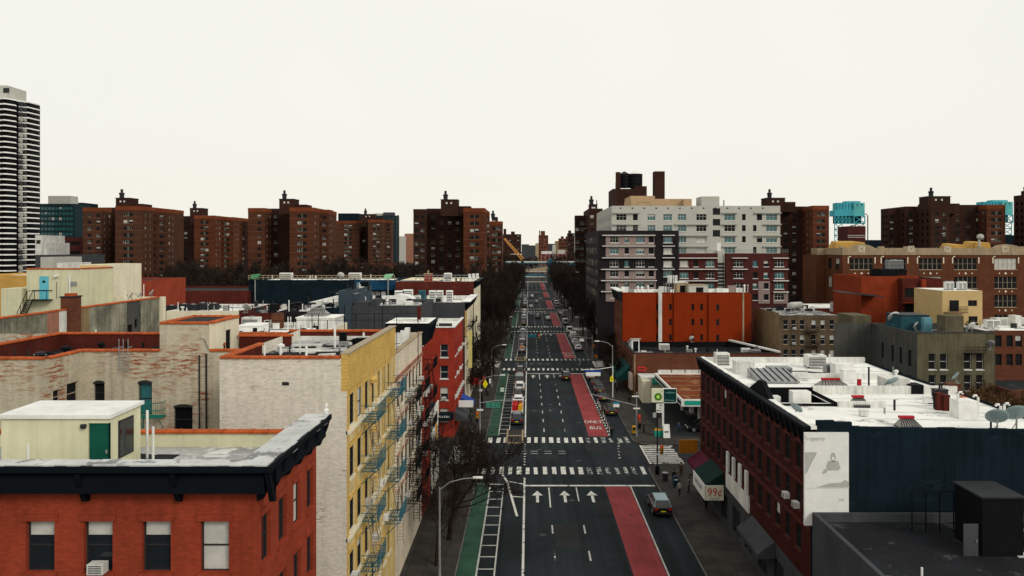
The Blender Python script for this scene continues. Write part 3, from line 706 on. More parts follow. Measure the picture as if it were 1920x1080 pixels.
bb = MB(); bb.lathe([(.1, 0), (.14, .2), (.06, .3), (.09, .45), (.02, .55)], (x1 + .55, y1 - .1, 19.45), 8); bb.build('finial', M['white_metal'], t)

# ---------------------------------------------------------------- yellow tenement with the blank grey side wall
t = thing('yellow_tenement', 'yellow brick tenement with blank grey painted side wall and teal fire escapes', 'building', (-15, 53, 0))
x0, x1, y0, y1 = -18.7, LB, 45.2, 61.4; z = 21.35
bb = MB()
wall(bb, 'S', y0, x0, x1, 0, z); wall(bb, 'W', x0, y0, y1, 0, z); bb.build('wall', M['grey_brick'], t)
us = [46.45 + 2.07 * k for k in range(7)]; zs = [17.1, 13.85, 10.6, 7.35, 4.1]
bb = MB()
facade(bb, t, 'E', x1, y0 + .001, y1, 0, 19.35, us, zs, 1.02, 1.95, fm='frame_dark', gm='glass_dull', sill='cream', lintel='yellow_brick', ac=.22, pb=.1, depth=.07)
wall(bb, 'N', y1, x0, x1, 0, z); bb.build('front_wall', M['yellow_pale'], t)
bb = MB(); bb.box(x1 - .35, x1 + .06, y0 - .004, y1, 19.35, 21.6); bb.build('front_parapet', M['yellow_brick'], t)
bb = MB()
for k in range(8):
    u = y0 + .2 + (y1 - y0 - .5) * k / 7; bb.box(x1, x1 + .035, u - .2, u + .2, 0, 19.34)
bb.build('pilasters', M['yellow_brick'], t)
bb = MB()
for zz in (16.72, 10.2): bb.box(x1 - .05, x1 + .16, y0, y1, zz, zz + .22)
bb.build('string_course', M['cream'], t)
bb = MB()
for i in range(27):
    a, c = y0 + .6 * i, y0 + .6 * (i + 1); bb.box(x1 - .42, x1 + .14, a + .01, c - .01, 21.6, 21.68 + rnd.uniform(-.008, .008))
bb.build('front_coping', M['frame_tan'], t)
p = MB(); p.box(x0 + .004, x1 - .36, y0 + .004, y0 + .3, 20.3, z - .002); p.box(x0 + .004, x0 + .3, y0 + .3, y0 + 6.4, 20.3, z - .002); p.box(x0 - .9, x1 - .36, y1 - .31, y1 - .01, 20.3, 21.2); p.build('parapet', M['dark_red'], t)
coping(t, (x0, y0 + .14), (x1 - .4, y0 + .14), z + .02, .46); coping(t, (x0 + .15, y0 + .4), (x0 + .15, y0 + 6.4), z + .02, .46); coping(t, (x0 - .9, y1 - .16), (x1 - .4, y1 - .16), 21.23, .46)
bb = MB(); bb.poly([(x0, y0 + .3, 20.5), (x1 - .35, y0 + .3, 20.5), (x1 - .35, y1 - .3, 20.55), (x0, y1 - .3, 20.55)]); bb.build('roof', M['snow_tar'], t)
bb = MB(); bb.box(x0, x1 - .36, y1 - .9, y1 - .31, 20.5, 20.85); bb.build('roof_upstand', M['white_dirty'], t)
pipe(t, wx(496, 46.5), 46.5, 20.5, 1.45, .06); pipe(t, wx(526, 46.5), 46.5, 20.5, 1.35, .06)
bb = MB(); bb.box(wx(528, 45.1), wx(541, 45.1), y0 - .02, y0 + .1, 19.72, 19.92); bb.build('vent_grille', M['dark_steel'], t)
for k in range(22):                                  # loose roofing felt lying on the roof
    xx, yy = rnd.uniform(x0 + 1.2, x1 - 1.2), rnd.uniform(y0 + 4, y1 - 1.4); a = rnd.uniform(-.3, .3)
    bb = MB(); w_, l_ = rnd.uniform(.5, 1.5), rnd.uniform(.12, .3)
    bb.prism([(xx - w_, yy - l_ + a), (xx + w_, yy - l_ - a), (xx + w_, yy + l_ - a), (xx - w_, yy + l_ + a)], 20.5, 20.6 + rnd.uniform(0, .12)); bb.build('roofing_felt', M['tar' if rnd.random() < .6 else 'white_dirty'], t)
fire_escape(t, 'E', x1 + .1, 48.6, 51.6, [16.75, 13.5, 10.25, 7.0], 'teal', 1.05)
fire_escape(t, 'E', x1 + .1, 57.0, 60.2, [16.75, 13.5, 10.25, 7.0], 'teal', 1.05)
clutter(t, x0 + .8, x1 - .8, y0 + 3, y1 - 1.2, 20.52, 16, 5)
for zz, u in ((18.6, 52.1), (15.2, 52.1), (11.9, 52.1)):
    bb = MB(); bb.lathe([(.05, 0), (.3, .05), (.36, .3), (.2, .5)], (x1 + .1, u, zz), 8); bb.build('ornament', M['yellow_brick'], t)

# ---------------------------------------------------------------- grey tenement around the light court
t = thing('grey_tenement', 'long grey tenement with peeling paint around a light court and stair tower with black doorway', 'building', (-28, 55, 0))
z = 20.85; xw = -46; yb = 61.4; bx = -22.2
def gw(x, d=52): return wx(x, d)
bb = MB()
ops = [(gw(175.6), gw(196), wz(757, 52), wz(718.6, 52)), (gw(259), gw(285), wz(778, 52), wz(718, 52)), (gw(326), gw(361), wz(812, 52), wz(763, 52))]
low = [(o[0], o[1], o[2] - 4.2, o[3] - 4.2) for o in ops]
wall(bb, 'S', 52, -31.05, -18.7, 0, z, ops + low, .25)
ops2 = [(48.3 + .45, 48.3 + 1.25, wz(760, 48.8), wz(733, 48.8)), (50.2, 51.5, wz(758, 50.9), wz(717, 50.9))]
wall(bb, 'E', -31.05, 48.2, 52, 0, z, ops2, .2)
wall(bb, 'S', 48.2, xw, -31.05, 0, z, [(-36.2, -35.1, 15.5, 17.4), (-42, -40.9, 15.5, 17.4)], .2); wall(bb, 'N', yb, xw, -19.6, 0, 21.0); wall(bb, 'W', xw, 48.2, yb, 0, z)
bb.build('wall', M['grey_peel'], t)
for o, f_, g_ in zip(ops + low, ('frame_dark',) * 6, ('glass_dull', 'glass_teal', 'black') * 2):
    window(t, 'S', 52, (o[0] + o[1]) / 2, o[2], o[1] - o[0], o[3] - o[2], f_, g_, 'dh', .2, detail=True, pb=0)
for o in ops2: window(t, 'E', -31.05, (o[0] + o[1]) / 2, o[2], o[1] - o[0], o[3] - o[2], 'frame_tan', 'glass_dull', 'dh', .15, pb=.5)
for u in (-35.65, -41.45): window(t, 'S', 48.2, u, 15.5, 1.1, 1.9, 'frame_tan', 'glass_dull', 'dh', .15)
bb = MB()                                            # arched heads over the court windows
for o in ops:
    c = (o[0] + o[1]) / 2; r_ = (o[1] - o[0]) / 2 + .03
    pts = [(c - r_, o[3] - .02), (c + r_, o[3] - .02)] + [(c + r_ * math.cos(a), o[3] + .0 + .2 * math.sin(a)) for a in [k * math.pi / 6 for k in range(7)]]
    bb.extrude(pts, 'y', 51.95, 52.02)
bb.build('window_heads', M['frame_dark'], t)
p = MB(); p.box(-31.05, -18.71, 52.003, 52.3, 19.7, z - .003); p.box(-31.35, -31.053, 48.203, 52.3, 19.7, z - .003); p.box(xw, -31.35, 48.203, 48.5, 19.7, z - .003)
p.box(-38.6, -38.3, 48.5, yb - .3, 19.7, 21.0); p.box(-38.3, -19.7, yb - .3, yb - .003, 19.7, 20.99); p.box(-22, -18.1, 56.8, 57.1, 20.2, 21.3); p.box(-26.4, -22.21, 54.4, 54.7, 19.7, 20.95); p.build('parapet', M['dark_red'], t)
for a, c, zz in (((-31.2, 52.14), (gw(299.6), 52.14), z), ((gw(393), 52.14), (-18.75, 52.14), z), ((-31.2, 48.4), (-31.2, 52), z), ((xw, 48.35), (-31.2, 48.35), z), ((-38.45, 48.6), (-38.45, yb - .2), 21.0), ((-38.3, yb - .15), (-19.7, yb - .15), 21.0), ((-22.1, 56.95), (-18, 56.95), 21.32), ((-26.4, 54.55), (-22.2, 54.55), 20.97)):
    coping(t, a, c, zz + .02, .46)
bb = MB(); bb.poly([(xw, 48.5, 19.75), (-31.35, 48.5, 19.75), (-31.35, yb - .3, 19.75), (xw, yb - .3, 19.75)]); bb.poly([(-31.35, 52.3, 19.75), (-18.7, 52.3, 19.75), (-18.7, yb - .3, 19.75), (-31.35, yb - .3, 19.75)]); bb.build('roof', M['tar'], t)
for k in range(26):
    xx, yy = rnd.uniform(-37, -24), rnd.uniform(53.5, yb - 1); bb = MB(); w_ = rnd.uniform(.3, 1.3); a = rnd.uniform(-.5, .5)
    bb.prism([(xx - w_, yy - .15 + a), (xx + w_, yy - .15 - a), (xx + w_, yy + .15 - a), (xx - w_, yy + .15 + a)], 19.75, 19.85 + rnd.uniform(0, .15)); bb.build('roofing_felt', M[rnd.choice(['tar', 'grey_roof', 'white_dirty'])], t)
xa, xb = gw(299.6), gw(392.6)
tw = bulkhead(t, xa, xb, 51.996, 57.3, z - .6, 22.75, 'cream', 'tar', ('E', 55.3, .95, 1.75, 'black'), cap_t=.02, over=-.2)
bb = MB(); bb.poly([(xa, 51.985, z - .6), (xb, 51.985, z - .6), (xb, 51.985, 22.75), (xa, 51.985, 22.75)]); o = bb.build('painted_face', M['grey_peel'], t); o.parent = tw
for a, c in (((xa, 52.1), (xb, 52.1)), ((xb - .1, 52.2), (xb - .1, 57.2)), ((xa, 57.2), (xb, 57.2)), ((xa + .1, 52.2), (xa + .1, 57.2))): coping(t, a, c, 22.78, .4)
pipe(t, gw(375), 51.9, 8, 12.6, .05, 'dark_steel', 'downpipe', n=6); pipe(t, gw(388), 51.9, 8, 12.7, .06, 'dark_steel', 'downpipe', n=6)
bb = MB(); bb.tube([(gw(376), 51.9, 21.8), (gw(384), 51.88, 21.7), (gw(392), 51.88, 21.0), (xb + .25, 52.6, 20.95)], .02, 4); bb.build('cable', M['dark_steel'], t)
bb = MB(); 
for k in range(7): bb.tube([(gw(229), 51.6, z + .1 - k * .22), (gw(246), 51.6, z + .1 - k * .22)], .025, 4)
for x in (229, 237, 246): bb.tube([(gw(x), 51.6, z + .9), (gw(x), 51.6, z - 1.4)], .03, 4)
for x in (229, 246): bb.tube([(gw(x), 51.6, z + .3), (gw(x), 52.1, z + .3)], .03, 4)
bb.build('roof_ladder', M['steel'], t)
clutter(t, -37.5, -23, 53, yb - .8, 19.75, 40, 8, ('black', 'dark_steel', 'tar'))
fire_escape(t, 'S', 52, gw(264), gw(312), [wz(778, 52)], 'green_sign', .9, drop=2.4)

# ---------------------------------------------------------------- old stucco tenement with bricked-up openings
t = thing('stucco_tenement', 'weathered stucco tenement wall with salmon patches, brick chimney and orange coping', 'building', (-52, 76, 0))
xe = -45.0; y0, y1, z = 62.0, 91.0, 22.0
segs = [(y0, 69.8, 'stucco_old'), (69.8, 71.6, 'salmon'), (71.6, 72.9, 'white_dirty'), (72.9, 76.5, 'tan'), (76.5, 83.6, 'stucco_old'), (83.6, 86.6, 'grey_olive'), (86.6, y1, 'stucco_old')]
for a, c, mm in segs:
    bb = MB(); ops = {83.6: [(83.9, 85.0, 17.6, 19.4)], 71.6: [(71.8, 72.6, 18.2, 19.2)]}.get(a, []) + ([(85.4, 86.1, 18.9, 19.9)] if a == 83.6 else [])
    wall(bb, 'E', xe + (0 if mm != 'grey_olive' else -.05), a, c, 0, z, ops, .25); bb.build('wall', M[mm], t)
    for o in ops: window(t, 'E', xe - .05, (o[0] + o[1]) / 2, o[2], o[1] - o[0], o[3] - o[2], 'frame_dark', 'black', 'one', .15, pb=0)
bb = MB(); wall(bb, 'S', y0, -46, xe, 0, z); wall(bb, 'N', y1, -46, xe, 0, z); wall(bb, 'W', -46, y0, y1, 0, z); bb.build('wall', M['stucco_old'], t)
roof_sheet(t, -46.0, xe, y0, y1, z - .1, 'cream', .05)
p = MB(); p.box(xe - .35, xe - .06, y0, y1, z - .5, z - .002); p.build('parapet', M['cream'], t)
coping(t, (xe - .16, y0), (xe - .16, y1), z + .02, .44, .8)
chimney(t, xe - .1, 73.6, 15, 1.0, 1.7, 8.2, 'brown_brick', 'dark_steel', 0)
bb = MB(); bb.box(xe - .5, xe + .3, 73.2, 74.0, 23.34, 23.6); bb.build('chimney_pot', M['coping'], t)
pipe(t, xe + .12, 77.4, 16, 3.6, .1, 'white_metal', 'downpipe'); pipe(t, xe - .5, 84.2, 21.6, 1.6, .05); pipe(t, xe - .5, 88.3, 21.6, 2.2, .05)
dish((xe - .3, 85.2, 22.05), 'grey satellite dish, leftmost on the orange coping of the stucco tenement', -50, .9, m='steel')
dish((xe - .3, 87.2, 22.05), 'grey satellite dish, middle of three on the stucco tenement', -50, .9, m='steel')
dish((xe - .4, 90, 22.05), 'grey satellite dish near the right end of the stucco tenement', -50, 1.0, m='steel')

# ---------------------------------------------------------------- pale houses beyond, with the turquoise door
D = 84.0
t = block('pale_house', 'pale green-grey rooftop house with turquoise door and black outside stair', wx(50, D), wx(150, D), D, D + 6.9, wz(505, D), 'yellow_green', 'grey_roof', .3, cop='SE')
dx = wx(83, D); e = D / 112
bb = MB(); bb.box(dx - .5, dx + .5, D - .08, D + .05, wz(561, D), wz(518, D)); d_ = bb.build('door', mat('turquoise_door', (.12, .45, .55), .6, .1, 2), t)
bb = MB(); bb.box(dx - .15, dx + .15, D - .1, D - .07, wz(530, D), wz(526, D)); o = bb.build('door_window', M['black'], t); o.parent = d_
zp = wz(561, D); ya, yc = D - 1.1, D - .02; xl = wx(38, D - .6); xh = dx - 1.2
bb = MB(); bb.box(xh, dx + 1.0, ya, yc, zp - .08, zp); bb.build('stair_landing', M['black'], t)
for k in range(12):
    q = (k + .5) / 12; xx = xh + (xl - xh) * q; bb = MB(); bb.box(xx - .22, xx + .02, ya + .05, yc - .1, zp - 2.4 * q - .05, zp - 2.4 * q); bb.build('stair_tread', M['black'], t)
bb = MB()
for yy in (ya, yc - .1): bb.tube([(xh, yy, zp), (xl, yy, zp - 2.5)], .06, 4); bb.tube([(dx + 1.0, yy, zp + 1), (xh, yy, zp + 1), (xl, yy, zp - 1.4)], .04, 4)
for q in (0, .33, .66, 1): bb.tube([(xh + (xl - xh) * q, ya, zp - 2.4 * q), (xh + (xl - xh) * q, ya, zp - 2.4 * q + 1)], .035, 4)
for xx in (dx - .4, dx + 1.0): bb.tube([(xx, ya, zp), (xx, ya, zp + 1)], .035, 4)
bb.build('stair_rail', M['black'], t)
pipe(t, wx(130.5, D - .15), D - .15, 17, wz(515, D) - 17, .09, 'white_metal', 'downpipe')
bb = MB(); bb.box(wx(133, D), wx(144, D), D - .08, D + .02, wz(536, D), wz(528, D)); bb.build('vent_grille', M['steel'], t)
pipe(t, wx(106, D - .1), D - .1, wz(560, D), 1.9, .025, 'dark_steel', 'conduit', n=5)
bb = MB(); bb.box(wx(104, D), wx(110, D), D - .4, D, wz(519, D), wz(516, D)); bb.build('wall_lamp', M['white_metal'], t)
block('pale_house', 'low pale rounded annex left of the black outside stair', wx(2, 84.6), wx(41, 84.6), 84.6, 90, wz(541, 84.6), 'yellow_green', 'white_roof', .2)
t = block('cream_house', 'cream windowless house with a dark ledge right of the turquoise door', wx(150.5, 92), wx(202, 92), 92, 100, wz(496, 92), 'cream', 'ochre', .3)
bb = MB(); bb.box(wx(150.6, 92), wx(200, 92), 91.85, 92.02, wz(514, 92), wz(512.3, 92)); bb.build('ledge', M['dark_steel'], t); bb = MB(); bb.box(wx(150.6, 92), wx(203, 92), 91.9, 91.99, wz(512.3, 92), wz(497, 92)); bb.build('upper_band', mat('warm_cream_band', (.62, .48, .27), .85, .08, .5), t)
block('cream_house', 'long low cream roof edge in front of the red brick wall', wx(151, 91.1), wx(305, 91.1), 91.1, 91.9, wz(557, 91.1), 'cream', 'cream', .1, pt=.1)
t = block('brick_house', 'low house with sloping red brick wall behind the satellite dishes', wx(199, 112), wx(279, 112), 112, 124, wz(526, 112), 'red_brick', 'tar', .3, capm='black')
block('ochre_house', 'low ochre building beside the striped white tower base', wx(-60, 150), wx(50, 150), 150, 165, wz(516, 150), 'ochre', 'white_roof', .4)
block('white_house', 'small white rooftop block behind the pale house', wx(107, 112), wx(127, 112), 112, 118, wz(493, 112), 'white_dirty', 'white_roof', .2)
# ---------------------------------------------------------------- LEFT, along the avenue up to the crossing
t = thing('cream_tenement', 'cream fronted tenement with black fire escapes beside the yellow tenement', 'building', (-16, 69, 0))
x0, x1, y0, y1 = -22.0, LB, 61.41, 77.0; z = 19.35
bb = MB(); us = lin(y0 + .5, y1 - .5, 7)
facade(bb, t, 'E', x1, y0, y1, 0, z, us, [14.6, 11.6, 8.6, 5.6], 1.0, 1.9, fm='frame_dark', gm='glass_dull', sill='cream', lintel='salmon', ac=.2, pb=.12, depth=.07)
wall(bb, 'S', y0, x0, x1, 0, 18.9); wall(bb, 'N', y1, x0, x1, 0, z); wall(bb, 'W', x0, y0, y1, 0, 18.9); bb.build('wall', M['cream_facade'], t)
bb = MB(); bb.box(x1 - .4, x1 + .12, y0 + .01, y1, z, z + .09); bb.build('front_coping', M['stone'], t)
bb = MB(); bb.box(x1 - .02, x1 + .12, y0, y1, 17.0, 17.35); bb.build('string_course', M['salmon'], t)
p = MB(); parapet(p, x0, x1, y0, y1, 18.3, 18.9, .3); p.box(x1 - .36, x1 - .002, y0 + .01, y1 - .01, 18.3, z - .002); p.build('parapet', M['dark_red'], t)
roof_sheet(t, x0, x1, y0, y1, 18.31, 'white_roof')
for i, (a, c) in enumerate(((66.2, 69.4), (71.6, 74.8))): fire_escape(t, 'E', x1, a, c, [14.35, 11.35, 8.35, 5.4], 'black', 1.1)
for k in range(5): bb = MB(); bb.box(x1 - 1.6 - .45 * k, x1 - 1.15 - .45 * k, 75.9, 76.7, 18.3, 19.9 - .28 * k); bb.build('stepped_wall', M['white_dirty'], t)
hvac((wx(722, 73), 73, 18.35), 'boxy white roof unit beside the dish behind the yellow parapet', 1.5, 1.0, 1.35)
dish((wx(688, 71.5), 71.5, 18.35), 'large white satellite dish standing on the cream tenement roof', 200, 1.7, 40)
clutter(t, x0 + 1, x1 - 1, y0 + 6, y1 - 1, 18.31, 26, 21)
# wire fence on posts along the back of the yellow tenement
f = thing('wire_fence', 'tall black wire fence on thin posts across the white roofs', 'fence', (-16, 63, 18.3))
px = [505, 585, 597, 646, 667, 702, 717, 744, 784]
for i, x in enumerate(px):
    bb = MB(); bb.tube([(wx(x, 63), 63, 18.3), (wx(x, 63), 63, wz(588 if i % 3 else 572, 63))], .032, 5); bb.build('post', M['black'], f)
for yy in (589, 601): bb = MB(); bb.tube([(wx(505, 63), 63, wz(yy, 63)), (wx(784, 63), 63, wz(yy - 1, 63))], .016, 4); bb.build('wire', M['black'], f)
# mid-block roofs behind
t = block('mid_block_tenement', 'mid-block tenement with white roof and white stair hut behind the yellow tenement', -32, -22.1, 61.8, 91.0, 19.0, 'cream', 'white_roof', .4, pm='white_dirty')
bulkhead(t, wx(556, 86), wx(628, 86), 86, 90, 18.6, wz(597, 86), 'white_dirty', 'white_roof', None)
skylight(t, wx(572, 87.5), wx(612, 87.5), 87, 89.2, wz(597, 86) + .12, 'steel', 'steel', .75)
bulkhead(t, wx(447.5, 80), wx(486, 80), 80, 83, 18.6, wz(612, 80), 'white_metal', 'white_roof', ('S', wx(478, 80), .5, .9, 'black'))
hvac((wx(472, 86), 86, 18.6), 'white curved roof vent box above the small white hut', 1.9, 1.2, 1.5, 'white_dirty')
for i, x in enumerate((322, 345, 362, 380, 402)): hvac((wx(x, 115 + i), 115 + i, wz(583, 112) - .4), ['dark cooling unit, leftmost in the row above the orange coped tower', 'dark cooling unit, second of five above the orange coped tower', 'dark cooling unit with pale cowl in the middle above the tower', 'dark cooling unit beside the white ledge above the tower', 'dark cooling unit, rightmost in the row above the tower'][i], 1.3, 1.0, 1.0 + .15 * (i % 2), 'dark_steel')
bb = MB()
for x in (505, 540, 552): pipe(t, wx(x, 82), 82, 18.6, rnd.uniform(1, 2), .05)
bb = MB(); bb.lathe([(.3, 0), (.42, .7), (.4, .75)], (wx(492, 78), 78, 18.6), 12); bb.build('roof_drum', M['black'], t)
bb = MB(); bb.box(wx(512, 88), wx(530, 88), 87.5, 88.5, 18.5, 20.4); bb.build('chimney', M['brown_brick'], t)
clutter(t, -31.5, -22.6, 76, 90.5, 18.61, 40, 22)
# corner buildings south of the crossing
t = thing('black_corniced_tenement', 'red fronted tenement topped by a deep black cornice with white roof edge', 'building', (-15, 80, 0))
x0, x1, y0, y1, z = -14.8, LB, 77.05, 83.4, 20.2
bb = MB(); facade(bb, t, 'E', x1, y0, y1, 0, z, [78.2, 80.2, 82.2], [15.6, 12.5, 9.4, 6.3], .95, 1.9, sill='red_brick', fm='frame_white', gm='glass_dull', ac=.5); wall(bb, 'N', y1, x0, x1, 0, z); bb.build('front_wall', M['red_bright'], t)
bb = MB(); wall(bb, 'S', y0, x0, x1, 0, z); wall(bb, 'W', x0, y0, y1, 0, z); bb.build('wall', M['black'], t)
cornice(t, 'E', x1, y0, y1, 18.6, 20.25, .85, step=1.6); roof_sheet(t, x0, x1 + .7, y0, y1, 20.28, 'white_roof', 0)
fire_escape(t, 'E', x1, 78.4, 81.8, [15.35, 12.25, 9.15], 'black', 1.0)
pipe(t, wx(786, 79), 79, 20.28, 1.6, .22, 'dark_red', 'chimney_flue')
for k in range(6): bb = MB(); a = x1 - 2.6 + k * .5; bb.box(a, a + .38, 78 + .5 * (k % 3), 78.5 + .5 * (k % 3), 20.28, 20.5 + .08 * (k % 2)); bb.build('roof_block', M['white_dirty'], t)
t = block('corner_shop', 'low corner building with a tall white graffiti mural on its avenue wall', -20, LB, 83.45, 91.6, 9.2, 'charcoal', 'tar', .5)
bb = MB(); bb.box(LB, LB + .12, 84.2, 90.6, .4, 9.6); bb.build('mural_panel', mat('mural', (.66, .64, .56), .8, .1, .5, patch=((.05, .05, .06), .55, .9)), t)
for zz, u, rr in ((6.4, 88.2, .8), (5.3, 88.7, .5), (7.4, 87.6, .35)):
    bb = MB(); bb.extrude([(u + rr * math.cos(a) * (1 + .25 * math.sin(3 * a)), zz + 1.2 * rr * math.sin(a)) for a in [k * math.pi / 8 for k in range(16)]], 'x', LB + .12, LB + .14); bb.build('mural_figure', mat('mural_orange', (.6, .25, .02), .8, .2, 2), t)
pts = [(85.0, 1.5), (85.6, 3.5), (86.8, 2.6), (87.6, 4.6), (89.2, 3.2), (89.9, 5.6), (90.2, 7.6)]
bb = MB(); bb.tube([(LB + .14, u, zz) for u, zz in pts], .09, 4); bb.tube([(LB + .14, u - .5, zz + .9) for u, zz in pts[:5]], .07, 4); bb.build('mural_line', M['black'], t)

# ---------------------------------------------------------------- north of the crossing, left side
t = thing('red_corner_tenement', 'bright red brick corner tenement with white window frames beyond the crossing', 'building', (-14, 118, 0))
x0, x1, y0, y1, z = wx(800, 110.4), LB, 110.4, 125.5, 16.3
bb = MB()
facade(bb, t, 'S', y0, x0, x1, 0, z, [wx(833, 110.4)], [11.9 - 3.15 * k for k in range(4)], 1.15, 1.95, fm='frame_white', gm='glass', sill='frame_white', lintel='red_bright', pb=.5, ac=.5)
facade(bb, t, 'E', x1, y0, y1, 0, z, lin(y0 + .6, y1 - .5, 6), [11.9 - 3.15 * k for k in range(3)], 1.1, 1.95, fm='frame_white', gm='glass_dull', sill='frame_white', ac=.4)
wall(bb, 'N', y1, x0, x1, 0, z); wall(bb, 'W', x0, y0, y1, 0, z); bb.build('wall', M['red_bright'], t)
p = MB(); parapet(p, x0, x1, y0, y1, z - .5, z, .3); p.build('parapet', M['white_dirty'], t); roof_sheet(t, x0, x1, y0, y1, z - .49, 'white_roof')
bb = MB(); bb.box(x0, x1 + .12, y0 - .12, y0 + .3, z, z + .18); bb.box(x1 - .3, x1 + .12, y0 + .3, y1, z, z + .18); bb.build('coping', M['white_metal'], t)
bb = MB(); bb.box(wx(820, 114), wx(845, 114), 113, 116, z - .5, z + .1); bb.build('roof_hatch', M['black'], t); pipe(t, wx(822, 113), 113, z - .5, 1.3, .06)
# shop awnings and signs at its foot
def awning(par, x0, x1, y0, y1, z0, z1, m, name='awning'):   # sloping fabric from the wall (x0) out over the pavement (x1)
    bb = MB(); bb.loft([[(x0, y0, z1), (x1, y0, z0), (x1, y0, z0 - .35), (x0, y0, z0 - .35)], [(x0, y1, z1), (x1, y1, z0), (x1, y1, z0 - .35), (x0, y1, z0 - .35)]]); return bb.build(name, M[m], par)
awning(t, x1, x1 + 1.8, 111, 117, 2.7, 3.7, 'charcoal'); awning(t, x1, x1 + 1.7, 117.6, 121, 2.7, 3.6, 'dark_steel'); awning(t, x1, x1 + 2.0, 121.4, 125, 2.7, 3.8, 'blue_sign')
bb = MB(); bb.box(x0, x1, 108.9, 110.38, 3.0, 3.9); bb.build('awning', M['slate_blue'], t)
upright_text('CAFE & DELI', .4, M['white_sign'], t, 'S', 108.9, (x0 + x1) / 2 + .4, 3.45)
bb = MB(); bb.box(x1 + .4, x1 + 2.6, 113.4, 113.6, 3.9, 4.9); bb.build('shop_sign', M['white_sign'], t)
# grey party wall building and the next ones up the avenue
t = thing('grey_side_tenement', 'tenement with plain slate grey side wall and yellow and white avenue front', 'building', (-20, 138, 0))
x0, x1, y0, y1, z = -38.0, LB, 129.0, 148.0, 18.7
bb = MB(); wall(bb, 'S', y0, x0, x1, 0, z); wall(bb, 'W', x0, y0, y1, 0, z); wall(bb, 'N', y1, x0, x1, 0, z); bb.build('wall', M['charcoal'], t)
bb = MB(); facade(bb, t, 'E', x1, y0, y1, 0, z, lin(y0 + .5, y1 - .5, 8), [14.6, 11.5, 8.4, 5.3], 1.0, 1.9, fm='frame_white', gm='glass_dull', sill='cream'); bb.build('front_wall', M['cream_facade'], t)
bb = MB(); bb.box(x1, x1 + .05, y0, y0 + 3.0, 12.5, 17.6); bb.build('ochre_strip', M['ochre'], t)
bb = MB()
for u in lin(134, y1, 6): bb.box(x1, x1 + .04, u - .55, u + .55, 0, 17.5)
bb.build('pilasters', M['cream'], t)
cornice(t, 'E', x1, y0, y1, 17.7, 18.75, .9, step=2); p = MB(); parapet(p, x0, x1, y0, y1, z - .8, z, .35); p.build('parapet', M['white_dirty'], t); roof_sheet(t, x0, x1, y0, y1, z - .79, 'white_roof', .35)
bb = MB(); bb.box(x1 - .5, x1 + .95, y0, y1, 18.76, 18.9); bb.build('cornice_cap', M['white_roof'], t)
fire_escape(t, 'E', x1 + .1, 131, 134.4, [14.3, 11.2, 8.1, 5.0], 'black', 1.1); fire_escape(t, 'E', x1 + .1, 139, 142.4, [14.3, 11.2, 8.1, 5.0], 'black', 1.1)
clutter(t, x0 + 1, x1 - 1, y0 + 2, y1 - 1, z - .78, 40, 23)
# white barrel-roofed hut with a blue scrawl
bb = MB(); xa, xb = wx(722, 131), wx(776, 131)
pts = [(xa, 17.9), (xb, 17.9)] + [(xa + (xb - xa) * (.5 + .5 * math.cos(a)), 18.2 + 1.7 * math.sin(a) ** .8) for a in [.15 + k * (math.pi - .15) / 10 for k in range(11)]]
bb.extrude(pts, 'y', 131, 134.5); hut = bb.build('barrel_hut', M['white_metal'], t)
bb = MB(); bb.tube([(wx(741, 130.9), 130.95, 18.6), (wx(743, 130.9), 130.95, 18.1), (wx(747, 130.9), 130.95, 18.5), (wx(751, 130.9), 130.95, 18.0), (wx(752, 130.9), 130.95, 18.7)], .13, 4); o = bb.build('blue_scrawl', mat('spray_blue', (.01, .12, .5), .7, 0), t); o.parent = hut
for i, (x, mm) in enumerate(((792, 'teal'), (811, 'white_metal'), (825, 'white_metal'), (843, 'white_metal'))):
    hvac((wx(x, 140), 140, 17.95), ['teal ventilation cabinet, leftmost on the roof behind the red corner tenement', 'tall white cabinet right of the teal cabinet', 'tall white cabinet, third in the rooftop row', 'tall cream cabinet, last in the rooftop row'][i], 1.2, 1.0, 2.2, mm, False)
for i, x in enumerate((750, 765)): hvac((wx(x, 143), 143, 17.95), ['white roof box behind the barrel hut, left one', 'white roof box behind the barrel hut, right one'][i], 1.8, 1.2, 2.0 + .2 * i, 'white_metal', False)
hvac((wx(784, 136), 136, 17.95), 'small round white unit beside the teal cabinet', .9, .8, 1.5, 'white_dirty')
t = block('brick_parapet_tenement', 'tenement with beige parapet and red brick chimney at the next corner, left side', wx(742, 150), LB, 150, 170.5, 21.4, {'S': 'dark_red', 'E': 'cream', 'W': 'dark_red', 'N': 'dark_red'}, 'white_roof', .8, pm='cream', E_=dict(us=lin(151, 170, 8), zs=[17.2, 14, 10.8, 7.6, 4.4], w=1.0, h=1.9, fm='frame_white', gm='glass_dull'))
chimney(t, wx(803, 152), 152, 20.6, 1.6, 1.4, 2.2, 'red_brick', 'stone', 1)
railing(t, (wx(780, 151), 151), (wx(895, 151), 151), 21.4, 1.2, 14, 'steel', .05)
clutter(t, wx(750, 152), LB - 1, 152, 169, 20.62, 30, 24)
cornice(t, 'E', LB, 150, 170.5, 20.4, 21.45, .9, step=2.2)
for k, x in enumerate((880, 886, 892)): bb = MB(); bb.box(wx(x, 158) - .25, wx(x, 158) + .35, 158 + 2 * k, 158.6 + 2 * k, 20.6, 22.6); bb.build('white_post', M['white_metal'], t)
hvac((wx(840, 160), 160, 20.65), 'white dome-topped vent on the beige parapet tenement', 1.6, 1.2, 2.1, 'white_metal')
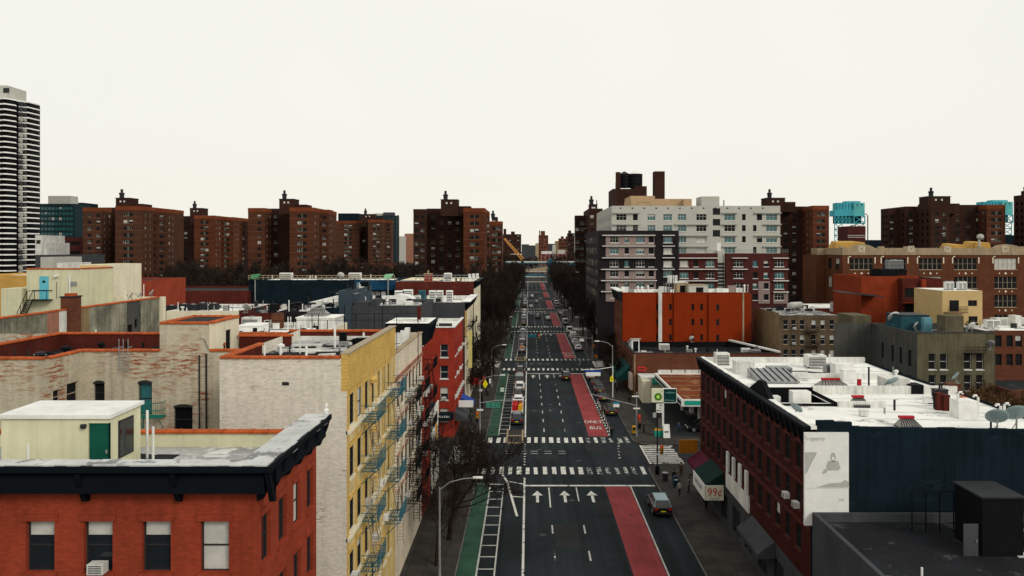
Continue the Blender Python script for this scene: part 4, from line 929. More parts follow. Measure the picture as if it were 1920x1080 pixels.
# long building with the navy band
t = block('navy_band_building', 'long building with dark navy band and pipe railing along its roof', wx(466, 152), wx(740, 152), 152, 168, 21.6, 'slate_blue', 'white_roof', .4, S_=dict(us=lin(wx(684, 152), wx(724, 152), 4), zs=[17.8], w=.95, h=1.5, fm='frame_white', gm='glass_dull', style='trip'))
bb = MB(); bb.box(wx(665, 152), wx(795, 152), 151.75, 151.97, 19.6, 21.5); bb.build('navy_fascia', mat('navy_fascia', (.008, .05, .11), .5, .15, .5), t)
railing(t, (wx(466, 151.8), 151.8), (wx(740, 151.8), 151.8), 21.6, .9, 30, 'stone', .07)
clutter(t, wx(480, 154), wx(735, 154), 153, 167, 21.22, 24, 25)
for i, x in enumerate((537, 666)): hvac((wx(x, 154), 154, 21.3), ['squat white vent on the navy band roof, left one', 'squat white vent on the navy band roof, right one'][i], 2.4, 1.4, 1.7, 'white_metal', False)
for i, (x, w_) in enumerate(((477, 1.9), (727, 1.9))):
    q = thing('roof_tarp', ['ragged green tarpaulin on a mast left of the navy band roof', 'pale green tarpaulin box on the navy band roof'][i], 'tarpaulin', (wx(x, 150.5), 150.5, 19))
    bb = MB(); d0 = 150.5; a = wx(x, d0); bb.loft([[(a - w_ / 2, d0, 21.9), (a + w_ * .25, d0, 21.9), (a + w_ * .25, d0 + .8, 21.9), (a - w_ / 2, d0 + .8, 21.9)], [(a - w_ * .3, d0, 22.8), (a + w_ * .6, d0, 22.9), (a + w_ * .6, d0 + .8, 22.9), (a - w_ * .3, d0 + .8, 22.8)]]); bb.build('tarp', mat('green_tarp' if i else 'dark_green_tarp', (.25, .5, .3) if i else (.1, .28, .13), .7, .25, 2), q)
    bb = MB(); bb.tube([(a, d0 + .4, 17), (a, d0 + .4, 21.9)], .12, 6); bb.build('mast', M['steel'], q)
# row of dark houses facing us on the far side of the cross street
rows = [('brick_row_house', 'dark red row house with white roof clutter, left end of the dark row', 449, 520, 112.0, 587, 'dark_red', 'frame_dark', 3),
        ('brown_row_house', 'brown-black row house with two white window heads', 520.5, 586, 112.4, 584, 'plum_dark', 'frame_dark', 3),
        ('navy_row_house', 'black-blue row house with white-topped roof', 586.5, 634, 112.0, 577, 'slate_blue', 'frame_dark', 2),
        ('slate_row_house', 'narrow tall slate blue house in the dark row', 634.5, 658, 112.6, 545, 'blue_slate', 'frame_dark', 0),
        ('grey_row_house', 'broad dark grey windowless row house below the white barrel hut', 658.5, 789, 113.0, 573, 'charcoal', 'frame_dark', 0)]
M['blue_slate'] = mat('blue_slate_cladding', (.045, .065, .085), .8, .15, .5, streak=.3)
for nm, lb, xa, xb, d, yt, mm, fmn, nc in rows:
    z = wz(yt, d); q = dict(us=lin(wx(xa, d) + .5, wx(xb, d) - .5, nc), zs=[z - 4.2, z - 7.4, z - 10.6], w=1.1, h=1.8, fm=fmn, gm='glass_dull', sill='charcoal', lintel='white_dirty' if nm == 'brown_row_house' else None) if nc else None
    t = block(nm, lb, wx(xa, d), wx(xb, d), d, d + 15, z, mm, 'white_roof' if nc else 'grey_roof', .6, S_=q, group='row houses across the cross street')
    for k in range(4 if nc else 2):
        xx = rnd.uniform(wx(xa, d) + .8, wx(xb, d) - 1.2); yy = rnd.uniform(d + 3, d + 12); hh = rnd.uniform(.6, 1.7)
        bb = MB(); bb.box(xx, xx + rnd.uniform(.6, 1.6), yy, yy + 1.2, z - .6, z - .6 + hh); bb.build('roof_box', M[rnd.choice(['white_dirty', 'white_metal', 'black', 'dark_red'])], t)
    for k in range(3): pipe(t, rnd.uniform(wx(xa, d) + .5, wx(xb, d) - .5), d + rnd.uniform(1, 10), z - .6, rnd.uniform(1.0, 2.4), .08, rnd.choice(['white_metal', 'dark_steel']))
    clutter(t, wx(xa, d) + .6, wx(xb, d) - .6, d + 1, d + 14, z - .58, 22 if nc else 14, int(xa))
    if nm == 'grey_row_house': 
        bb = MB(); bb.box(wx(662, d), wx(700, d), d + .31, d + 5, z - .6, z + .5); bb.box(wx(695, d), wx(707, d), d - .02, d + 4, z, z + .9); bb.build('stepped_parapet', M['charcoal'], t)
dish((wx(461, 113), 112.8, wz(587, 112)), 'upper grey dish on the dark red row house', 170, 1.3)
dish((wx(464, 112.3), 112.3, wz(587, 112)), 'lower grey dish at the corner of the dark red row house', 150, 1.4)
dish((wx(638, 150), 150.4, 21.6), 'small pale dish on the navy band roof railing', 180, 1.6)
# filler blocks between, seen only as slivers of roof
t = block('low_tenement', 'low dark tenement left of the dark row under the white roofs', wx(312, 112), wx(448, 112), 112, 126, wz(583, 112), {'S': 'cream', 'E': 'dark_red'}, 'white_roof', .4, pm='white_dirty')
clutter(t, wx(316, 112), wx(444, 112), 113, 125, wz(583, 112) - .38, 26, 26)
block('low_tenement', 'wide dark tenement behind the pale houses, below the towers', wx(210, 150), wx(464, 150), 150, 168, wz(545, 150), 'dark_red', 'tar', .4)
# ---------------------------------------------------------------- RIGHT, near: maroon tenement row with white roof, blue side wall and billboard
t = thing('maroon_tenement', 'long maroon tenement with white roof, dark blue side wall and shops below', 'building', (27, 69, 0))
x0, x1, y0, y1, z = RB, 38.6, 52.4, 86.0, 15.4
bb = MB(); us = lin(y0 + 1.2, y1 - .4, 14)
M['maroon_sill'] = mat('maroon_sill', (.085, .022, .018), .8, .2, 1)
facade(bb, t, 'W', x0, y0, y1, 4.4, z, us, [11.9, 8.95, 6.0], 1.05, 1.95, fm='frame_dark', gm='glass_dull', sill='maroon_sill', lintel='maroon_sill', pb=.06, ac=.12, depth=.1)
facade(bb, t, 'N', y1, x0, x1, 0, z, [], [], 1, 1); bb.build('front_wall', M['maroon_paint'], t)
bb = MB(); wall(bb, 'W', x0 + .02, y0, y1, 0, 4.4, [(a, a + 2.6, .6, 3.2) for a in (54, 58, 62, 66, 70, 74.5, 78.5, 82.2)], .2); bb.build('shop_front', M['charcoal'], t)
for a in (54, 58, 62, 66, 70, 74.5, 78.5, 82.2): window(t, 'W', x0 + .02, a + 1.3, .6, 2.6, 2.6, 'frame_dark', 'glass', 'pair', .15, pb=0)
bb = MB(); wall(bb, 'S', y0, x0, x1, 0, z - .1); wall(bb, 'E', x1, y0, y1, 0, z - .3); bb.build('side_wall', M['slate_blue'], t)
bb = MB()                                            # uneven top of the blue wall
n = 30
for i in range(n):
    a, c = x0 + .45 + (x1 - x0 - .45) * i / n, x0 + .45 + (x1 - x0 - .45) * (i + 1) / n
    bb.box(a, c, y0 - .02, y0 + .3, z - .45, z + .12 - .3 * i / n + rnd.uniform(-.03, .04) + (.42 if i < 2 else .3 if i in (2, 3) else 0))
bb.build('wall_top', M['slate_blue'], t)
zr = z - .35
bb = MB()
N1, N2 = 14, 22
def rz_(u, v): return zr - .15 * u + .05 * math.sin(v * 9 + u * 4) * (.3 + u) - .12 * (1 - v)
g = [[(x0 + .3 + (x1 - x0 - .3) * i / N1, y0 + .3 + (y1 - y0 - .3) * j / N2, rz_(i / N1, j / N2)) for i in range(N1 + 1)] for j in range(N2 + 1)]
for j in range(N2):
    for i in range(N1):
        xa, ya = g[j][i][0], g[j][i][1]
        if 62.5 < ya < 66.5 and xa < 25.2: continue
        bb.poly([g[j][i], g[j][i + 1], g[j + 1][i + 1], g[j + 1][i]])
bb.build('roof', M['white_roof'], t)
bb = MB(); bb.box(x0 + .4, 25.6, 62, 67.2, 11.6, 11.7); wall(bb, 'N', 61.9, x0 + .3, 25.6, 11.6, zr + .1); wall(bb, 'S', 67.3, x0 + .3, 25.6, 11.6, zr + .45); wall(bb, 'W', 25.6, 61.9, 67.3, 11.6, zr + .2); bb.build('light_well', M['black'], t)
bb = MB(); bb.extrude([(61.8, z - .3), (62.4, z + .1), (64.4, z + 1.15), (65.2, z + 1.15), (68.4, z - .2)], 'x', x0 + .32, x0 + .7); bb.build('gable_parapet', M['black'], t)
for q in ((25.6, x1, 67.2, 67.55, zr - .5, zr + .55), (22.0, x1 - 1.5, 75.2, 75.5, zr - .4, zr + .35), (x0 + .3, x1, y1 - .35, y1 - .01, zr - .3, z + .1), (25.6, 29.5, 61.6, 61.9, zr - .4, zr + .32)): bb = MB(); bb.box(*q); bb.build('party_wall', M['white_dirty'], t)
bb = MB()
for i in range(40):
    a, c = y0 + (y1 - y0) * i / 40, y0 + (y1 - y0) * (i + 1) / 40
    if 61.5 < a < 68: continue
    bb.box(x0 + .02, x0 + .45 + rnd.uniform(-.05, .08), a, c, z - .4, z + .14 + rnd.uniform(-.03, .05))
bb.build('parapet_cap', M['white_roof'], t)
cornice(t, 'W', x0, y0, y1, 14.5, z + .12, .5, 'cornice', step=1.3, bw=.22)
for yy in (10.95, 8.1): bb = MB(); bb.box(x0 - .07, x0 + .02, y0, y1, yy, yy + .16); bb.build('string_course', M['maroon_sill'], t)
# things on the roof
seams(t, x0 + .5, x1 - .2, 68, y1, lambda u, v: rz_(u, .5 + v / 2)); seams(t, 26, x1 - .2, y0 + .8, 67, lambda u, v: rz_(.3 + .7 * u, v / 2.2))
clutter(t, 26, x1 - 1, 55, 84, zr - .05, 22, 31)
M['red_trim'] = mat('red_trim', (.38, .02, .03), .6, .15, 2)
for i, (x, y, w_, l_) in enumerate(((1703, 799, 1.5, 1.3), (1611, 758, 1.3, 1.2), (1561, 724, 2.7, 2.0))):
    q = gp(x, y, zr); skylight(t, q[0] - w_ / 2, q[0] + w_ / 2, q[1] - l_ / 2, q[1] + l_ / 2, zr - .2, 'dark_steel', 'red_trim', .75)
def rbox(x0_, x1_, yb, yt, dep, m, name, zb=None):    # box on the roof from its pixel outline
    d = gd(yb, zr); bb = MB(); bb.box(wx(x0_, d), wx(x1_, d), d, d + dep, zr - .25, wz(yt, d)); return bb.build(name, M[m], t)
rbox(1487, 1521, 757, 735, 1.0, 'white_metal', 'chimney'); rbox(1441, 1464, 752, 744, .8, 'white_metal', 'chimney'); rbox(1567, 1602, 707, 683, 1.4, 'white_metal', 'bulkhead')
rbox(1380, 1415, 700, 678, 1.4, 'white_dirty', 'bulkhead'); rbox(1662, 1706, 733, 710, 1.8, 'white_dirty', 'bulkhead'); rbox(1709, 1732, 736, 722, 1.4, 'black', 'roof_hatch')
rbox(1798, 1833, 780, 752, 1.3, 'white_metal', 'chimney'); rbox(1780, 1802, 735, 720, 1.0, 'brown_brick', 'chimney'); rbox(1804, 1815, 752, 745, .7, 'coping', 'flue_cap')
rbox(1757, 1768, 764, 737, .5, 'dark_red', 'flue'); rbox(1770, 1782, 765, 741, .5, 'dark_red', 'flue')
for x, yb, yt, rr, mm, hk in ((1611, 729, 711, .19, 'red_trim', 0), (1629, 727, 688, .08, 'black', 0), (1834, 773, 745, .09, 'white_metal', -1), (1883, 781, 760, .1, 'white_metal', 1), (1858, 798, 772, .07, 'black', 0), (1796, 778, 739, .09, 'white_metal', 1), (1876, 781, 762, .1, 'white_metal', -1)):
    d = gd(yb, zr); pipe(t, wx(x, d), d, zr - .2, wz(yt, d) - zr + .2, rr, mm, 'vent_pipe', hk)
bb = MB()                                            # long sloping skylight with dark bars
d = gd(718, zr); xa, xb = wx(1425, d), wx(1500, d); bb.loft([[(xa, d, zr), (xb, d, zr), (xb, d + 4.2, zr), (xa, d + 4.2, zr)], [(xa, d, zr + .15), (xb, d, zr + .15), (xb, d + 4.2, zr + .75), (xa, d + 4.2, zr + .75)]]); lsk = bb.build('sloping_skylight', M['steel'], t)
bb = MB()
for k in range(6): xx = xa + (xb - xa) * (k + .5) / 6; bb.tube([(xx, d, zr + .2), (xx, d + 4.2, zr + .8)], .06, 4)
o = bb.build('glazing_bars', M['black'], t); o.parent = lsk
for i, (x, y, w_, dp, h_, lb) in enumerate(((1353, 683, 1.5, 1.2, 1.3, 'weathered white roof unit nearest the avenue edge of the white roof'), (1528, 688, 2.0, 1.4, 1.35, 'weathered white roof unit at the back of the white roof'), (1460, 700, 2.3, 1.6, .7, 'low grey fan unit in the middle of the white roof'), (1556, 700, 1.1, 1.0, 1.0, 'small dark unit left of the white roof hut'))):
    q = gp(x, y, zr); hvac(q, lb, w_, dp, h_, 'white_dirty' if i < 2 else 'steel', i == 1)
for x, y, s_, rz0, lb in ((1492, 778, 1.15, 120, 'grey-blue dish at the avenue corner of the white roof'), (1674, 733, 1.5, 200, 'grey-blue dish leaning on the white hut in mid roof'), (1870, 805, 1.7, 160, 'big grey dish at the blue wall end of the white roof'), (1906, 800, 1.8, 170, 'big grey-green dish at the far right edge of the white roof'), (1793, 737, 1.0, 250, 'small white dish on the brick chimney of the white roof')):
    M.setdefault('dish_blue', mat('dish_blue_grey', (.24, .31, .32), .6, .15, 2)); q = gp(x, y, zr); dish((q[0], q[1], zr - .2 if x != 1793 else zr + .9), lb, rz0, s_, 40, 'dish_blue')
bb = MB(); q = gp(1450, 700, zr); bb.tube([(q[0] - 1.6, q[1] + .6, zr + .1), (q[0] + 3.4, q[1] + .5, zr + .12), (q[0] + 5, q[1] - .4, zr + .1)], .06, 5); bb.tube([(q[0] - .5, q[1] - 1.6, zr + .1), (q[0] + 6, q[1] - 1.8, zr + .12)], .07, 5); bb.build('roof_conduit', M['dark_steel'], t)
# billboard on the blue wall
bt = thing('billboard', 'tall white faded advertising billboard on the dark blue wall', 'billboard', (21.6, 52.3, 8))
bxa, bxb = wx(1508, 52.25), wx(1591, 52.25); zt, zb = wz(811, 52.25), wz(985, 52.25)
bb = MB(); bb.box(bxa, bxb, 52.2, 52.385, zb, zt); bb.build('panel', M['white_sign'], bt)
faint = mat('faded_print', (.5, .5, .475), .6, .05, 2); mid = mat('faded_print_grey', (.42, .42, .4), .6, .05, 2)
yy = 52.19
def bp(px_, py_): return (wx(px_, 52.2), yy, wz(py_, 52.2))
for pts in ([(1509, 848), (1532, 848), (1512, 888), (1510, 888)], [(1529, 914), (1556, 906), (1576, 905), (1584, 900), (1591, 903), (1592.5, 914)], [(1549, 875), (1553, 864), (1571, 864), (1576, 878), (1571, 882), (1550, 882)], [(1541, 888), (1546, 879), (1551, 882), (1549, 887)]):
    bb = MB(); bb.poly([bp(*p) for p in pts]); bb.build('print', mid, bt)
bb = MB(); c0 = bp(1562, 857); bb.poly([(c0[0] + .19 * math.cos(a), yy, c0[2] + .33 * math.sin(a)) for a in [k * math.pi / 8 for k in range(16)]]); bb.build('print', mid, bt)
bb = MB(); bb.poly([(c0[0] + .09 * math.cos(a), yy - .004, c0[2] - .1 + .14 * math.sin(a)) for a in [k * math.pi / 6 for k in range(12)]]); bb.build('print', M['white_sign'], bt)
bb = MB(); bb.box(bxa + .02, bxb - .02, 52.188, 52.192, wz(915.6, 52.2), wz(915, 52.2)); bb.build('print', faint, bt)
upright_text('Property', .42, faint, bt, 'S', 52.195, wx(1527, 52.2), wz(822, 52.2), .002); upright_text('21', .34, M['white_sign'], bt, 'S', 52.18, wx(1520, 52.2), wz(858, 52.2), .002)
upright_text('ZA', .3, faint, bt, 'S', 52.195, wx(1577, 52.2), wz(937, 52.2), .002)
# shop awnings, the 99 cent sign, white panelled shop front, orange hanging sign
M['dark_green'] = mat('dark_green_canvas', (.006, .024, .02), .8, .15, 1); M['plum_canvas'] = mat('plum_canvas', (.09, .012, .03), .8, .2, 1)
awning(t, RB - .02, RB - 1.9, 75.6, 80.8, 4.1, 5.3, 'dark_green'); awning(t, RB - .02, RB - 1.6, 81.2, 85.6, 3.9, 4.9, 'plum_canvas')
bb = MB(); bb.box(RB - 2.0, RB - 1.92, 75.6, 80.8, 2.55, 4.05); sg = bb.build('shop_sign', M['white_sign'], t)
bb = MB(); bb.box(RB - 1.9, RB - .1, 75.42, 75.55, 2.55, 4.05); bb.build('shop_sign', mat('price_board', (.7, .68, .55), .6, .05, 2), t)
upright_text('99¢', 1.15, mat('sign_red', (.5, .01, .02), .5, 0), t, 'S', 75.41, RB - 1.0, 3.35, .004, sx=.9)
upright_text('AND UP', .22, mat('sign_black', (.02, .02, .02), .5, 0), t, 'S', 75.41, RB - 1.0, 2.72, .004)
upright_text('DISCOUNT', .62, mat('sign_grey', (.2, .2, .22), .5, 0), t, 'W', RB - 2.0, 78.2, 3.35, .004)
bb = MB(); bb.box(RB - .16, RB - .005, 66.8, 74.4, 4.3, 5.8)
for k in range(4): bb.box(RB - .2, RB - .004, 67.2 + 2.1 * k, 67.85 + 2.1 * k, 5.8, 7.9)
bb.build('white_shop_panel', M['white_dirty'], t)
awning(t, RB - .02, RB - 1.4, 60, 66, 3.4, 4.4, 'charcoal')
bb = MB(); bb.box(RB - 2.4, RB - .3, 86.15, 86.35, 4.4, 5.9); hs = bb.build('hanging_sign', mat('orange_hanging_sign', (.35, .13, .012), .5, .15, 2), t); bb = MB(); bb.tube([(RB, 86.25, 5.6), (RB - .3, 86.25, 5.6)], .05, 4); bb.build('bracket', M['black'], t)
# low building in front of the blue wall (roof hut and railings reach into view)
t = block('low_building', 'low dark building at the bottom right below the blue wall', RB, 46, 37, 52.1, 9.6, 'charcoal', 'tar', .6)
d = 46.0; bulkhead(t, wx(1790, d + 3), wx(1862, d + 3), d, d + 3, 9.0, wz(906, d + 3), 'black', 'dark_steel', ('S', wx(1822, d), .9, 2.0, 'charcoal'))
clutter(t, RB + 1, 40, 38, 51, 9.02, 14, 33)
railing(t, (wx(1710, 50), 50), (wx(1788, 50), 50), 9.0, wz(921, 50) - 9.0, 3, 'black', .04); railing(t, (wx(1862, 50), 50), (wx(1935, 50), 50), 9.0, wz(927, 50) - 9.0, 4, 'black', .04)
block('low_building', 'dark low-rise at the lower right corner behind the white roof end', 36.5, 60, 53, 86, 9.0, 'maroon_paint', 'tar', .5)

# ---------------------------------------------------------------- gas station
g = thing('gas_station_canopy', 'gas station canopy with rusty orange top and white and teal fascia', 'canopy', (30, 123, 0))
x0, x1, y0, y1, z = 22.8, 39.0, 111.3, 135.0, 5.5
rust = mat('rusty_canopy_top', (.16, .034, .01), .8, .35, .35, patch=((.3, .16, .06), .58, .3))
bb = MB(); bb.box(x0 + .25, x1 - .25, y0 + .25, y1 - .25, z - .9, z - .25); bb.build('deck', M['charcoal'], g)
bb = MB(); bb.poly([(x0 + .26, y0 + .26, z - .245), (x1 - .26, y0 + .26, z - .245), (x1 - .26, y1 - .26, z - .245), (x0 + .26, y1 - .26, z - .245)]); bb.build('top', rust, g)
for f, a in (('S', (x0, x1, y0, y0 + .25)), ('N', (x0, x1, y1 - .25, y1)), ('W', (x0, x0 + .25, y0 + .25, y1 - .25)), ('E', (x1 - .25, x1, y0 + .25, y1 - .25))):
    bb = MB(); bb.box(a[0], a[1], a[2], a[3], z - 1.05, z); bb.build('fascia', M['white_metal'], g)
M['bp_teal'] = mat('station_teal', (.02, .3, .22), .4, .1, 2)
bb = MB(); bb.box(x0 + .45, x1 - .3, y0 - .03, y0, z - .85, z - .2); bb.build('fascia_band', M['bp_teal'], g)
bb = MB(); bb.box(x0 - .03, x0, y0 + .3, y1 - .4, z - .85, z - .4); bb.build('fascia_band', M['dark_green'], g)
for k in range(6): bb = MB(); a = x0 + .6 + k * 2.5; bb.box(a, a + 2.3, y1 - .1, y1 + .1, z - .3, z + .55); bb.build('back_panel', M['white_dirty'], g)
bb = MB()
for k in range(5): bb.tube([(x0 + .8, y0 + 4 + 4.2 * k, z - .2), (x1 - 1, y0 + 3 + 4.4 * k, z - .2)], .07, 4)
bb.tube([(x0 + 5, y0 + 2, z - .19), (x0 + 11, y1 - 4, z - .19)], .06, 4); bb.tube([(x0 + 9, y0 + 6, z - .19), (x0 + 14, y1 - 4, z - .19)], .06, 4); bb.build('roof_conduit', M['tan'], g)
for x in (26.5, 35): 
    for y in (116, 129): bb = MB(); bb.box(x - .2, x + .2, y - .2, y + .2, .1, z - .9); bb.build('column', M['white_metal'], g)
for i, (x, y) in enumerate(((27.6, 118), (27.6, 126.5), (34, 118), (34, 126.5))):
    q = thing('fuel_pump', ['fuel pump under the canopy nearest the street sign', 'fuel pump under the back of the canopy by the shop', 'fuel pump under the front right of the canopy', 'fuel pump under the back right of the canopy'][i], 'fuel pump', (x, y, .1), 'fuel pumps under the canopy')
    bb = MB(); bb.box(-.9, .9, -1.6, 1.6, 0, .15); bb.build('island', M['kerb'], q, local=True); bb = MB(); bb.box(-.3, .3, -.5, .5, .15, 1.9); bb.build('cabinet', M['white_metal'], q, local=True)
    bb = MB(); bb.box(-.31, .31, -.4, .4, 1.1, 1.6); bb.build('screen', M['black'], q, local=True); bb = MB(); bb.tube([(.34, .3, .9), (.5, .35, .4), (.4, .2, .3), (.33, .1, 1.4)], .03, 5); bb.build('hose', M['black'], q, local=True)
t = thing('station_shop', 'small gas station shop with teal sign under the brown brick building', 'shop', (24, 138, 0))
bb = MB(); facade(bb, t, 'S', 136.4, 20.6, 38, .1, 4.2, [26, 29, 32, 35], [1.0], 2.2, 1.9, style='pair', fm='frame_dark'); wall(bb, 'W', 20.6, 136.4, 140.5, .1, 4.2); bb.build('wall', M['cream'], t)
bb = MB(); bb.box(20.5, 38, 136.3, 140.5, 4.2, 4.5); bb.build('roof', M['white_dirty'], t)
bb = MB(); bb.box(20.6, 22.1, 134.9, 136.38, .1, 4.1); bb.build('kiosk', M['cream'], t); bb = MB(); bb.box(22.6, 25.6, 136.1, 136.35, 3.2, 4.4); bb.build('shop_sign', M['bp_teal'], t)
upright_text('wild bean cafe', .36, M['white_sign'], t, 'S', 136.1, 24.1, 3.8)
s_ = thing('station_sign', 'white and green gas station sign on a white pole at the corner', 'sign', (wx(1243, 110.9), 110.9, .1))
px0 = wx(1243, 110.9); d = 110.9
bb = MB(); bb.box(px0 - .14, px0 + .14, d - .14, d + .14, .1, wz(756, d)); bb.build('pole', M['white_metal'], s_)
bb = MB(); bb.box(wx(1221.5, d), wx(1244, d), d - .22, d + .22, wz(754, d), wz(728.5, d)); bb.build('logo_panel', mat('logo_panel', (.66, .68, .5), .5, .06, 2), s_)
bb = MB(); bb.box(wx(1244.05, d), wx(1267, d), d - .2, d + .2, wz(753.5, d), wz(729.5, d)); bb.build('green_panel', mat('dark_green_panel', (.006, .04, .04), .4, .1, 2), s_)
bb = MB(); xa, xb, za, zb = wx(1244, d), wx(1267.6, d), wz(754.3, d), wz(728.8, d)
bb.box(xa, xb, d - .24, d + .2, zb, zb + .06); bb.box(xa, xb, d - .24, d + .2, za - .06, za); bb.box(xb, xb + .06, d - .24, d + .2, za, zb); bb.build('trim', M['white_metal'], s_)
cx_, cz_ = wx(1233.5, d), wz(743.5, d)
def star(r, k, yy, m, nm='sunburst'):
    bb = MB(); n = 36; pts = [(cx_ + r * (1 if j % 2 else .82) * math.cos(2 * math.pi * j / n), yy, cz_ + r * (1 if j % 2 else .82) * math.sin(2 * math.pi * j / n)) for j in range(n)]; bb.poly(pts); bb.build(nm, m, s_)
star(.62, 18, d - .225, mat('sun_green', (.012, .1, .008), .5, 0)); star(.47, 18, d - .231, mat('sun_mid', (.07, .27, .015), .5, 0)); star(.3, 18, d - .237, mat('sun_light', (.33, .55, .06), .5, 0)); star(.15, 18, d - .243, mat('sun_white', (.6, .75, .25), .5, 0))
upright_text('bp', .28, mat('sign_grey_green', (.25, .3, .2), .5, 0), s_, 'S', d - .22, wx(1240.5, d), wz(732.5, d), .004)
upright_text('wildbean', .4, mat('sign_pale_teal', (.2, .4, .36), .5, 0), s_, 'S', d - .2, wx(1256.5, d), wz(735.5, d), .004); upright_text('BP Connect', .32, mat('sign_pale_teal', (.2, .4, .36)), s_, 'S', d - .2, wx(1255.3, d), wz(750, d), .004)
bb = MB(); bb.box(wx(1230.5, d), wx(1242.3, d), d - .12, d + .12, wz(773.5, d), wz(757, d)); bb.build('price_panel', M['white_sign'], s_)
bb = MB()
for yy, xr in ((759, 1), (764, .6), (769, .8)): bb.box(wx(1236, d), wx(1236 + 5 * xr, d), d - .13, d - .12, wz(yy + 1.6, d), wz(yy, d))
bb.box(wx(1231.6, d), wx(1235, d), d - .13, d - .12, wz(770.5, d), wz(768, d)); bb.build('price_figures', mat('sign_black', (.02, .02, .02)), s_)

# ---------------------------------------------------------------- brown brick building with the red arrow, orange building, roof gear
t = thing('brown_brick_building', 'low brown brick building with red arrow sign and green awning', 'building', (33, 149, 0))
x0, x1, y0, y1, z = RB, 47.3, 140.7, 157.9, 8.3
bb = MB(); wall(bb, 'S', y0, x0, x1, 0, z); wall(bb, 'N', y1, x0, x1, 0, z); wall(bb, 'E', x1, y0, y1, 0, z)
facade(bb, t, 'W', x0, y0, y1, 0, z, lin(y0 + .8, y1 - 1, 7), [4.7], 1.5, 2.4, style='dh', fm='frame_tan', gm='glass_dull', pb=.5); bb.build('wall', M['brown_brick'], t)
bb = MB(); bb.box(x0 + .02, x0 + .36, y0 - .05, y0 - .005, .2, 8.1); bb.build('corner_pier', M['tan'], t)
clutter(t, x0 + 1, x1 - 6, y0 + 1, y1 - 1, z - 1.08, 18, 32)
p = MB(); parapet(p, x0, x1, y0, y1, z - 1.1, z, .35); p.build('parapet', M['black'], t); roof_sheet(t, x0, x1, y0, y1, z - 1.09, 'tar', .35)
bb = MB(); bb.box(x0 - .1, x1 + .1, y0 - .08, y0 + .4, z, z + .1); bb.box(x0 - .1, x0 + .4, y0 + .4, y1, z, z + .1); bb.build('coping', M['dark_steel'], t)
bb = MB(); bb.loft([[(x1 - .4, y0, z + .1), (x1 + .2, y0, z + .1), (x1 + .2, y0, z + .4), (x1 - .4, y0, z + .4)], [(x1 - 5.2, y1 - .1, z + .2), (x1 - 4.6, y1 - .1, z + .2), (x1 - 4.6, y1 - .1, z + .5), (x1 - 5.2, y1 - .1, z + .5)]]); bb.build('white_ridge', M['white_roof'], t)
bb = MB(); ax, az = wx(1204, 140.6), wz(691.5, 140.6)
for r_, m_ in ((1.0, 0),):
    o_ = [(-.75, .26), (.25, .26), (.25, .42), (.75, 0), (.25, -.42), (.25, -.26), (-.75, -.26)]
    for (a, c), (e, f_) in zip(o_, o_[1:] + o_[:1]): bb.tube([(ax + a, 140.62, az + c), (ax + e, 140.62, az + f_)], .07, 5)
bb.build('arrow_sign', mat('red_arrow', (.55, .02, .03), .5, 0, emit=.35), t)
bulkhead(t, wx(1184, 150), wx(1199, 150), 150, 155, z - 1.1, wz(636, 150), 'white_metal', 'white_metal', ('S', wx(1192, 150), 1.1, 2.2, 'black'), z1b=wz(636, 150) - 1.4, over=.25)
hvac((wx(1245, 152), 152, z - 1.0), 'white flat roof unit below the white duct of the orange wall', 2.0, 1.2, 1.3, 'white_metal', False)
hvac((wx(1398, 146), 146, z - 1.0), 'white roof unit on the right of the brown brick roof', 1.6, 1.2, 1.2, 'white_metal'); hvac((wx(1416, 145), 145, z - 1.0), 'pale domed roof unit, right end of the brown brick roof', 1.8, 1.2, 1.1, 'steel')
M['deep_teal'] = mat('deep_teal_canvas', (.01, .06, .055), .8, .2, 1); awning(t, RB - .02, RB - 2.6, 145, 157, 2.8, 5.2, 'deep_teal')
bb = MB(); bb.box(RB - .5, RB - .05, 141.2, 144.5, 1.2, 4.2); bb.build('shop_sign', mat('pale_pink_sign', (.55, .43, .38), .6, .1, 2), t)

t = thing('orange_building', 'bright orange walled tenement with antennas and vents crowding its roof', 'building', (34, 165, 0))
x0, x1, y0, y1, z = wx(1166.5, 158), wx(1405, 158), 158.0, 172.0, wz(549, 158)
d = 158.0
recess = [(1235, 1242, .25), (1262, 1297, .0), (1297, 1328, .6)]
bb = MB(); wins = [(1233, 576), (1257, 576), (1299, 576), (1315.5, 576), (1345, 576), (1233, 604), (1257, 604), (1299, 604), (1315.5, 604), (1345, 604), (1233, 633), (1257, 633), (1299, 633), (1315.5, 633), (1345, 633)]
ops = [(wx(x, d) - .28, wx(x, d) + .28, wz(y + 6, d), wz(y - 6, d)) for x, y in wins]
wall(bb, 'S', d, x0, x1, 0, z, ops, .25); bb.build('wall', M['orange'], t); bb = MB(); wall(bb, 'N', y1, x0, x1, 0, z); bb.build('rear_wall', M['orange_dark'], t)
for o in ops: window(t, 'S', d, (o[0] + o[1]) / 2, o[2], o[1] - o[0], o[3] - o[2], 'frame_dark', 'glass_dull', 'dh', .2, pb=0)
for xa, xb, o_ in ((1167.5, 1229, .35), (1263, 1295, .4), (1328, 1397, .35)):   # projecting bays of the wall
    bb = MB(); bb.box(wx(xa, d), wx(xb, d), d - o_, d - .003, 8.35, z - .15); 
    bb.build('wall_bay', M['orange'], t)
for x, y in wins:
    if 1328 < x < 1397:
        window(t, 'S', d - .35, wx(x, d), wz(y + 6, d), .56, 12 * d / F, 'frame_dark', 'glass_dull', 'dh', -.03, pb=0)
bb = MB(); facade(bb, t, 'W', x0, d, y1, 0, z, lin(d + .8, y1 - .6, 4), [14.2, 11, 7.8, 4.6], 1.1, 1.9, fm='frame_dark', gm='glass_dull'); bb.build('front_wall', M['brown_brick'], t)
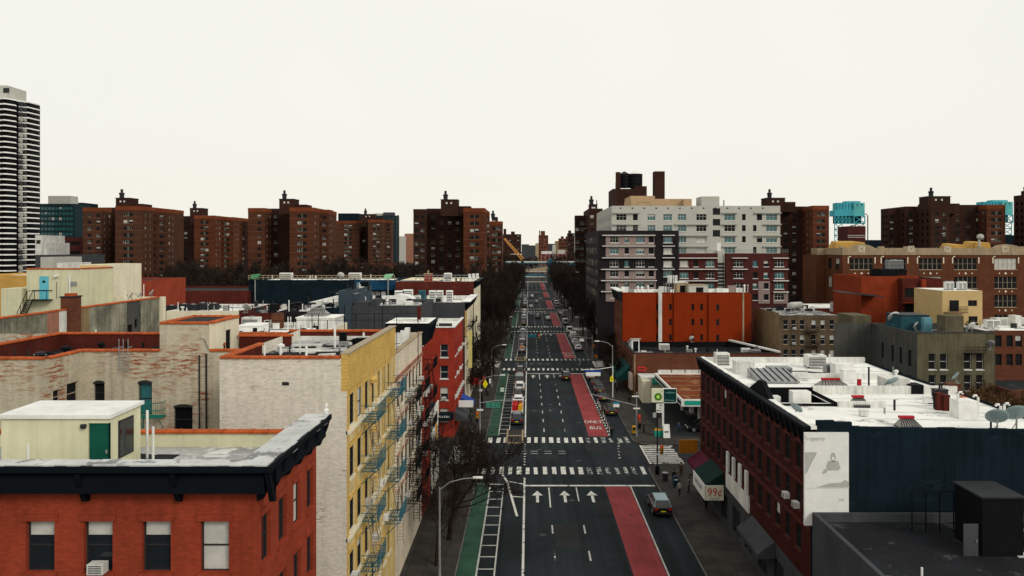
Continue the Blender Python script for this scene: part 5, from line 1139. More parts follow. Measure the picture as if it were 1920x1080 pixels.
bb = MB(); bb.box(x1, x1 + .6, d + .5, y1, 0, z - .3); bb.build('side_wall', M['orange_dark'], t)
bb = MB(); parapet(bb, x0, x1, d, y1, z - .6, z, .3); bb.build('parapet', M['white_dirty'], t); roof_sheet(t, x0, x1, d, y1, z - .59, 'white_roof')
bb = MB(); bb.box(wx(1234, d), wx(1240.5, d), d - .5, d - .02, 8.3, z + .9); bb.build('white_duct', M['white_dirty'], t)
bb = MB(); bb.box(wx(1391, d), wx(1394, d), d - .48, d - .37, 8.3, z); bb.build('pale_downpipe', M['stone'], t)
bb = MB(); bb.box(x0 - .1, x1 + .1, d - .1, d + .32, z, z + .08); bb.build('coping', M['orange_dark'], t)
cornice(t, 'W', x0, d, y1, z - 1.3, z + .3, .8, 'dark_steel', 1.6); bb = MB(); bb.loft([[(x0 - 1.0, d, z + .3), (x0 + .5, d, z + .3), (x0 + .5, d, z + .5), (x0 - 1.0, d, z + .5)], [(x0 - 1.0, y1, z + .3), (x0 + .5, y1, z + .3), (x0 + .5, y1, z + .5), (x0 - 1.0, y1, z + .5)]]); bb.build('cornice_cap', M['white_roof'], t)
bulkhead(t, wx(1270, 163), wx(1290, 163), 163, 167, z - .6, wz(530, 163), 'stone', 'white_dirty', ('S', wx(1280, 163), 1.2, 1.9, 'black')); bulkhead(t, wx(1292, 161), wx(1327, 161), 161, 165, z - .6, wz(535, 161), 'pale_grey', 'stone', ('S', wx(1312, 161), 1.6, 1.6, 'black'))
k_ = 0
for x, w_, h_, mm in ((1172, 1.6, 1.7, 'white_dirty'), (1184, 1.2, 1.2, 'steel'), (1196, .5, 2.0, 'white_metal'), (1204, .6, 1.8, 'white_metal'), (1215, .5, 2.1, 'white_metal'), (1225, 2.4, 1.0, 'white_metal'), (1243, 1.5, 1.8, 'white_dirty'), (1252, 1.1, 1.3, 'steel'), (1335, 1.6, 1.2, 'white_metal'), (1350, 1.3, 1.4, 'white_dirty'), (1361, 1.2, 1.3, 'white_metal'), (1373, 1.6, 1.9, 'pink_panel'), (1386, 1.4, 1.4, 'white_dirty'), (1396, .5, 2.2, 'white_metal'), (1402, .4, 2.3, 'steel')):
    bb = MB(); yy = 159.2 + rnd.uniform(0, 3); xx = wx(x, yy)
    if w_ < .9: bb.lathe([(w_ * .35, 0), (w_ * .35, h_ * .8), (w_ * .55, h_ * .85), (w_ * .3, h_)], (xx, yy, z - .6), 8)
    else: bb.box(xx - w_ / 2, xx + w_ / 2, yy, yy + 1, z - .6, z - .6 + h_)
    bb.build('vent' if w_ < .9 else 'roof_box', M[mm], t)
for i, x in enumerate((1256, 1266)):                  # cell antenna masts
    a = thing('antenna_mast', ['left antenna mast on the orange building roof', 'right antenna mast on the orange building roof'][i], 'antenna', (wx(x, 161), 161, z - .6), 'antenna masts on the orange building')
    bb = MB(); bb.tube([(0, 0, 0), (0, 0, 4.1)], .06, 6); bb.build('mast', M['steel'], a, local=True)
    for k in range(3): q = 2 * math.pi * k / 3 + .4; bb = MB(); cx0, cy0 = .4 * math.cos(q), .4 * math.sin(q); bb.box(cx0 - .12, cx0 + .12, cy0 - .08, cy0 + .08, 2.5, 4.2); bb.tube([(0, 0, 3.2), (cx0, cy0, 3.2)], .03, 4); bb.build('panel_antenna', M['white_metal'], a, local=True)
for i in range(5): pipe(t, wx(1246 + 5 * i, 159), 159, z - .6, rnd.uniform(2, 3.4), .06, 'dark_steel', 'aerial', n=5)
dish((wx(1296, 157), 156.6, wz(641, 157)), 'small round dish on the foot of the orange wall', 200, 1.3)
# ---------------------------------------------------------------- pale grey apartment block beyond the second crossing
def cx7(x): return 1060 + x / 3.375
def cy7(y): return 300 + y / 3.375
t = thing('apartment_block', 'large apartment block, pale grey above with dark plum and maroon lower wings', 'building', (42, 200, 0))
d = 190.0; X = lambda c: wx(cx7(c), d); Z = lambda c: wz(cy7(c), d)
xa, xb = wx(1147, d), wx(1463, d); zt = Z(290); yb = 232
M['ledge'] = mat('ledge_grey', (.36, .36, .33), .8, .1, 1); M['ledge_white'] = mat('ledge_white', (.62, .61, .58), .8, .1, 1)
ucols = [(323, 387), (428, 458), (520, 570), (620, 675), (713, 765), (830, 893), (1007, 1075), (1118, 1142), (1212, 1246), (1272, 1340)]
ops = []; ww = []
for r, yc in enumerate((362, 432, 502, 570)):
    for k, (a, c) in enumerate(ucols):
        if r >= 2 and k < 4: continue
        if r == 3 and k == 7: continue
        sh = -24 if (k == 8 and r in (1, 3)) else 0
        o = (X(a + sh), X(c + sh - (12 if k == 8 and sh else 0)), Z(yc + 20), Z(yc - 20)); ops.append(o); ww.append((o, 'trip' if c - a > 45 else 'dh', k))
lv = [(X(933), X(980), Z(y + 20), Z(y - 22)) for y in (327, 395, 465)]
bb = MB(); wall(bb, 'S', d, xa, xb, 0, zt, ops + lv, .35)
facade(bb, t, 'W', xa, d, yb, 0, zt, lin(d + 2, yb - 2, 9), [Z(yc + 20) for yc in (362, 432, 502, 570)] + [Z(yc + 20) - 11.5 for yc in (362, 432)], 1.5, 1.55, fm='frame_dark', gm='glass_dull', detail=False)
wall(bb, 'E', xb, d, yb, 0, zt); wall(bb, 'N', yb, xa, xb, 0, zt); bb.build('upper_wall', M['pale_grey'], t)
for o, st, k in ww: window(t, 'S', d, (o[0] + o[1]) / 2, o[2], o[1] - o[0], o[3] - o[2], 'frame_white' if st == 'trip' else 'frame_dark', 'glass_teal' if k in (2, 3, 4, 6, 9) and rnd.random() < .75 else 'glass_dull', st, .3, sill='ledge_white', pb=.15)
for o in lv:
    bb = MB(); 
    for j in range(4): zz = o[2] + (o[3] - o[2]) * (j + .1) / 4; bb.box(o[0], o[1], d + .1, d + .3, zz, zz + (o[3] - o[2]) / 4 * .65)
    bb.box(o[0], o[1], d + .3, d + .36, o[2], o[3]); bb.build('stair_louvre', M['dark_steel'], t)
led = []
for y in (335, 407): led.append((292, 468, y))
for y in (335, 407, 478, 547): led += [(690, 905, y)] if y > 335 else []
for y in (335, 407, 478, 547): led += [(990, 1085, y), (1195 if y in (335, 478) else 1250, 1365, y)]
for a, c, y in led: bb = MB(); bb.box(X(a), X(c), d - .55, d - .003, Z(y + 4), Z(y - 3)); bb.build('ledge', M['ledge'], t)
bb = MB(); parapet(bb, xa, xb, d, yb, zt - 1, zt, .4); bb.build('parapet', M['pale_grey'], t); roof_sheet(t, xa, xb, d, yb, zt - .99, 'grey_roof', .4)
for k in range(13): bb = MB(); xx = X(350 + k * 75); bb.box(xx - .2, xx + .2, d - .04, d + .04, Z(309), Z(301)); bb.build('scupper', M['dark_steel'], t)
def wing(x0c, x1c, y0c, dz, mm, cols, rws, name, pinks=(), leds=(), left=False, wkw={}):
    x0, x1, zt_ = X(x0c), X(x1c), Z(y0c); bb = MB()
    ops = [(X(a), X(c), Z(y + 19), Z(y - 19)) for y in rws for a, c in cols]
    wall(bb, 'S', d - dz, x0, x1, 0, zt_, ops, .3); wall(bb, 'E', x1, d - dz, d, 0, zt_); 
    if left: facade(bb, t, 'W', x0, d - dz, yb - 3, 0, zt_, lin(d + 1, yb - 5, 9), [Z(y + 19) for y in (505, 575, 655, 717, 785, 850)] + [9, 5.8, 2.6], 1.8, 1.6, fm='frame_tan', gm='glass_dull', detail=False, depth=.06)
    else: wall(bb, 'W', x0, d - dz, d, 0, zt_)
    bb.build(name, M[mm], t)
    r_ = MB(); r_.poly([(x0, d - dz, zt_), (x1, d - dz, zt_), (x1, d if not left else d - .01, zt_), (x0, d if not left else d - .01, zt_)]); r_.build('terrace', M['grey_roof'], t)
    for (a, c, y0_, y1_) in pinks:
        o2 = [o for o in ops if o[0] > X(a) and o[1] < X(c) and o[2] > Z(y1_) and o[3] < Z(y0_)]
        q = MB(); wall(q, 'S', d - dz - .06, X(a), X(c), Z(y1_), Z(y0_), o2, .06); q.build('pink_panel', M['pink_panel'], t)
    for y in rws:
        for a, c in cols: window(t, 'S', d - dz, (X(a) + X(c)) / 2, Z(y + 19), X(c) - X(a), Z(y - 19) - Z(y + 19), 'frame_white' if c - a > 38 else 'frame_dark', 'glass_teal' if rnd.random() < .3 else 'glass_dull', 'trip' if c - a > 40 else 'dh', .25, sill='ledge_white', pb=.3)
    for a, c, y in leds: q = MB(); q.box(X(a), X(c), d - dz - .7, d - dz - .003, Z(y + 2.5), Z(y - 2.5)); q.build('ledge', M['ledge_white'], t)
wing(205, 703, 448, 3.0, 'plum_dark', [(275, 327), (365, 392), (437, 490), (515, 547), (608, 662)], (505, 575, 655, 717, 785, 850), 'plum_wing', [(248, 550, 482, 540), (248, 550, 550, 612), (248, 560, 692, 752), (248, 560, 762, 822), (248, 560, 832, 890)], [(225, 555, y) for y in (478, 545, 618)] + [(218, 565, y) for y in (690, 760, 828)] + [(600, 675, y) for y in (478, 545, 618, 690)], True)
wing(694, 952, 590, 2.0, 'maroon_brick', [(715, 768), (800, 830), (877, 930)], (655, 728, 795), 'maroon_wing', (), [(705, 950, y) for y in (620, 690, 762)])
wing(1003, 1392, 590, 2.0, 'maroon_brick', [(1050, 1110), (1172, 1202), (1240, 1270), (1308, 1367)], (655, 728, 795, 865), 'maroon_wing', [(1206, 1278, 765, 905), (1300, 1392, 835, 905)], [(1040, 1135, y) for y in (620, 690)] + [(1295, 1392, y) for y in (620, 690, 762, 832)])
bb = MB(); bb.box(X(953), X(1002), d - 1.2, d - .01, 0, Z(575)); st = bb.build('stair_core', M['pale_grey'], t)
for k in range(9): bb = MB(); bb.box(X(957), X(998), d - 1.3, d - 1.2, Z(665 + k * 22), Z(650 + k * 22)); bb.build('stair_louvre', M['dark_steel'], t)
bb = MB(); bb.box(X(958), X(984), d - .08, d - .003, Z(575), Z(524)); bb.build('terrace_door', M['white_metal'], t)
for a, c, y in ((205, 703, 448), (694, 952, 590), (1003, 1392, 590)): railing(t, (X(a), d - 2.0 + .3 * (y < 500) * -3), (X(c), d - 2.0 + .3 * (y < 500) * -3), Z(y), .9, 24, 'steel', .03)
bb = MB(); bb.box(X(878), X(994), d + 3, d + 9, zt - 1, Z(225)); bb.build('roof_house', M['pale_grey'], t)
M['beige_wall'] = mat('beige_wall', (.42, .29, .17), .85, .1, .5)
bb = MB(); bb.box(X(437), X(822), d + 6, d + 20, zt - 1, Z(236)); bb.box(X(440), X(600), d + 8, d + 20, zt - 1, Z(213)); bb.box(X(770), X(822), d + 4, d + 6, zt - 1, Z(240)); bb.build('beige_penthouse', M['beige_wall'], t)
bb = MB(); bb.tube([(X(470), d + 3, zt - 1), (X(470), d + 3, Z(262)), (X(550), d + 3, Z(262)), (X(550), d + 3, zt - 1)], .14, 6); bb.build('roof_duct', M['stone'], t)
for x in (325, 203, 1016): pipe(t, X(x), d + 2, zt - 1, 2.6 if x != 325 else 7, .12, 'dark_steel')
# ---------------------------------------------------------------- housing towers
def tower(label, segs, box, seed, fl=2.74, depth=16, dark=False, group='brown brick housing towers', ground=0):
    """segs: (x left, x right, distance, y top, window columns [px], kind) - kind 'f' front wing, 'd' recessed dark; box: roof house (x0,x1,ytop,d)"""
    d0 = min(s[2] for s in segs); xa, xb = wx(segs[0][0], segs[0][2]), wx(segs[-1][1], segs[-1][2])
    t = thing('housing_tower', label, 'tower', ((xa + xb) / 2, d0 + 6, 0), group); r = random.Random(seed)
    back0 = max(s[2] for s in segs) + depth
    for xl, xr, d, yt, colz, kind in segs:
        outer = (xl, xr) == (segs[-1][0], segs[-1][1]) if xr < CX else (xl, xr) == (segs[0][0], segs[0][1])
        back = d + 7 if outer else back0
        if outer and xr < CX: xr -= 4
        if outer and xl > CX: xl += 4
        x0, x1, zt = wx(xl, d) + .01, wx(xr, d) - .01, wz(yt, d); mm = ('nycha', 'nycha_b', 'nycha_c')[seed % 3] if kind == 'f' else 'nycha_dark_shade'
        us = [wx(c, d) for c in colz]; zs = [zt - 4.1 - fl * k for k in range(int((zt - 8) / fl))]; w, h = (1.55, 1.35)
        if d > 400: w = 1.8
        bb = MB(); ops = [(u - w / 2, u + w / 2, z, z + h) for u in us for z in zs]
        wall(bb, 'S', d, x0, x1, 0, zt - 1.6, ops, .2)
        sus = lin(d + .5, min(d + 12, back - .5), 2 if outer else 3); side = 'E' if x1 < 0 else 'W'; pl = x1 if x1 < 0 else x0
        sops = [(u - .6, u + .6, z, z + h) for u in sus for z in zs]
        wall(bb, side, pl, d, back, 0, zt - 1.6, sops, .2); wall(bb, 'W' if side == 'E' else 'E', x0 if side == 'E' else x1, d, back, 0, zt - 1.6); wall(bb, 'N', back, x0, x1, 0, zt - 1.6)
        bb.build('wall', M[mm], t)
        for u in us:
            for z in zs: window(t, 'S', d, u, z, w, h, r.choice(['frame_white', 'frame_tan', 'frame_dark', 'frame_dark', 'frame_dark']), 'glass_dull', 'pair', .15, detail=False, pb=.2)
        if kind == 'f':
            for u in sus[:2]:
                for z in zs[:9]: window(t, side, pl, u, z, 1.2, h, 'frame_tan', 'glass_dull', 'pair', .15, detail=False, pb=.2)
        bb = MB(); bb.box(x0 - .04, x1 + .04, d - .06, back + .04, zt - 1.6, zt); bb.build('parapet', M['nycha_top' if kind == 'f' else 'nycha_dark_shade'], t)
        if kind == 'f':
            q = MB(); q.box(-(x1 - x0) / 2, (x1 - x0) / 2, -.05, .0, 0, .16); me = q.mesh('string_course', M['nycha_band'])
            for z in zs: put(me, 'string_course', ((x0 + x1) / 2, d - .002, z - .35), t)
            if len(colz) >= 2 and abs(colz[1] - colz[0]) < 14:
                u = (us[0] + us[1]) / 2; g = max(.3, us[1] - us[0] - w - .1)
                q = MB(); q.box(-g / 2, g / 2, -.06, -.003, 0, 1.6); me = q.mesh('grey_panel', M['panel_grey'])
                for z in zs: put(me, 'grey_panel', (u, d, z - .1), t)
    x0, x1, yt, d = box; zb = wz(max(s[3] for s in segs), d) - 2; zt = wz(yt, d)
    bb = MB(); bb.box(wx(x0, d), wx(x1, d), d, d + 7, zb, zt); bb.box(wx(x0, d) + 1, wx(x1, d) + min(5, wx(x1, d) - wx(x0, d) - 1.5), d + 2, d + 10, zb, zb + 4.2); bb.build('roof_house', M['nycha_dark_shade'], t)
    bb = MB(); bb.box(wx(x0, d) - .15, wx(x1, d) + .15, d - .1, d + 7.1, zt, zt + .3); bb.build('roof_cap', M['dark_steel'], t)
    for k in (.35, .62): bb = MB(); xx = wx(x0, d) + (wx(x1, d) - wx(x0, d)) * k; bb.box(xx - .35, xx + .35, d - .06, d - .003, zt - 1.6, zt - .9); bb.build('roof_lamp', M['frame_white'], t)
    xx = wx(x0, d) + .25 * (wx(x1, d) - wx(x0, d)); bb = MB(); bb.lathe([(.9, 0), (.9, 1.5), (1.1, 1.5), (1.1, 2.1), (.5, 2.2), (.5, 3.6)], (xx, d + 2, zt + .3), 10); bb.build('flue', M['dark_steel'], t)
    return t
tower('housing tower at far left behind the cream house', [(155, 190, 312, 389, [168, 184], 'f'), (190, 216, 320, 389, [203], 'd'), (216, 267, 300, 386.5, [235, 246], 'f'), (267, 281, 318, 391, [272], 'd'), (281, 317.5, 312, 391.5, [287, 303], 'f')], (217, 243, 372, 306), 1)
tower('smaller housing tower, second from left, above bare trees', [(318, 340, 392, 406, [322], 'd'), (340, 364, 388, 405, [334 + 14], 'd'), (364, 402, 372, 404, [379, 388], 'f'), (402, 437.5, 384, 407, [414, 427], 'f'), (438, 466, 396, 415, [443, 456], 'd')], (356, 379, 391, 378), 2)
tower('large housing tower left of centre, third from the left', [(465, 497, 312, 390, [486], 'f'), (497, 543, 320, 391, [502, 517], 'd'), (543, 588, 300, 389, [561, 571.5], 'f'), (588, 620.5, 311, 393, [593.5, 608], 'f')], (523.5, 551, 374, 306), 3)
tower('more distant housing tower in front of the glass high-rise', [(631, 674, 486, 414, [648, 657], 'f'), (674, 690, 494, 411, [682], 'd'), (690, 717, 472, 412, [702, 709], 'f'), (717, 738, 482, 413, [728], 'f')], (678, 702, 402, 478), 4)
tower('broad housing tower beside the avenue, left side', [(775, 800, 312, 392, [781, 792], 'd'), (800, 869, 318, 391, [812, 828, 843, 858], 'd'), (869, 909, 296, 390, [885, 894], 'f'), (909, 920.5, 312, 396, [914], 'f')], (826.5, 858, 375, 306), 5)
tower('narrow housing tower close behind, by the crane', [(914, 946, 350, 415, [926, 936], 'f')], (922, 930, 410, 355), 6)
tower('housing tower left of the pale apartment block', [(1075, 1104, 330, 404, [1082, 1091, 1099], 'd'), (1104, 1130, 316, 391, [1110], 'd')], (1106, 1120, 384, 322), 7)
tower('housing tower right of the pale apartment block', [(1440, 1462, 318, 388, [1450], 'd'), (1462, 1524, 312, 387, [1473, 1489, 1510], 'd'), (1524, 1554.5, 300, 385.5, [1535, 1543], 'f')], (1437, 1472, 372, 306), 8)
tower('wide dark housing tower behind the school', [(1662, 1698, 318, 391, [1672, 1688], 'd'), (1698, 1745, 312, 387, [1708, 1722, 1737], 'd'), (1745, 1780, 300, 385, [1757, 1770], 'd'), (1780, 1850, 312, 384, [1795, 1815, 1834], 'd'), (1850, 1885, 306, 384, [1862, 1874], 'f')], (1740, 1782, 369, 306), 9)
tower('housing tower cut off by the right edge', [(1918, 2000, 300, 365, [1940, 1960], 'd')], (1940, 1970, 350, 306), 10)
# boiler tower with water tanks behind the apartment block
t = thing('water_tank_tower', 'dark tower with two black water tanks and a tall square chimney above the apartment block', 'tower', (wx(1180, 260), 262, 0))
d = 260
bb = MB(); bb.box(wx(1149, d), wx(1189.9, d), d, d + 14, 0, wz(354, d)); bb.build('wall', M['nycha_dark_shade'], t); bb = MB(); bb.box(wx(1190, d), wx(1213, d), d + .2, d + 12, 0, wz(349, d)); bb.build('wall', M['nycha_dark_shade'], t)
bb = MB(); bb.box(wx(1229, d), wx(1248.5, d), d + 2, d + 6, 0, wz(320, d)); bb.build('chimney', M['nycha_dark_shade'], t)
bb = MB(); bb.box(wx(1156, d), wx(1164, d), d + 1, d + 3, wz(356, d), wz(322, d)); bb.build('flue', M['nycha_dark_shade'], t)
for x, rr in ((1174, 1.9), (1195, 2.5)):
    bb = MB(); yb_, yt_ = wz(350, d), wz(324, d); bb.lathe([(rr, 0), (rr * 1.02, yt_ - yb_)], (wx(x, d), d + 5, yb_), 20); tk = bb.build('water_tank', M['black'], t)
    bb = MB(); bb.lathe([(rr * 1.05, 0), (.1, rr * .55)], (wx(x, d), d + 5, yt_), 20); o = bb.build('tank_roof', M['white_metal' if x > 1180 else 'dark_steel'], t); o.parent = tk
    bb = MB()
    for k in range(4): bb.lathe([(rr * 1.035, 0), (rr * 1.035, .09)], (wx(x, d), d + 5, yb_ + (k + .5) * (yt_ - yb_) / 4), 20)
    o = bb.build('hoops', M['dark_steel'], t); o.parent = tk
# ---------------------------------------------------------------- white striped tower, left edge
t = thing('striped_tower', 'very tall tower with white wavy balcony slabs and black glass at the left edge', 'tower', (-258, 372, 0))
n = 36; zt = wz(186, 362); zb = wz(508, 372); fl = (zt - zb) / (n - 4)
bays = [(-70, 3, 356, 362), (3, 30, 362, 366), (30, 50, 366.5, 370), (50, 74.5, 370, 378)]
ol = []
for xl, xr, da, dbb in bays:
    for k in range(7):
        s_ = k / 6; dd = da + (dbb - da) * s_; bow = 2.6 * math.sin(math.pi * s_) if (xr - xl) != 20 else -.8
        ol.append((wx(xl + (xr - xl) * s_, dd), dd - bow))
core = [(ol[0][0], ol[0][1] + 2.2)] + [(x, y + 1.7) for x, y in ol[1:-1]] + [(ol[-1][0] - .6, ol[-1][1] + 1.2), (wx(66, 396), 396), (ol[0][0], 396)]
bb = MB(); bb.prism(core, 6, zt); bb.build('glass_wall', mat('black_tower_glass', (.004, .0045, .005), .5, .3, .15, spec=.1), t)
slab_o = ol + [(wx(68, 397), 397), (ol[0][0], 397)]
q = MB(); q.prism(slab_o, 0, .62); me = q.mesh('balcony_slab', mat('white_concrete', (.85, .85, .82), .8, .12, .2))
for k in range(int(zt / fl) - 1): put(me, 'balcony_slab', (0, 0, zt - fl * k), t)
for o in [c for c in t.children if c.name.startswith('balcony_slab')]: o.location = (-W[t][0], -W[t][1], W[o][2])
q = MB(); q.prism([(x, y) for x, y in ol] + [(x, y + .15) for x, y in reversed(ol)], 0, .5); rail = q.mesh('balcony_rail', mat('dark_balcony_rail', (.006, .006, .006), .7, .2, .5))
for k in range(int(zt / fl) - 2): o = put(rail, 'balcony_rail', (0, 0, zt - fl * (k + 1) + .62), t); o.location = (-W[t][0], -W[t][1], W[o][2])
r2 = random.Random(5)
for k in range(int(zt / fl) - 2):
    for xx, dd in ((36, 367.5), (44, 369.5)):
        q = MB(); xw_ = wx(xx, dd); q.box(xw_ - .9, xw_ + .9, dd + .3, dd + 1.2, zt - fl * (k + 1) + .63, zt - fl * k - .1); q.build('bay_panel', M['pale_grey' if r2.random() < .55 else 'charcoal'], t)
bb = MB(); bb.box(wx(-30, 370), wx(19, 372), 370, 384, zt, wz(161, 371)); bb.build('roof_house', M['pale_grey'], t); bb = MB(); bb.box(wx(6, 369.8), wx(17, 369.8), 369.8, 369.99, wz(174, 370), wz(165, 370)); bb.build('louvre', M['dark_steel'], t)
for x in (10, 28, 44, 60): bb = MB(); bb.box(wx(x, 366) - .5, wx(x, 366) + .5, 365, 366, 0, 8); bb.build('column', M['white_metal'], t)
# ---------------------------------------------------------------- teal glass mid-rise and other distant blocks
def far(name, label, x0, x1, d, yt, m, dep=None, rows=0, cols=0, gm='glass_teal', fm='frame_dark', w=1.6, h=1.6, top=None, base=0):
    z = wz(yt, d); a, c = wx(x0, d), wx(x1, d)
    q = dict(us=lin(a + 1, c - 1, cols), zs=[z - 3.5 - (z - 8) / rows * k for k in range(rows)], w=w, h=h, fm=fm, gm=gm, style='pair', detail=False, pb=.12) if rows else None
    t = block(name, label, a, c, d, d + (dep or 15), z, m, 'grey_roof', .6, S_=q)
    for (xa_, xb_, yt_, m_) in (top or ()): bb = MB(); bb.box(wx(xa_, d), wx(xb_, d), d + 1, d + 8, z - .7, wz(yt_, d)); bb.build('roof_house', M[m_], t)
    return t
M['teal_wall'] = mat('dark_teal_cladding', (.012, .03, .036), .6, .25, .3)
far('glass_midrise', 'dark teal glass mid-rise with white penthouse right of the striped tower', 72, 140, 410, 382, 'teal_wall', rows=16, cols=9, top=[(88, 130, 367, 'pale_grey')], w=1.7, h=1.7)
far('glass_midrise', 'dark blue slab at the right side of the teal mid-rise', 140.5, 155, 418, 380, 'slate_blue')
far('brick_lowrise', 'dark red brick block below the teal mid-rise', 120, 154, 330, 445, 'maroon_brick', rows=6, cols=4, gm='glass_dull')
far('white_lowrise', 'small white stepped block at the foot of the teal mid-rise', 66, 78, 300, 441, 'white_dirty', rows=3, cols=2, gm='glass_dull'); far('white_lowrise', 'lower white block beside the stepped white block', 78.5, 88, 302, 455, 'white_dirty')
far('grey_lowrise', 'low grey roofs between the striped tower and the pale house', 66, 120, 260, 478, 'charcoal', dep=25); far('grey_lowrise', 'pale low block right of the striped tower foot', 76, 101, 240, 482, 'pale_grey')
far('glass_highrise', 'dark glass high-rise with flat black cap behind the distant housing tower', 634, 672, 640, 400, 'slate_blue', rows=0); far('glass_highrise', 'glass high-rise with white crown behind the distant housing tower', 690, 743, 650, 404, 'teal_wall', rows=14, cols=8, gm='glass', top=[(702, 716, 400, 'pale_grey'), (718, 738, 398, 'charcoal')])
far('glass_highrise', 'blue-grey glass slab left of the distant housing tower', 621.5, 633, 630, 421, 'slate_blue', rows=16, cols=2, gm='glass_teal')
for i, (x0, x1, d, yt, m) in enumerate(((747, 758, 1400, 443, 'pale_grey'), (758.5, 774, 1450, 438, 'salmon'), (943, 977, 900, 439, 'nycha_dark_shade'), (1010, 1028, 1300, 441, 'brown_brick'), (1004, 1013, 1700, 456, 'stone'), (1041, 1047, 1900, 452, 'tan'), (1048, 1066, 1000, 447, 'brown_brick'), (1065, 1077, 820, 437, 'nycha_dark_shade'), (978, 992, 1900, 458, 'charcoal'), (992, 1004, 2100, 460, 'charcoal'), (1027, 1041, 2000, 457, 'charcoal'), (1036, 1042, 1800, 459, 'pale_grey'))):
    q = far('skyline_block', ['pale far block on the horizon left of the broad tower', 'pink far block on the horizon left of the broad tower', 'dark far block above the crane', 'tallest brown far tower in the gap over the avenue', 'pale stone block left of the brown far tower', 'slim tan block right of the brown far tower', 'brown far block near the right housing tower', 'dark far tower with chimney at the right of the gap', 'low dark far block, left of the gap', 'low dark far block in the middle of the gap', 'low dark far block right of the brown far tower', 'small pale far block right of the brown far tower'][i], x0, x1, d, yt, m, dep=20, rows=7 if i in (2, 3, 6, 7) else 0, cols=4, gm='glass_dull', w=2.2, h=1.8, top={2: [(944, 949, 429, m), (958, 965, 434, m)], 3: [(1011, 1013, 432, m), (1014, 1022, 433, m)], 7: [(1066, 1071, 432, m)], 6: [(1052, 1057, 443, m), (1061, 1064, 443, m)]}.get(i), )
far('brown_lowrise', 'wide brown low block behind bare trees, foot of the distant tower', 632, 735, 440, 494, 'brown_brick', rows=4, cols=12, gm='glass_dull')
# chimney pole
b = MB(); b.tube([(wx(746.5, 600), 600, 0), (wx(746.5, 600), 600, wz(403, 600))], [.9, .6], 8); b.single('tall_mast', 'thin dark mast right of the glass high-rise', 'mast', M['dark_steel'])
# ---------------------------------------------------------------- school with stone parapet
t = thing('school', 'long brown brick school with pale stone parapet and grouped windows, right side', 'building', (120, 205, 0))
d = 200.0; x0, x1 = wx(1580, d), wx(1990, d); z = wz(462, d); yb = 222
grp = [(1593.5, 1637.5), (1655, 1699), (1723, 1766), (1789, 1832), (1864.5, 1906.5), (1930, 1972)]
ops = []
for a, c in grp:
    for y0_, y1_ in ((484, 505.5), (518.5, 541), (553, 576), (590, 612)): ops.append((wx(a, d), wx(c, d), wz(y1_, d), wz(y0_, d)))
bb = MB(); wall(bb, 'S', d, x0, x1, 0, wz(478, d), ops, .3); wall(bb, 'N', yb, x0, x1, 0, wz(478, d)); wall(bb, 'E', x1, d, yb, 0, wz(478, d))
facade(bb, t, 'W', x0, d, yb, 0, wz(478, d), lin(d + 1, yb - 1, 4), [wz(505.5, d), wz(541, d)], 2.4, 3, fm='frame_dark', gm='glass_dull', style='pair', detail=False); bb.build('wall', M['school'], t)
for o in ops: window(t, 'S', d, (o[0] + o[1]) / 2, o[2], o[1] - o[0], o[3] - o[2], 'frame_tan', 'glass_dull', 'five', .25, sill='stone', pb=.3)
bb = MB(); bb.box(x0 - .1, x1, d - .12, d + .5, wz(478, d), wz(465, d)); bb.box(x0 - .1, x0 + .5, d + .5, yb, wz(478, d), wz(465, d)); bb.build('stone_parapet', M['stone'], t)
bb = MB(); 
for a, c in ((1592, 1640), (1860, 1914)): bb.extrude([(wx(a, d), wz(465, d)), (wx(c, d), wz(465, d)), (wx(c - 8, d), wz(460.5, d)), (wx((a + c) / 2, d), wz(457.5, d)), (wx(a + 8, d), wz(460.5, d))], 'y', d - .1, d + .45)
for x in (1580, 1652, 1700, 1772, 1838, 1918): bb.box(wx(x, d) - .8, wx(x, d) + .8, d - .16, d + .5, wz(465, d), wz(462, d))
bb.build('parapet_gable', M['stone'], t)
for x in (1615, 1708, 1776, 1884):
    bb = MB(); xx = wx(x, d); zz = wz(467, d)
    for r_ in (.75, .4): 
        for s_ in (-1, 1): bb.box(xx + s_ * r_ - .08, xx + s_ * r_ + .08, d - .2, d - .12, zz - r_, zz + r_); bb.box(xx - r_, xx + r_, d - .2, d - .12, zz + s_ * r_ - .08, zz + s_ * r_ + .08)
    bb.build('stone_medallion', M['cream'], t)
for a, c in grp:
    for y in (512.5, 546.5, 582):
        for k, s_ in ((.22, .16), (.5, .26), (.78, .16)): bb = MB(); xx = wx(a + (c - a) * k, d); zz = wz(y, d); bb.extrude([(xx - s_ * 1.4, zz), (xx, zz - s_ * 1.4), (xx + s_ * 1.4, zz), (xx, zz + s_ * 1.4)], 'y', d - .05, d - .003); bb.build('stone_diamond', M['cream'], t)
    for xx in (a - 3, c + 3): bb = MB(); bb.box(wx(xx, d) - .14, wx(xx, d) + .14, d - .08, d - .003, wz(494, d), wz(480, d)); bb.box(wx(xx, d) - .14, wx(xx, d) + .5 * (1 if xx < (a + c) / 2 else 0) + .14, d - .08, d - .004, wz(482, d), wz(480, d)); bb.build('stone_trim', M['cream'], t)
roof_sheet(t, x0, x1, d, yb, wz(478, d) - .2, 'tar', .4)
bb = MB(); zz = wz(478, d)
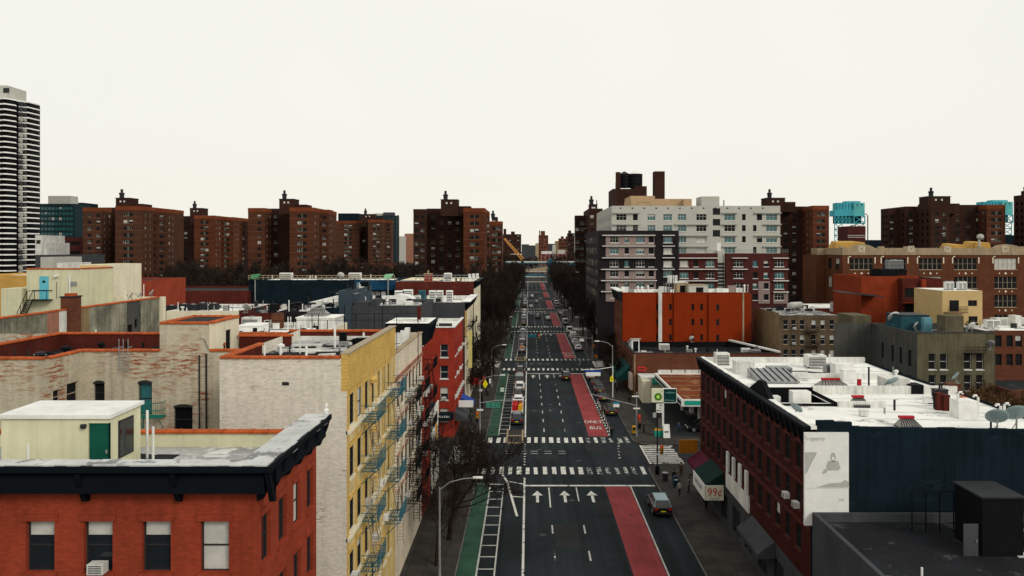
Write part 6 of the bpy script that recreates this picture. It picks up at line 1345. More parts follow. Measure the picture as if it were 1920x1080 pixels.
for a, c, y, dd in ((1562, 1628, 451.5, 207), (1776, 1815, 456, 207), (1818, 1862, 452, 207)): bb.loft([[(wx(a, dd), dd, zz), (wx(c, dd), dd, zz), (wx(c, dd), dd + 6, zz), (wx(a, dd), dd + 6, zz)], [(wx(a, dd) + 1, dd, wz(y + 3, dd)), (wx(c, dd) - 1, dd, wz(y + 3, dd)), (wx(c, dd) - 2, dd + 6, wz(y, dd)), (wx(a, dd) + 2, dd + 6, wz(y, dd))]])
bb.build('ochre_roof_house', M['ochre'], t)
bb = MB(); bb.box(wx(1525, 214), x0 - .02, 212, 222, 0, wz(478, 212)); bb.build('rear_wing', M['school'], t); bb = MB(); bb.box(wx(1528, 214), x0 - .12, 211.9, 212.2, wz(478, 212), wz(466, 212)); bb.build('stone_parapet', M['stone'], t)
bb = MB(); bb.tube([(wx(1836, 206), 206, zz), (wx(1836, 206), 206, wz(447, 206))], .3, 8); bb.lathe([(.5, 0), (.9, .5), (.8, 1.2), (.2, 1.5)], (wx(1838, 206), 206, wz(449, 206)), 10); bb.build('roof_vent', M['pale_grey'], t)
t = far('brick_stack_house', 'brick boiler house with white bands below the blue bridge tower', 1590, 1623, 240, 424, 'maroon_brick', dep=8)
for y in (441, 444.5): bb = MB(); bb.box(wx(1589.5, 240), wx(1623.5, 240), 239.9, 239.99, wz(y + .8, 240), wz(y, 240)); bb.build('white_band', M['ledge_white'], t)
far('dark_far_block', 'dark blue-grey far block between the bridge tower and the wide tower', 1622, 1664, 420, 450, 'slate_blue', dep=20); far('dark_far_block', 'dark far block at the right edge behind the school', 1885, 1960, 430, 441, 'slate_blue', dep=20)
b = MB(); b.tube([(wx(1627, 230), 230, 0), (wx(1627, 230), 230, wz(404, 230)), (wx(1625, 230), 230, wz(401.5, 230)), (wx(1622, 230), 230, wz(401.5, 230))], .16, 6); b.single('roof_lamp_post', 'tall thin lamp post right of the blue bridge tower', 'lamp post', M['dark_steel'])
# ---------------------------------------------------------------- blue lift bridge towers
def lift_tower(label, x0, x1, d, yt, xs):
    t = thing('lift_bridge_tower', label, 'bridge', (wx((x0 + x1) / 2, d), d, 0), 'blue lift bridge towers'); m = M['teal_bridge']
    a, c = wx(x0, d), wx(x1, d); z = wz(yt, d); xs_ = wx(xs, d); zl = wz(yt + 28, d); zl2 = wz(yt + 42, d)
    bb = MB(); w = c - a
    bb.loft([[(a, d, zl), (xs_, d - 2, zl), (xs_, d + 14, zl), (a, d + 16, zl)], [(a, d, zl + 7), (xs_, d - 2, zl + 7.5), (xs_, d + 14, zl + 7.5), (a, d + 16, zl + 7)]])
    bb.box(a + w * .08, xs_ - .02, d + .5, d + 13, zl + 7, z - 2); bb.box(a + w * .4, c - w * .1, d + 1.5, d + 12, z - 4, z); bb.build('machinery_house', m, t)
    bb = MB(); bb.box(xs_ + .02, c, d - 2, d + 12, zl, z - 2.2); bb.build('end_house', mat('teal_bridge_pale', (.1, .42, .42), .6, .2, .1), t)
    bb = MB()
    for k in range(6): xx = a + (xs_ - a) * (.12 + .155 * k); bb.box(xx, xx + .7, d + .2, d + .5, zl + 7.6, z - 2.4)
    bb.build('ribs', mat('teal_bridge_dark', (.015, .17, .22), .6, .2, .1), t)
    for k in (.3, .7): bb = MB(); xx = xs_ + (c - xs_) * k; bb.extrude([(xx + .9 * math.cos(q), z - 4.6 + .9 * math.sin(q)) for q in [j * math.pi / 5 for j in range(10)]], 'y', d - 2.1, d - 2.02); bb.build('porthole', M['black'], t)
    def lattice(xa, xb, za, zb_, y, n, thick=.55):
        bb = MB(); bb.tube([(xa, y, za), (xb, y, za)], thick, 4); bb.tube([(xa, y, zb_), (xb, y, zb_)], thick, 4)
        for k in range(n):
            p, q = xa + (xb - xa) * k / n, xa + (xb - xa) * (k + 1) / n
            bb.tube([(p, y, za), (q, y, zb_)], thick * .8, 4); bb.tube([(q, y, za), (p, y, zb_)], thick * .8, 4); bb.tube([(p, y, za), (p, y, zb_)], thick, 4)
        bb.tube([(xb, y, za), (xb, y, zb_)], thick, 4); bb.build('lattice', m, t)
    lattice(a, xs_, zl2, zl, d, 5); lattice(xs_, c, zl2, zl, d - 2, 1, .7); bb = MB(); bb.box(a + .5, c - .5, d + 6, d + 6.5, zl2, zl); bb.build('panel', M['slate_blue'], t)
    for xa, xb in ((a, a + w * .26), (c - w * .28, c)):
        n = 8
        for k in range(n): lattice(xa, xb, zl2 * (1 - (k + 1) / n) + 0, zl2 * (1 - k / n), d + .5, 1, .5)
    bb = MB()
    for k in range(6):
        q0, q1 = k * math.pi / 12, (k + 1) * math.pi / 12; L_ = w * .44
        bb.tube([(a + w * .26 + L_ * (1 - math.cos(q0)), d + .5, zl2 - 18 + 16 * math.sin(q0)), (a + w * .26 + L_ * (1 - math.cos(q1)), d + .5, zl2 - 18 + 16 * math.sin(q1))], .6, 4)
    bb.build('arch', m, t)
lift_tower('blue steel lift bridge tower behind the school, left one', 1565, 1620, 900, 377, 1600)
lift_tower('blue steel lift bridge tower half hidden by the wide dark tower', 1838, 1897, 880, 375, 1877)
# ---------------------------------------------------------------- flyover bridges, red steel frame and crane at the end of the avenue
d = 620
t = thing('flyover_bridge', 'turquoise flyover bridge crossing the end of the avenue', 'bridge', (10, d, 0))
bb = MB(); bb.box(wx(940, d), wx(1090, d), d, d + 10, wz(492.5, d), wz(490, d)); bb.build('parapet', M['pale_grey'], t); bb = MB(); bb.box(wx(940, d), wx(1090, d), d + .2, d + 10, wz(494.5, d), wz(492.6, d)); bb.box(wx(1032, d), wx(1090, d), d, d + 6, wz(500, d), wz(493.5, d)); bb.build('girder', M['teal'], t)
bb = MB(); bb.extrude([(wx(1027, d), 0), (wx(1037, d), 0), (wx(1037, d), wz(490, d)), (wx(1033, d), wz(484, d)), (wx(1031, d), wz(487, d)), (wx(1028, d), wz(484, d))], 'y', d - 2, d + 2); bb.build('pier', M['teal'], t)
d = 585; t = thing('highway_ramp', 'pale concrete highway ramp below the turquoise bridge', 'bridge', (0, d, 0)); bb = MB(); bb.loft([[(wx(974, d), d, wz(511, d)), (wx(974, d), d, wz(508, d)), (wx(974, d), d + 9, wz(508, d)), (wx(974, d), d + 9, wz(511, d))], [(wx(1027, d), d, wz(508, d)), (wx(1027, d), d, wz(501, d)), (wx(1027, d), d + 9, wz(501, d)), (wx(1027, d), d + 9, wz(508, d))]]); bb.build('deck', M['stone'], t)
bb = MB(); bb.box(wx(976, d), wx(1026, d), d - .1, d - .01, wz(510, d), wz(508.5, d)); bb.build('barrier', M['pale_grey'], t); bb = MB(); bb.box(wx(985, d), wx(988, d), d + 2, d + 6, 0, wz(511, d)); bb.box(wx(1015, d), wx(1018, d), d + 2, d + 6, 0, wz(509, d)); bb.build('pier', M['charcoal'], t)
d = 545; t = thing('footbridge', 'low teal and white overpass across the avenue end', 'bridge', (5, d, 0)); bb = MB(); bb.box(wx(984, d), wx(1024, d), d, d + 5, wz(520, d), wz(515, d)); bb.build('deck', M['teal'], t); bb = MB(); bb.box(wx(985, d), wx(1023, d), d - .2, d - .01, wz(519.6, d), wz(518, d)); bb.build('barrier', M['white_metal'], t); bb = MB(); bb.box(wx(983, d), wx(1027, d), d - 12, d - 10, wz(528, d), wz(526.5, d)); bb.build('lower_beam', M['pale_grey'], t)
for x in (982, 1028): bb = MB(); bb.box(wx(x, d) - .6, wx(x, d) + .6, d - 12, d + 5, 0, wz(516, d)); bb.build('pier', M['charcoal'], t)
d = 760; t = thing('steel_frame_building', 'unfinished pinkish red steel frame building beyond the bridge', 'building', (wx(1038, d), d, 0)); M['pink_steel'] = mat('pink_steel', (.25, .04, .09), .7, .2, .2)
for y in (476, 480, 486, 492): bb = MB(); bb.box(wx(1014, d), wx(1063, d), d, d + 20, wz(y + 1, d), wz(y, d)); bb.build('floor_slab', M['pink_steel'], t)
for k in range(7): bb = MB(); xx = wx(1015 + 7.8 * k, d); bb.box(xx - .5, xx + .5, d - .3, d + .3, 0, wz(477, d)); bb.build('column', M['salmon'], t)
bb = MB(); bb.box(wx(1015, d), wx(1036, d), d + 1, d + 10, wz(476, d), wz(471, d)); bb.build('white_cladding', M['white_dirty'], t); bb = MB(); bb.box(wx(1046, d), wx(1060, d), d + 2, d + 6, wz(476, d), wz(468.5, d)); bb.build('roof_plant', M['pale_grey'], t)
d = 520; t = thing('crane', 'orange lattice crane boom leaning left above the turquoise bridge', 'crane', (wx(984, d), d, 0)); M['crane'] = mat('crane_orange', (.55, .26, .07), .6, .15, .5)
p0, p1 = Vector((wx(978, d), d, wz(488, d))), Vector((wx(944.5, d), d, wz(448, d))); bb = MB(); dn = Vector((.9, 0, .75))
for s_ in (0, 1):
    for yy in (0, 1.6): bb.tube([p0 + dn * s_ * 1.6 + Vector((0, yy, 0)), p1 + dn * s_ * .8 + Vector((0, yy, 0))], .28, 4)
for k in range(12):
    a, c = p0.lerp(p1, k / 12), p0.lerp(p1, (k + 1) / 12); e = dn * (1.6 - .8 * k / 12); bb.tube([a, c + e], .18, 4); bb.tube([a + e, c], .18, 4)
bb.build('boom', M['crane'], t); bb = MB(); bb.box(wx(977, d), wx(982, d), d - 1.5, d + 3, wz(492, d) - 3, wz(488, d)); bb.build('cab', M['dark_steel'], t); bb = MB(); bb.box(wx(977, d), wx(985, d), d - 2, d + 4, 0, wz(492, d) - 3.01); bb.build('crawler', M['dark_steel'], t)
bb = MB(); bb.box(wx(956, d), wx(979, d), d + 3, d + 4, wz(477.5, d), wz(476, d)); bb.build('jib_stay', M['white_dirty'], t)
# ---------------------------------------------------------------- right side, middle distance
t = thing('tan_tenement', 'tan tenement back with three rows of sash windows right of the orange building', 'building', (56, 157, 0))
d = 149.0; x0, x1, z = wx(1461, d), wx(1571, d), wz(591, d); yb = 166
cols = [1473.5, 1488.5, 1504.5, 1526, 1543, 1560]; bb = MB()
facade(bb, t, 'S', d, x0, x1, 0, z, [wx(c, d) for c in cols], [wz(618, d), wz(646, d), wz(674, d), wz(702, d)], .95, 1.95, fm='frame_white', gm='glass_dull', sill='tan', pb=.3, ac=.15); bb.build('wall', mat('dark_tan_brick', (.12, .085, .055), .9, .3, .3, streak=.4), t)
bb = MB(); wall(bb, 'W', x0, d, yb, 0, z + .4); wall(bb, 'E', x1, d, yb, 0, z); wall(bb, 'N', yb, x0, x1, 0, z); bb.build('side_wall', M['tan'], t)
bb = MB(); bb.poly([(x0, d, z), (x1, d, z), (x1, yb, z + .1), (x0, yb, z + .1)]); bb.build('roof', M['snow_tar'], t)
fire_escape(t, 'S', d, wx(1508, d), wx(1532, d), [wz(622, d), wz(650, d)], 'black', 1.0)
clutter(t, x0 + .5, x1 - .5, d + 1, yb - 1, z + .05, 30, 41)
for i, x in enumerate((1484, 1490, 1496, 1502)): dish((wx(x, 157), 157 + i * .4, z), ['first of the four dishes clustered on the tan tenement', 'second of the four dishes clustered on the tan tenement', 'third of the four dishes clustered on the tan tenement', 'last of the four dishes clustered on the tan tenement'][i], 180, 2.0)
bb = MB()
for k in range(7): a = wx(1440 + 12 * k, 158); bb.box(a, a + 1.4, 158 + k % 3, 159 + k % 3, z, z + .5 + .3 * (k % 3))
bb.build('roof_boxes', M['tar'], t)
block('rust_tenement', 'narrow rust-red house slice right of the tan tenement', wx(1571.5, 149), wx(1598, 149), 149.2, 165, wz(592, 149), 'orange_dark', 'tar', .3, S_=dict(us=[wx(1583, 149)], zs=[wz(622, 149), wz(650, 149)], w=.95, h=1.9, fm='frame_dark', gm='glass_dull'))
t = block('white_roof_house', 'white roofed house with white sheets hung along its edge', wx(1515, 168), wx(1640, 168), 168, 182, wz(578, 168), 'dark_red', 'white_roof', .3, pm='white_dirty')
for k in range(6): bb = MB(); xx = wx(1556 + 10 * k, 167.6); bb.loft([[(xx, 167.6, wz(586, 167.6)), (xx + 1.1, 167.5, wz(586, 167.6)), (xx + 1.1, 167.8, wz(586, 167.6)), (xx, 167.8, wz(586, 167.6))], [(xx + .1, 167.6, wz(566, 167.6)), (xx + 1.2, 167.6, wz(566, 167.6)), (xx + 1.2, 167.7, wz(566, 167.6)), (xx + .1, 167.7, wz(566, 167.6))]]); bb.build('hanging_sheet', M['white_metal'], t)
t = thing('olive_tenement', 'olive and grey stucco tenement with teal roof hut and white framed windows', 'building', (62, 120, 0))
d = 112.0; xs, x1 = 58.3, 70.0; z = 15.35; yb = 127.0
bb = MB(); wu = [wx(1748, d), wx(1769.5, d), wx(1814.5, d), wx(1837, d)]
facade(bb, t, 'S', d, xs, x1, 0, z, wu, [wz(693, d), wz(733, d), wz(773, d)], 1.1, 2.4, fm='frame_white', gm='glass_dull', sill='white_dirty', pb=.0, depth=.22); wall(bb, 'E', x1, d, yb, 0, z); bb.build('front_wall', M['olive'], t)
bb = MB(); facade(bb, t, 'W', xs, d, yb, 0, z, [114.2, 117.0, 119.6, 123], [wz(688, 114), wz(735, 114)], .9, 2.6, fm='frame_dark', gm='glass_dull', pb=0); wall(bb, 'N', yb, 52, x1, 0, z); bb.build('court_wall', M['grey_olive'], t)
bb = MB(); bb.box(wx(1598, 127), xs - .001, 127.01, 133, 0, wz(592, 127)); bb.build('rear_wing', M['olive'], t)
bb = MB(); parapet(bb, xs, x1, d, yb, z - .5, z, .3); bb.build('parapet', M['grey_olive'], t); roof_sheet(t, xs, x1, d, yb, z - .49, 'tar')
bb = MB(); bb.box(xs - .1, x1 + .1, d - .1, d + .35, z, z + .12); bb.build('coping', M['charcoal'], t)
M['teal_hut'] = mat('teal_hut', (.02, .07, .09), .7, .2, 1); M['pale_teal'] = mat('pale_teal_door', (.12, .3, .36), .6, .15, 1)
bulkhead(t, wx(1690, 119), wx(1742, 119), 119, 124, z - .5, wz(592, 119), 'teal_hut', 'dark_steel', None, z1b=wz(587, 124)); bb = MB(); bb.box(wx(1733, 117), wx(1748, 117), 117, 117.9, z - .5, wz(596, 117)); bb.build('roof_cabinet', M['pale_teal'], t)
bb = MB(); bb.box(wx(1770, 113), wx(1804, 113), 112.6, 115, z - 1, wz(592, 113)); bb.build('stair_tower', M['olive'], t)
clutter(t, xs + .6, x1 - .6, d + 1, yb - 1, z - .48, 24, 42, ('dark_steel', 'black', 'steel'))
fire_escape(t, 'S', d, wx(1806, d), wx(1842, d), [wz(662, d)], 'black', 1.0, drop=0)
dish((wx(1677, 122), 122, z + .1), 'round white dish on the grey court wall', 190, 2.2); dish((wx(1718, 118), 118, z - .4), 'white dish left of the pale teal cabinet', 230, 1.5); dish((wx(1822, 114), 114, z - .3), 'pale dish right of the olive stair tower', 200, 1.7); dish((wx(1855, 111.9), 111.6, wz(655, 112)), 'dark dish on the right corner of the olive front', 160, 1.4, m='steel')
M['cream_warm'] = mat('warm_cream_render', (.5, .36, .17), .85, .08, .4); d = 136.0
t = thing('cream_balcony_house', 'cream house with black balcony and dark windows in front of the school', 'building', (wx(1805, 136), 140, 0)); x0, x1, z = wx(1767, d), wx(1842, d), wz(545, d)
wl = [(1780, 1798, 563, 584), (1815, 1832, 563, 574), (1816, 1833, 593, 604), (1782, 1797, 600, 616)]; ops = [(wx(a, d), wx(c, d), wz(f_, d), wz(e, d)) for a, c, e, f_ in wl]
bb = MB(); wall(bb, 'S', d, x0, x1, 0, z, ops, .2); wall(bb, 'W', x0, d, 146, 0, z); wall(bb, 'E', x1, d, 146, 0, z); wall(bb, 'N', 146, x0, x1, 0, z); bb.build('wall', M['cream_warm'], t)
for o in ops: window(t, 'S', d, (o[0] + o[1]) / 2, o[2], o[1] - o[0], o[3] - o[2], 'frame_dark', 'glass_dull', 'pair', .15, pb=0)
roof_sheet(t, x0, x1, d, 146, z - .02, 'white_roof', 0); bb = MB(); bb.box(wx(1770, d), wx(1808, d), d - 1.3, d, wz(586, d), wz(584.5, d)); bb.build('balcony', M['tan'], t); railing(t, (wx(1771, d), d - 1.25), (wx(1807, d), d - 1.25), wz(584.5, d), 1.0, 16, 'black', .03)
for i, x in enumerate((1775, 1783, 1799, 1807)): hvac((wx(x, 139), 139, z), ['white roof unit on the cream house, first from left', 'white roof unit on the cream house, second from left', 'white roof unit on the cream house, third from left', 'white roof unit on the cream house, last'][i], .75, .8, 1.5, 'white_metal')
t = block('rust_red_house', 'big rust-red windowless house in front of the school', wx(1615, 152), wx(1722, 152), 152, 166, wz(518, 152), 'orange_dark', 'tar', .4)
bb = MB(); bb.loft([[(wx(1575, 148), 148, wz(549, 148)), (wx(1660, 148), 148, wz(558, 148)), (wx(1660, 148), 152, wz(556, 148)), (wx(1575, 148), 152, wz(547, 148))], [(wx(1575, 148), 148, wz(548, 148)), (wx(1660, 148), 148, wz(557, 148)), (wx(1660, 148), 152, wz(555, 148)), (wx(1575, 148), 152, wz(546, 148))]]); bb.build('lean_to_roof', M['dark_steel'], t)
t = block('rust_red_house', 'dark recessed rust-red house with balconies left of the cream house', wx(1693, 150), wx(1766.5, 150), 150, 165, wz(522, 150), 'dark_red', 'tar', .4, S_=dict(us=[wx(1706, 150), wx(1740, 150)], zs=[wz(558, 150), wz(587, 150)], w=2.0, h=1.9, fm='frame_dark', gm='glass_dull', style='pair'))
bb = MB(); bb.box(wx(1693, 149), wx(1725, 149), 148.8, 149.99, wz(569, 149), wz(567, 149)); bb.box(wx(1725, 150), wx(1733, 150), 149.2, 149.99, 0, wz(524, 150)); bb.build('balcony', M['orange_dark'], t)
t = block('roof_plant_house', 'black roof plant room with silver fans above the rust-red house', wx(1655, 160), wx(1700, 160), 160, 166, wz(505, 160), 'black', 'tar', .1); hvac((wx(1683, 159.5), 161, wz(505, 160)), 'silver fan unit on the black plant room', 3, 2, 2, 'steel')
t = block('white_roof_lowrise', 'low dark red house with white roof at the right edge', wx(1846, 126), wx(1990, 126), 126, 140, wz(620, 126), {'S': 'brown_brick'}, 'white_roof', .2, S_=dict(us=[wx(x, 126) for x in (1872, 1893, 1910)], zs=[wz(650, 126), wz(685, 126)], w=1.1, h=1.9, fm='frame_dark', gm='glass_dull')); 
for i, x in enumerate((1853, 1866)): hvac((wx(x, 130), 130, wz(620, 126)), ['left round-fan unit on the white low roof', 'right round-fan unit on the white low roof'][i], 1.2, 1, 1.5, 'white_metal')
clutter(t, wx(1850, 128), wx(1960, 128), 127, 136, wz(620, 126) - .15, 20, 43)
bb = MB(); bb.box(wx(1862, 138), wx(1990, 138), 137, 139, wz(620, 126) - .2, wz(596, 138)); bb.build('white_parapet', M['white_dirty'], t); bb = MB(); bb.box(wx(1904, 134), wx(1916, 134), 134, 136, wz(620, 126) - .2, wz(592, 134)); bb.build('roof_box', M['white_dirty'], t)
block('brown_yard_house', 'low brown shed and yard wall below the white low roof', wx(1862, 112), wx(2000, 112), 108, 118, 7.5, 'brown_brick', 'tar', .3)
# ---------------------------------------------------------------- bare trees
def grow(seed, h, spread, lv=4, twig=.018, kids=(7, 6, 5, 4), tm='twig'):
    r = random.Random(seed); tr = MB(); cr = MB()
    def limb(p, d, ln, rad, level):
        n = 3 if level < 2 else 2; pts = [p]; rr = [rad]; q = p.copy(); dd = d.copy(); dirs = [dd.copy()]
        for i in range(n):
            dd = (dd + Vector((r.gauss(0, .16), r.gauss(0, .16), r.gauss(.05, .1)))).normalized(); q = q + dd * ln / n; pts.append(q.copy()); rr.append(max(twig * .7, rad * (1 - .75 * (i + 1) / n))); dirs.append(dd.copy())
        (tr if level < 2 else cr).tube(pts, rr, 6 if level == 0 else 5 if level == 1 else 3, caps=False)
        if level >= lv: return
        k = kids[level] + r.randint(-1, 1)
        for j in range(k):
            t = (.4 if level == 0 else .25) + (.72 if level else .6) * (j + r.random() * .6) / k; t = min(.99, t); a = min(n - 1, int(t * n)); f = t * n - a
            b = pts[a].lerp(pts[a + 1], f); ax = dirs[a + 1]; o = ax.orthogonal().normalized(); o.rotate(Matrix.Rotation(r.uniform(0, 6.28), 3, ax))
            nd = (ax * r.uniform(.5, .95) + o * r.uniform(.55, 1.0) * spread + Vector((0, 0, .22))).normalized()
            limb(b, nd, ln * r.uniform(.45, .72) * (1.05 - .25 * t), max(twig, rad * (1 - .7 * t) * .55), level + 1)
    limb(Vector((0, 0, 0)), Vector((r.gauss(0, .04), r.gauss(0, .04), 1)).normalized(), h * .62, h * .018, 0)
    return tr.mesh('trunk', M['bark']), cr.mesh('crown', M[tm])
PROTO = [grow(40 + i, 12, .9 + .1 * (i % 3), 4, .05 if i < 6 else .017, (8, 6, 5, 4) if i < 6 else (10, 7, 6, 5)) for i in range(8)]
BROWN = grow(77, 6, 1.1, 4, .03, (9, 6, 5, 4), 'twig_brown')
def tree(x, y, h, label, group, proto, rz=None, base=.14, wide=1.0, name='bare_tree'):
    t = thing(name, label, 'tree', (x, y, base), group, rnd.uniform(0, 6.28) if rz is None else rz); s = h / (12 if proto is not BROWN else 6); t.scale = (s * wide, s * wide, s)
    for me, n in zip(proto, ('trunk', 'crown')): o = bpy.data.objects.new(n, me); o.parent = t; col.objects.link(o)
    return t
tree(-7.6, 71.5, 12.2, 'big bare tree at the left kerb nearest the lamp arm', None, PROTO[6], 1.2, wide=1.15)
tree(-7.9, 77.2, 12.6, 'big bare tree before the near left crossing, between two others', None, PROTO[7], 2.6, wide=1.1)
tree(-8.1, 65.6, 9.5, 'lowest bare tree on the left pavement, at the foot of the cream tenement', None, PROTO[7], 5.1, wide=1.0)
tree(-8.0, 82.5, 9.0, 'smaller bare tree at the left kerb just before the crossing', None, PROTO[7], 4.0, wide=1.1)
for i, (y, h) in enumerate(((133, 9.5), (142, 11), (151, 12.5), (160, 13), (169, 12))): tree(-8.2 + .5 * (i % 2), y, h, 'bare street tree along the left kerb between the two crossings', 'street trees on the left between the crossings', PROTO[i % 6], wide=1.1)
for i, (y, h) in enumerate(((150, 8), (160, 9), (169, 9.5))): tree(17.6, y, h, 'bare street tree on the right pavement before the pale apartment block', 'street trees on the right before the apartment block', PROTO[(i + 2) % 6])
k = 0
for xr, ys in ((-8.2, range(196, 560, 13)), (-17, range(200, 540, 16)), (-27, range(205, 520, 20))):
    for y in ys:
        k += 1; tree(xr + rnd.uniform(-1.5, 1), y + rnd.uniform(-4, 4), rnd.uniform(16, 20) + (3 if xr < -10 else 0), 'bare tree in the dark mass left of the avenue past the second crossing', 'dark tree mass left of the avenue', PROTO[k % 6], wide=.85 if xr > -10 else 1)
for xr, ys in ((17.5, range(196, 560, 13)), (26, range(240, 540, 16)), (35, range(245, 500, 22))):
    for y in ys:
        k += 1; tree(xr + rnd.uniform(-.6, 1.5), y + rnd.uniform(-4, 4), rnd.uniform(13, 16) if y < 240 else rnd.uniform(17, 21), 'bare tree in the dark mass right of the avenue past the apartment block', 'dark tree mass right of the avenue', PROTO[k % 6], wide=.85 if xr < 20 else 1)
for i in range(58):
    y = rnd.uniform(200, 292); k += 1; x = wx(rnd.choice([rnd.uniform(320, 470), rnd.uniform(615, 775), rnd.uniform(280, 930)]), y)
    tree(x, y, rnd.uniform(20, 26), 'bare tree among the housing towers on the left', 'trees around the housing towers', PROTO[k % 6], base=0)
for i in range(14): k += 1; tree(rnd.uniform(-75, -45), rnd.uniform(330, 470), rnd.uniform(16, 22), 'bare tree in front of the distant housing tower', 'trees before the distant tower', PROTO[k % 6], base=0)
for i in range(30): k += 1; tree(rnd.uniform(-70, 70), rnd.uniform(660, 900), rnd.uniform(18, 24), 'bare far tree behind the flyover bridges', 'far trees behind the bridges', PROTO[k % 6], base=0)
for i in range(16): k += 1; tree(rnd.uniform(70, 100), rnd.uniform(250, 295), rnd.uniform(12, 15), 'bare tree between the apartment block and the school', 'trees behind the apartment block', PROTO[k % 6], base=0)
for i in range(20): tree(rnd.uniform(42, 68), rnd.uniform(89, 107), rnd.uniform(7.5, 11), 'brown bare yard tree behind the white roof at right', 'brown yard trees at right', BROWN if i % 3 else PROTO[i % 6], base=0)
for i in range(14): tree(rnd.uniform(55, 70), rnd.uniform(84, 104), rnd.uniform(8, 11.5), 'pale brown twiggy yard tree at the right edge', 'yard trees at the right edge', BROWN, base=0)

# ---------------------------------------------------------------- vehicles
def ring(hw, zl, zb, y, tuck=.9):
    return [(-hw * tuck, y, zl), (-hw, y, zl + .18), (-hw, y, zb * .72), (-hw * .97, y, zb - .06), (-hw * .86, y, zb), (hw * .86, y, zb), (hw * .97, y, zb - .06), (hw, y, zb * .72), (hw, y, zl + .18), (hw * tuck, y, zl)]
def car_proto(kind):
    hw, L, prof, cab, roofz, wb = {
        'sedan': (.91, 4.75, [(-2.37, .42, .86, .8), (-2.25, .28, .98, .93), (-1.5, .22, 1.02, 1), (0, .2, .97, 1), (1.2, .22, .95, 1), (2.0, .24, .82, .97), (2.3, .32, .68, .88), (2.38, .4, .6, .8)], [(-1.95, 1.0), (-1.2, 1.42), (.3, 1.44), (1.15, .97)], 1.44, 1.42),
        'suv': (.97, 4.8, [(-2.4, .5, 1.0, .86), (-2.3, .36, 1.1, .96), (-1.4, .28, 1.12, 1), (0, .28, 1.1, 1), (1.2, .28, 1.08, 1), (1.95, .3, 1.0, .97), (2.3, .38, .86, .9), (2.4, .46, .76, .84)], [(-2.28, 1.1), (-1.95, 1.72), (.25, 1.74), (1.1, 1.1)], 1.74, 1.42),
        'van': (1.0, 5.4, [(-2.7, .46, 1.2, .96), (-2.62, .36, 1.25, 1), (-1, .3, 1.25, 1), (.6, .3, 1.22, 1), (1.6, .3, 1.15, 1), (2.2, .34, 1.0, .96), (2.6, .42, .85, .9), (2.7, .5, .72, .84)], [(-2.64, 1.22), (-2.5, 2.1), (1.0, 2.12), (1.9, 1.15)], 2.12, 1.62)}[kind]
    P = {}
    b = MB(); b.loft([ring(hw * s, zl, zb, y) for y, zl, zb, s in prof]); P['body'] = b.mesh('body', M['black'], smooth=False)
    (ya, za), (yb_, zb), (yc, zc), (yd, zd) = cab; w1, w2 = hw * .87, hw * .7 if kind != 'van' else hw * .86
    b = MB(); b.loft([[(-w1, ya, za - .05), (w1, ya, za - .05), (w1, yd, zd - .05), (-w1, yd, zd - .05)], [(-w2, yb_, zb), (w2, yb_, zb), (w2, yc, zc), (-w2, yc, zc)]]); P['cabin_glass'] = b.mesh('cabin_glass', M['car_glass'])
    b = MB(); b.loft([[(-w2 - .02, yb_ - .06, zb - .02), (w2 + .02, yb_ - .06, zb - .02), (w2 + .02, yc + .05, zc - .02), (-w2 - .02, yc + .05, zc - .02)], [(-w2 * .9, yb_ + .05, zb + .06), (w2 * .9, yb_ + .05, zb + .06), (w2 * .9, yc - .08, zc + .05), (-w2 * .9, yc - .08, zc + .05)]])
    for s in (-1, 1):
        b.tube([(s * w1, ya, za - .03), (s * w2, yb_, zb)], .07, 4); b.tube([(s * w1, yd, zd - .03), (s * w2, yc, zc)], .05, 4)
        for f in ((.45,) if kind == 'sedan' else (.3, .62)):
            b.tube([(s * (w1 + .01), ya + (yd - ya) * f, za - .04), (s * (w2 + .01), yb_ + (yc - yb_) * f, zb)], .045, 4)
        if kind == 'van': b.loft([[(s * (w1 + .01), ya + .05, za), (s * (w1 + .01), .3, za), (s * (w1 - .03), .3, za), (s * (w1 - .03), ya + .05, za)], [(s * (w2 + .02), yb_, zb), (s * (w2 + .02), .3, zb), (s * (w2 - .03), .3, zb), (s * (w2 - .03), yb_, zb)]])
    P['roof'] = b.mesh('roof', M['black'])
    b = MB(); b.box(-hw * .8, hw * .8, prof[0][0] - .06, prof[0][0] + .1, .36, .58); b.box(-hw * .8, hw * .8, prof[-1][0] - .1, prof[-1][0] + .05, .34, .52); P['bumper'] = b.mesh('bumper', M['dark_steel'])
    b = MB(); b.box(-.26, .26, prof[0][0] - .085, prof[0][0] - .06, .62, .74); P['licence_plate'] = b.mesh('licence_plate', M['yellow_sign'])
    wh = []
    for s in (-1, 1):
        for y in (-wb, wb):
            b = MB(); r_ = .34 if kind == 'sedan' else .38; x = s * (hw - .1)
            b.loft([[(x + q, y + rr * math.cos(a), r_ + rr * math.sin(a)) for a in [k * math.pi / 8 for k in range(16)]] for q, rr in ((-.1, r_ * .9), (-.1, r_), (.11, r_), (.11, r_ * .9))])
            rm = MB(); rm.loft([[(x + s * q, y + rr * math.cos(a), r_ + rr * math.sin(a)) for a in [k * math.pi / 6 for k in range(12)]] for q, rr in ((.1, r_ * .66), (.125, r_ * .6))]); wh.append((b.mesh('wheel', M['tyre']), rm.mesh('rim', M['rim'])))
    P['wheels'] = wh
    lights = []
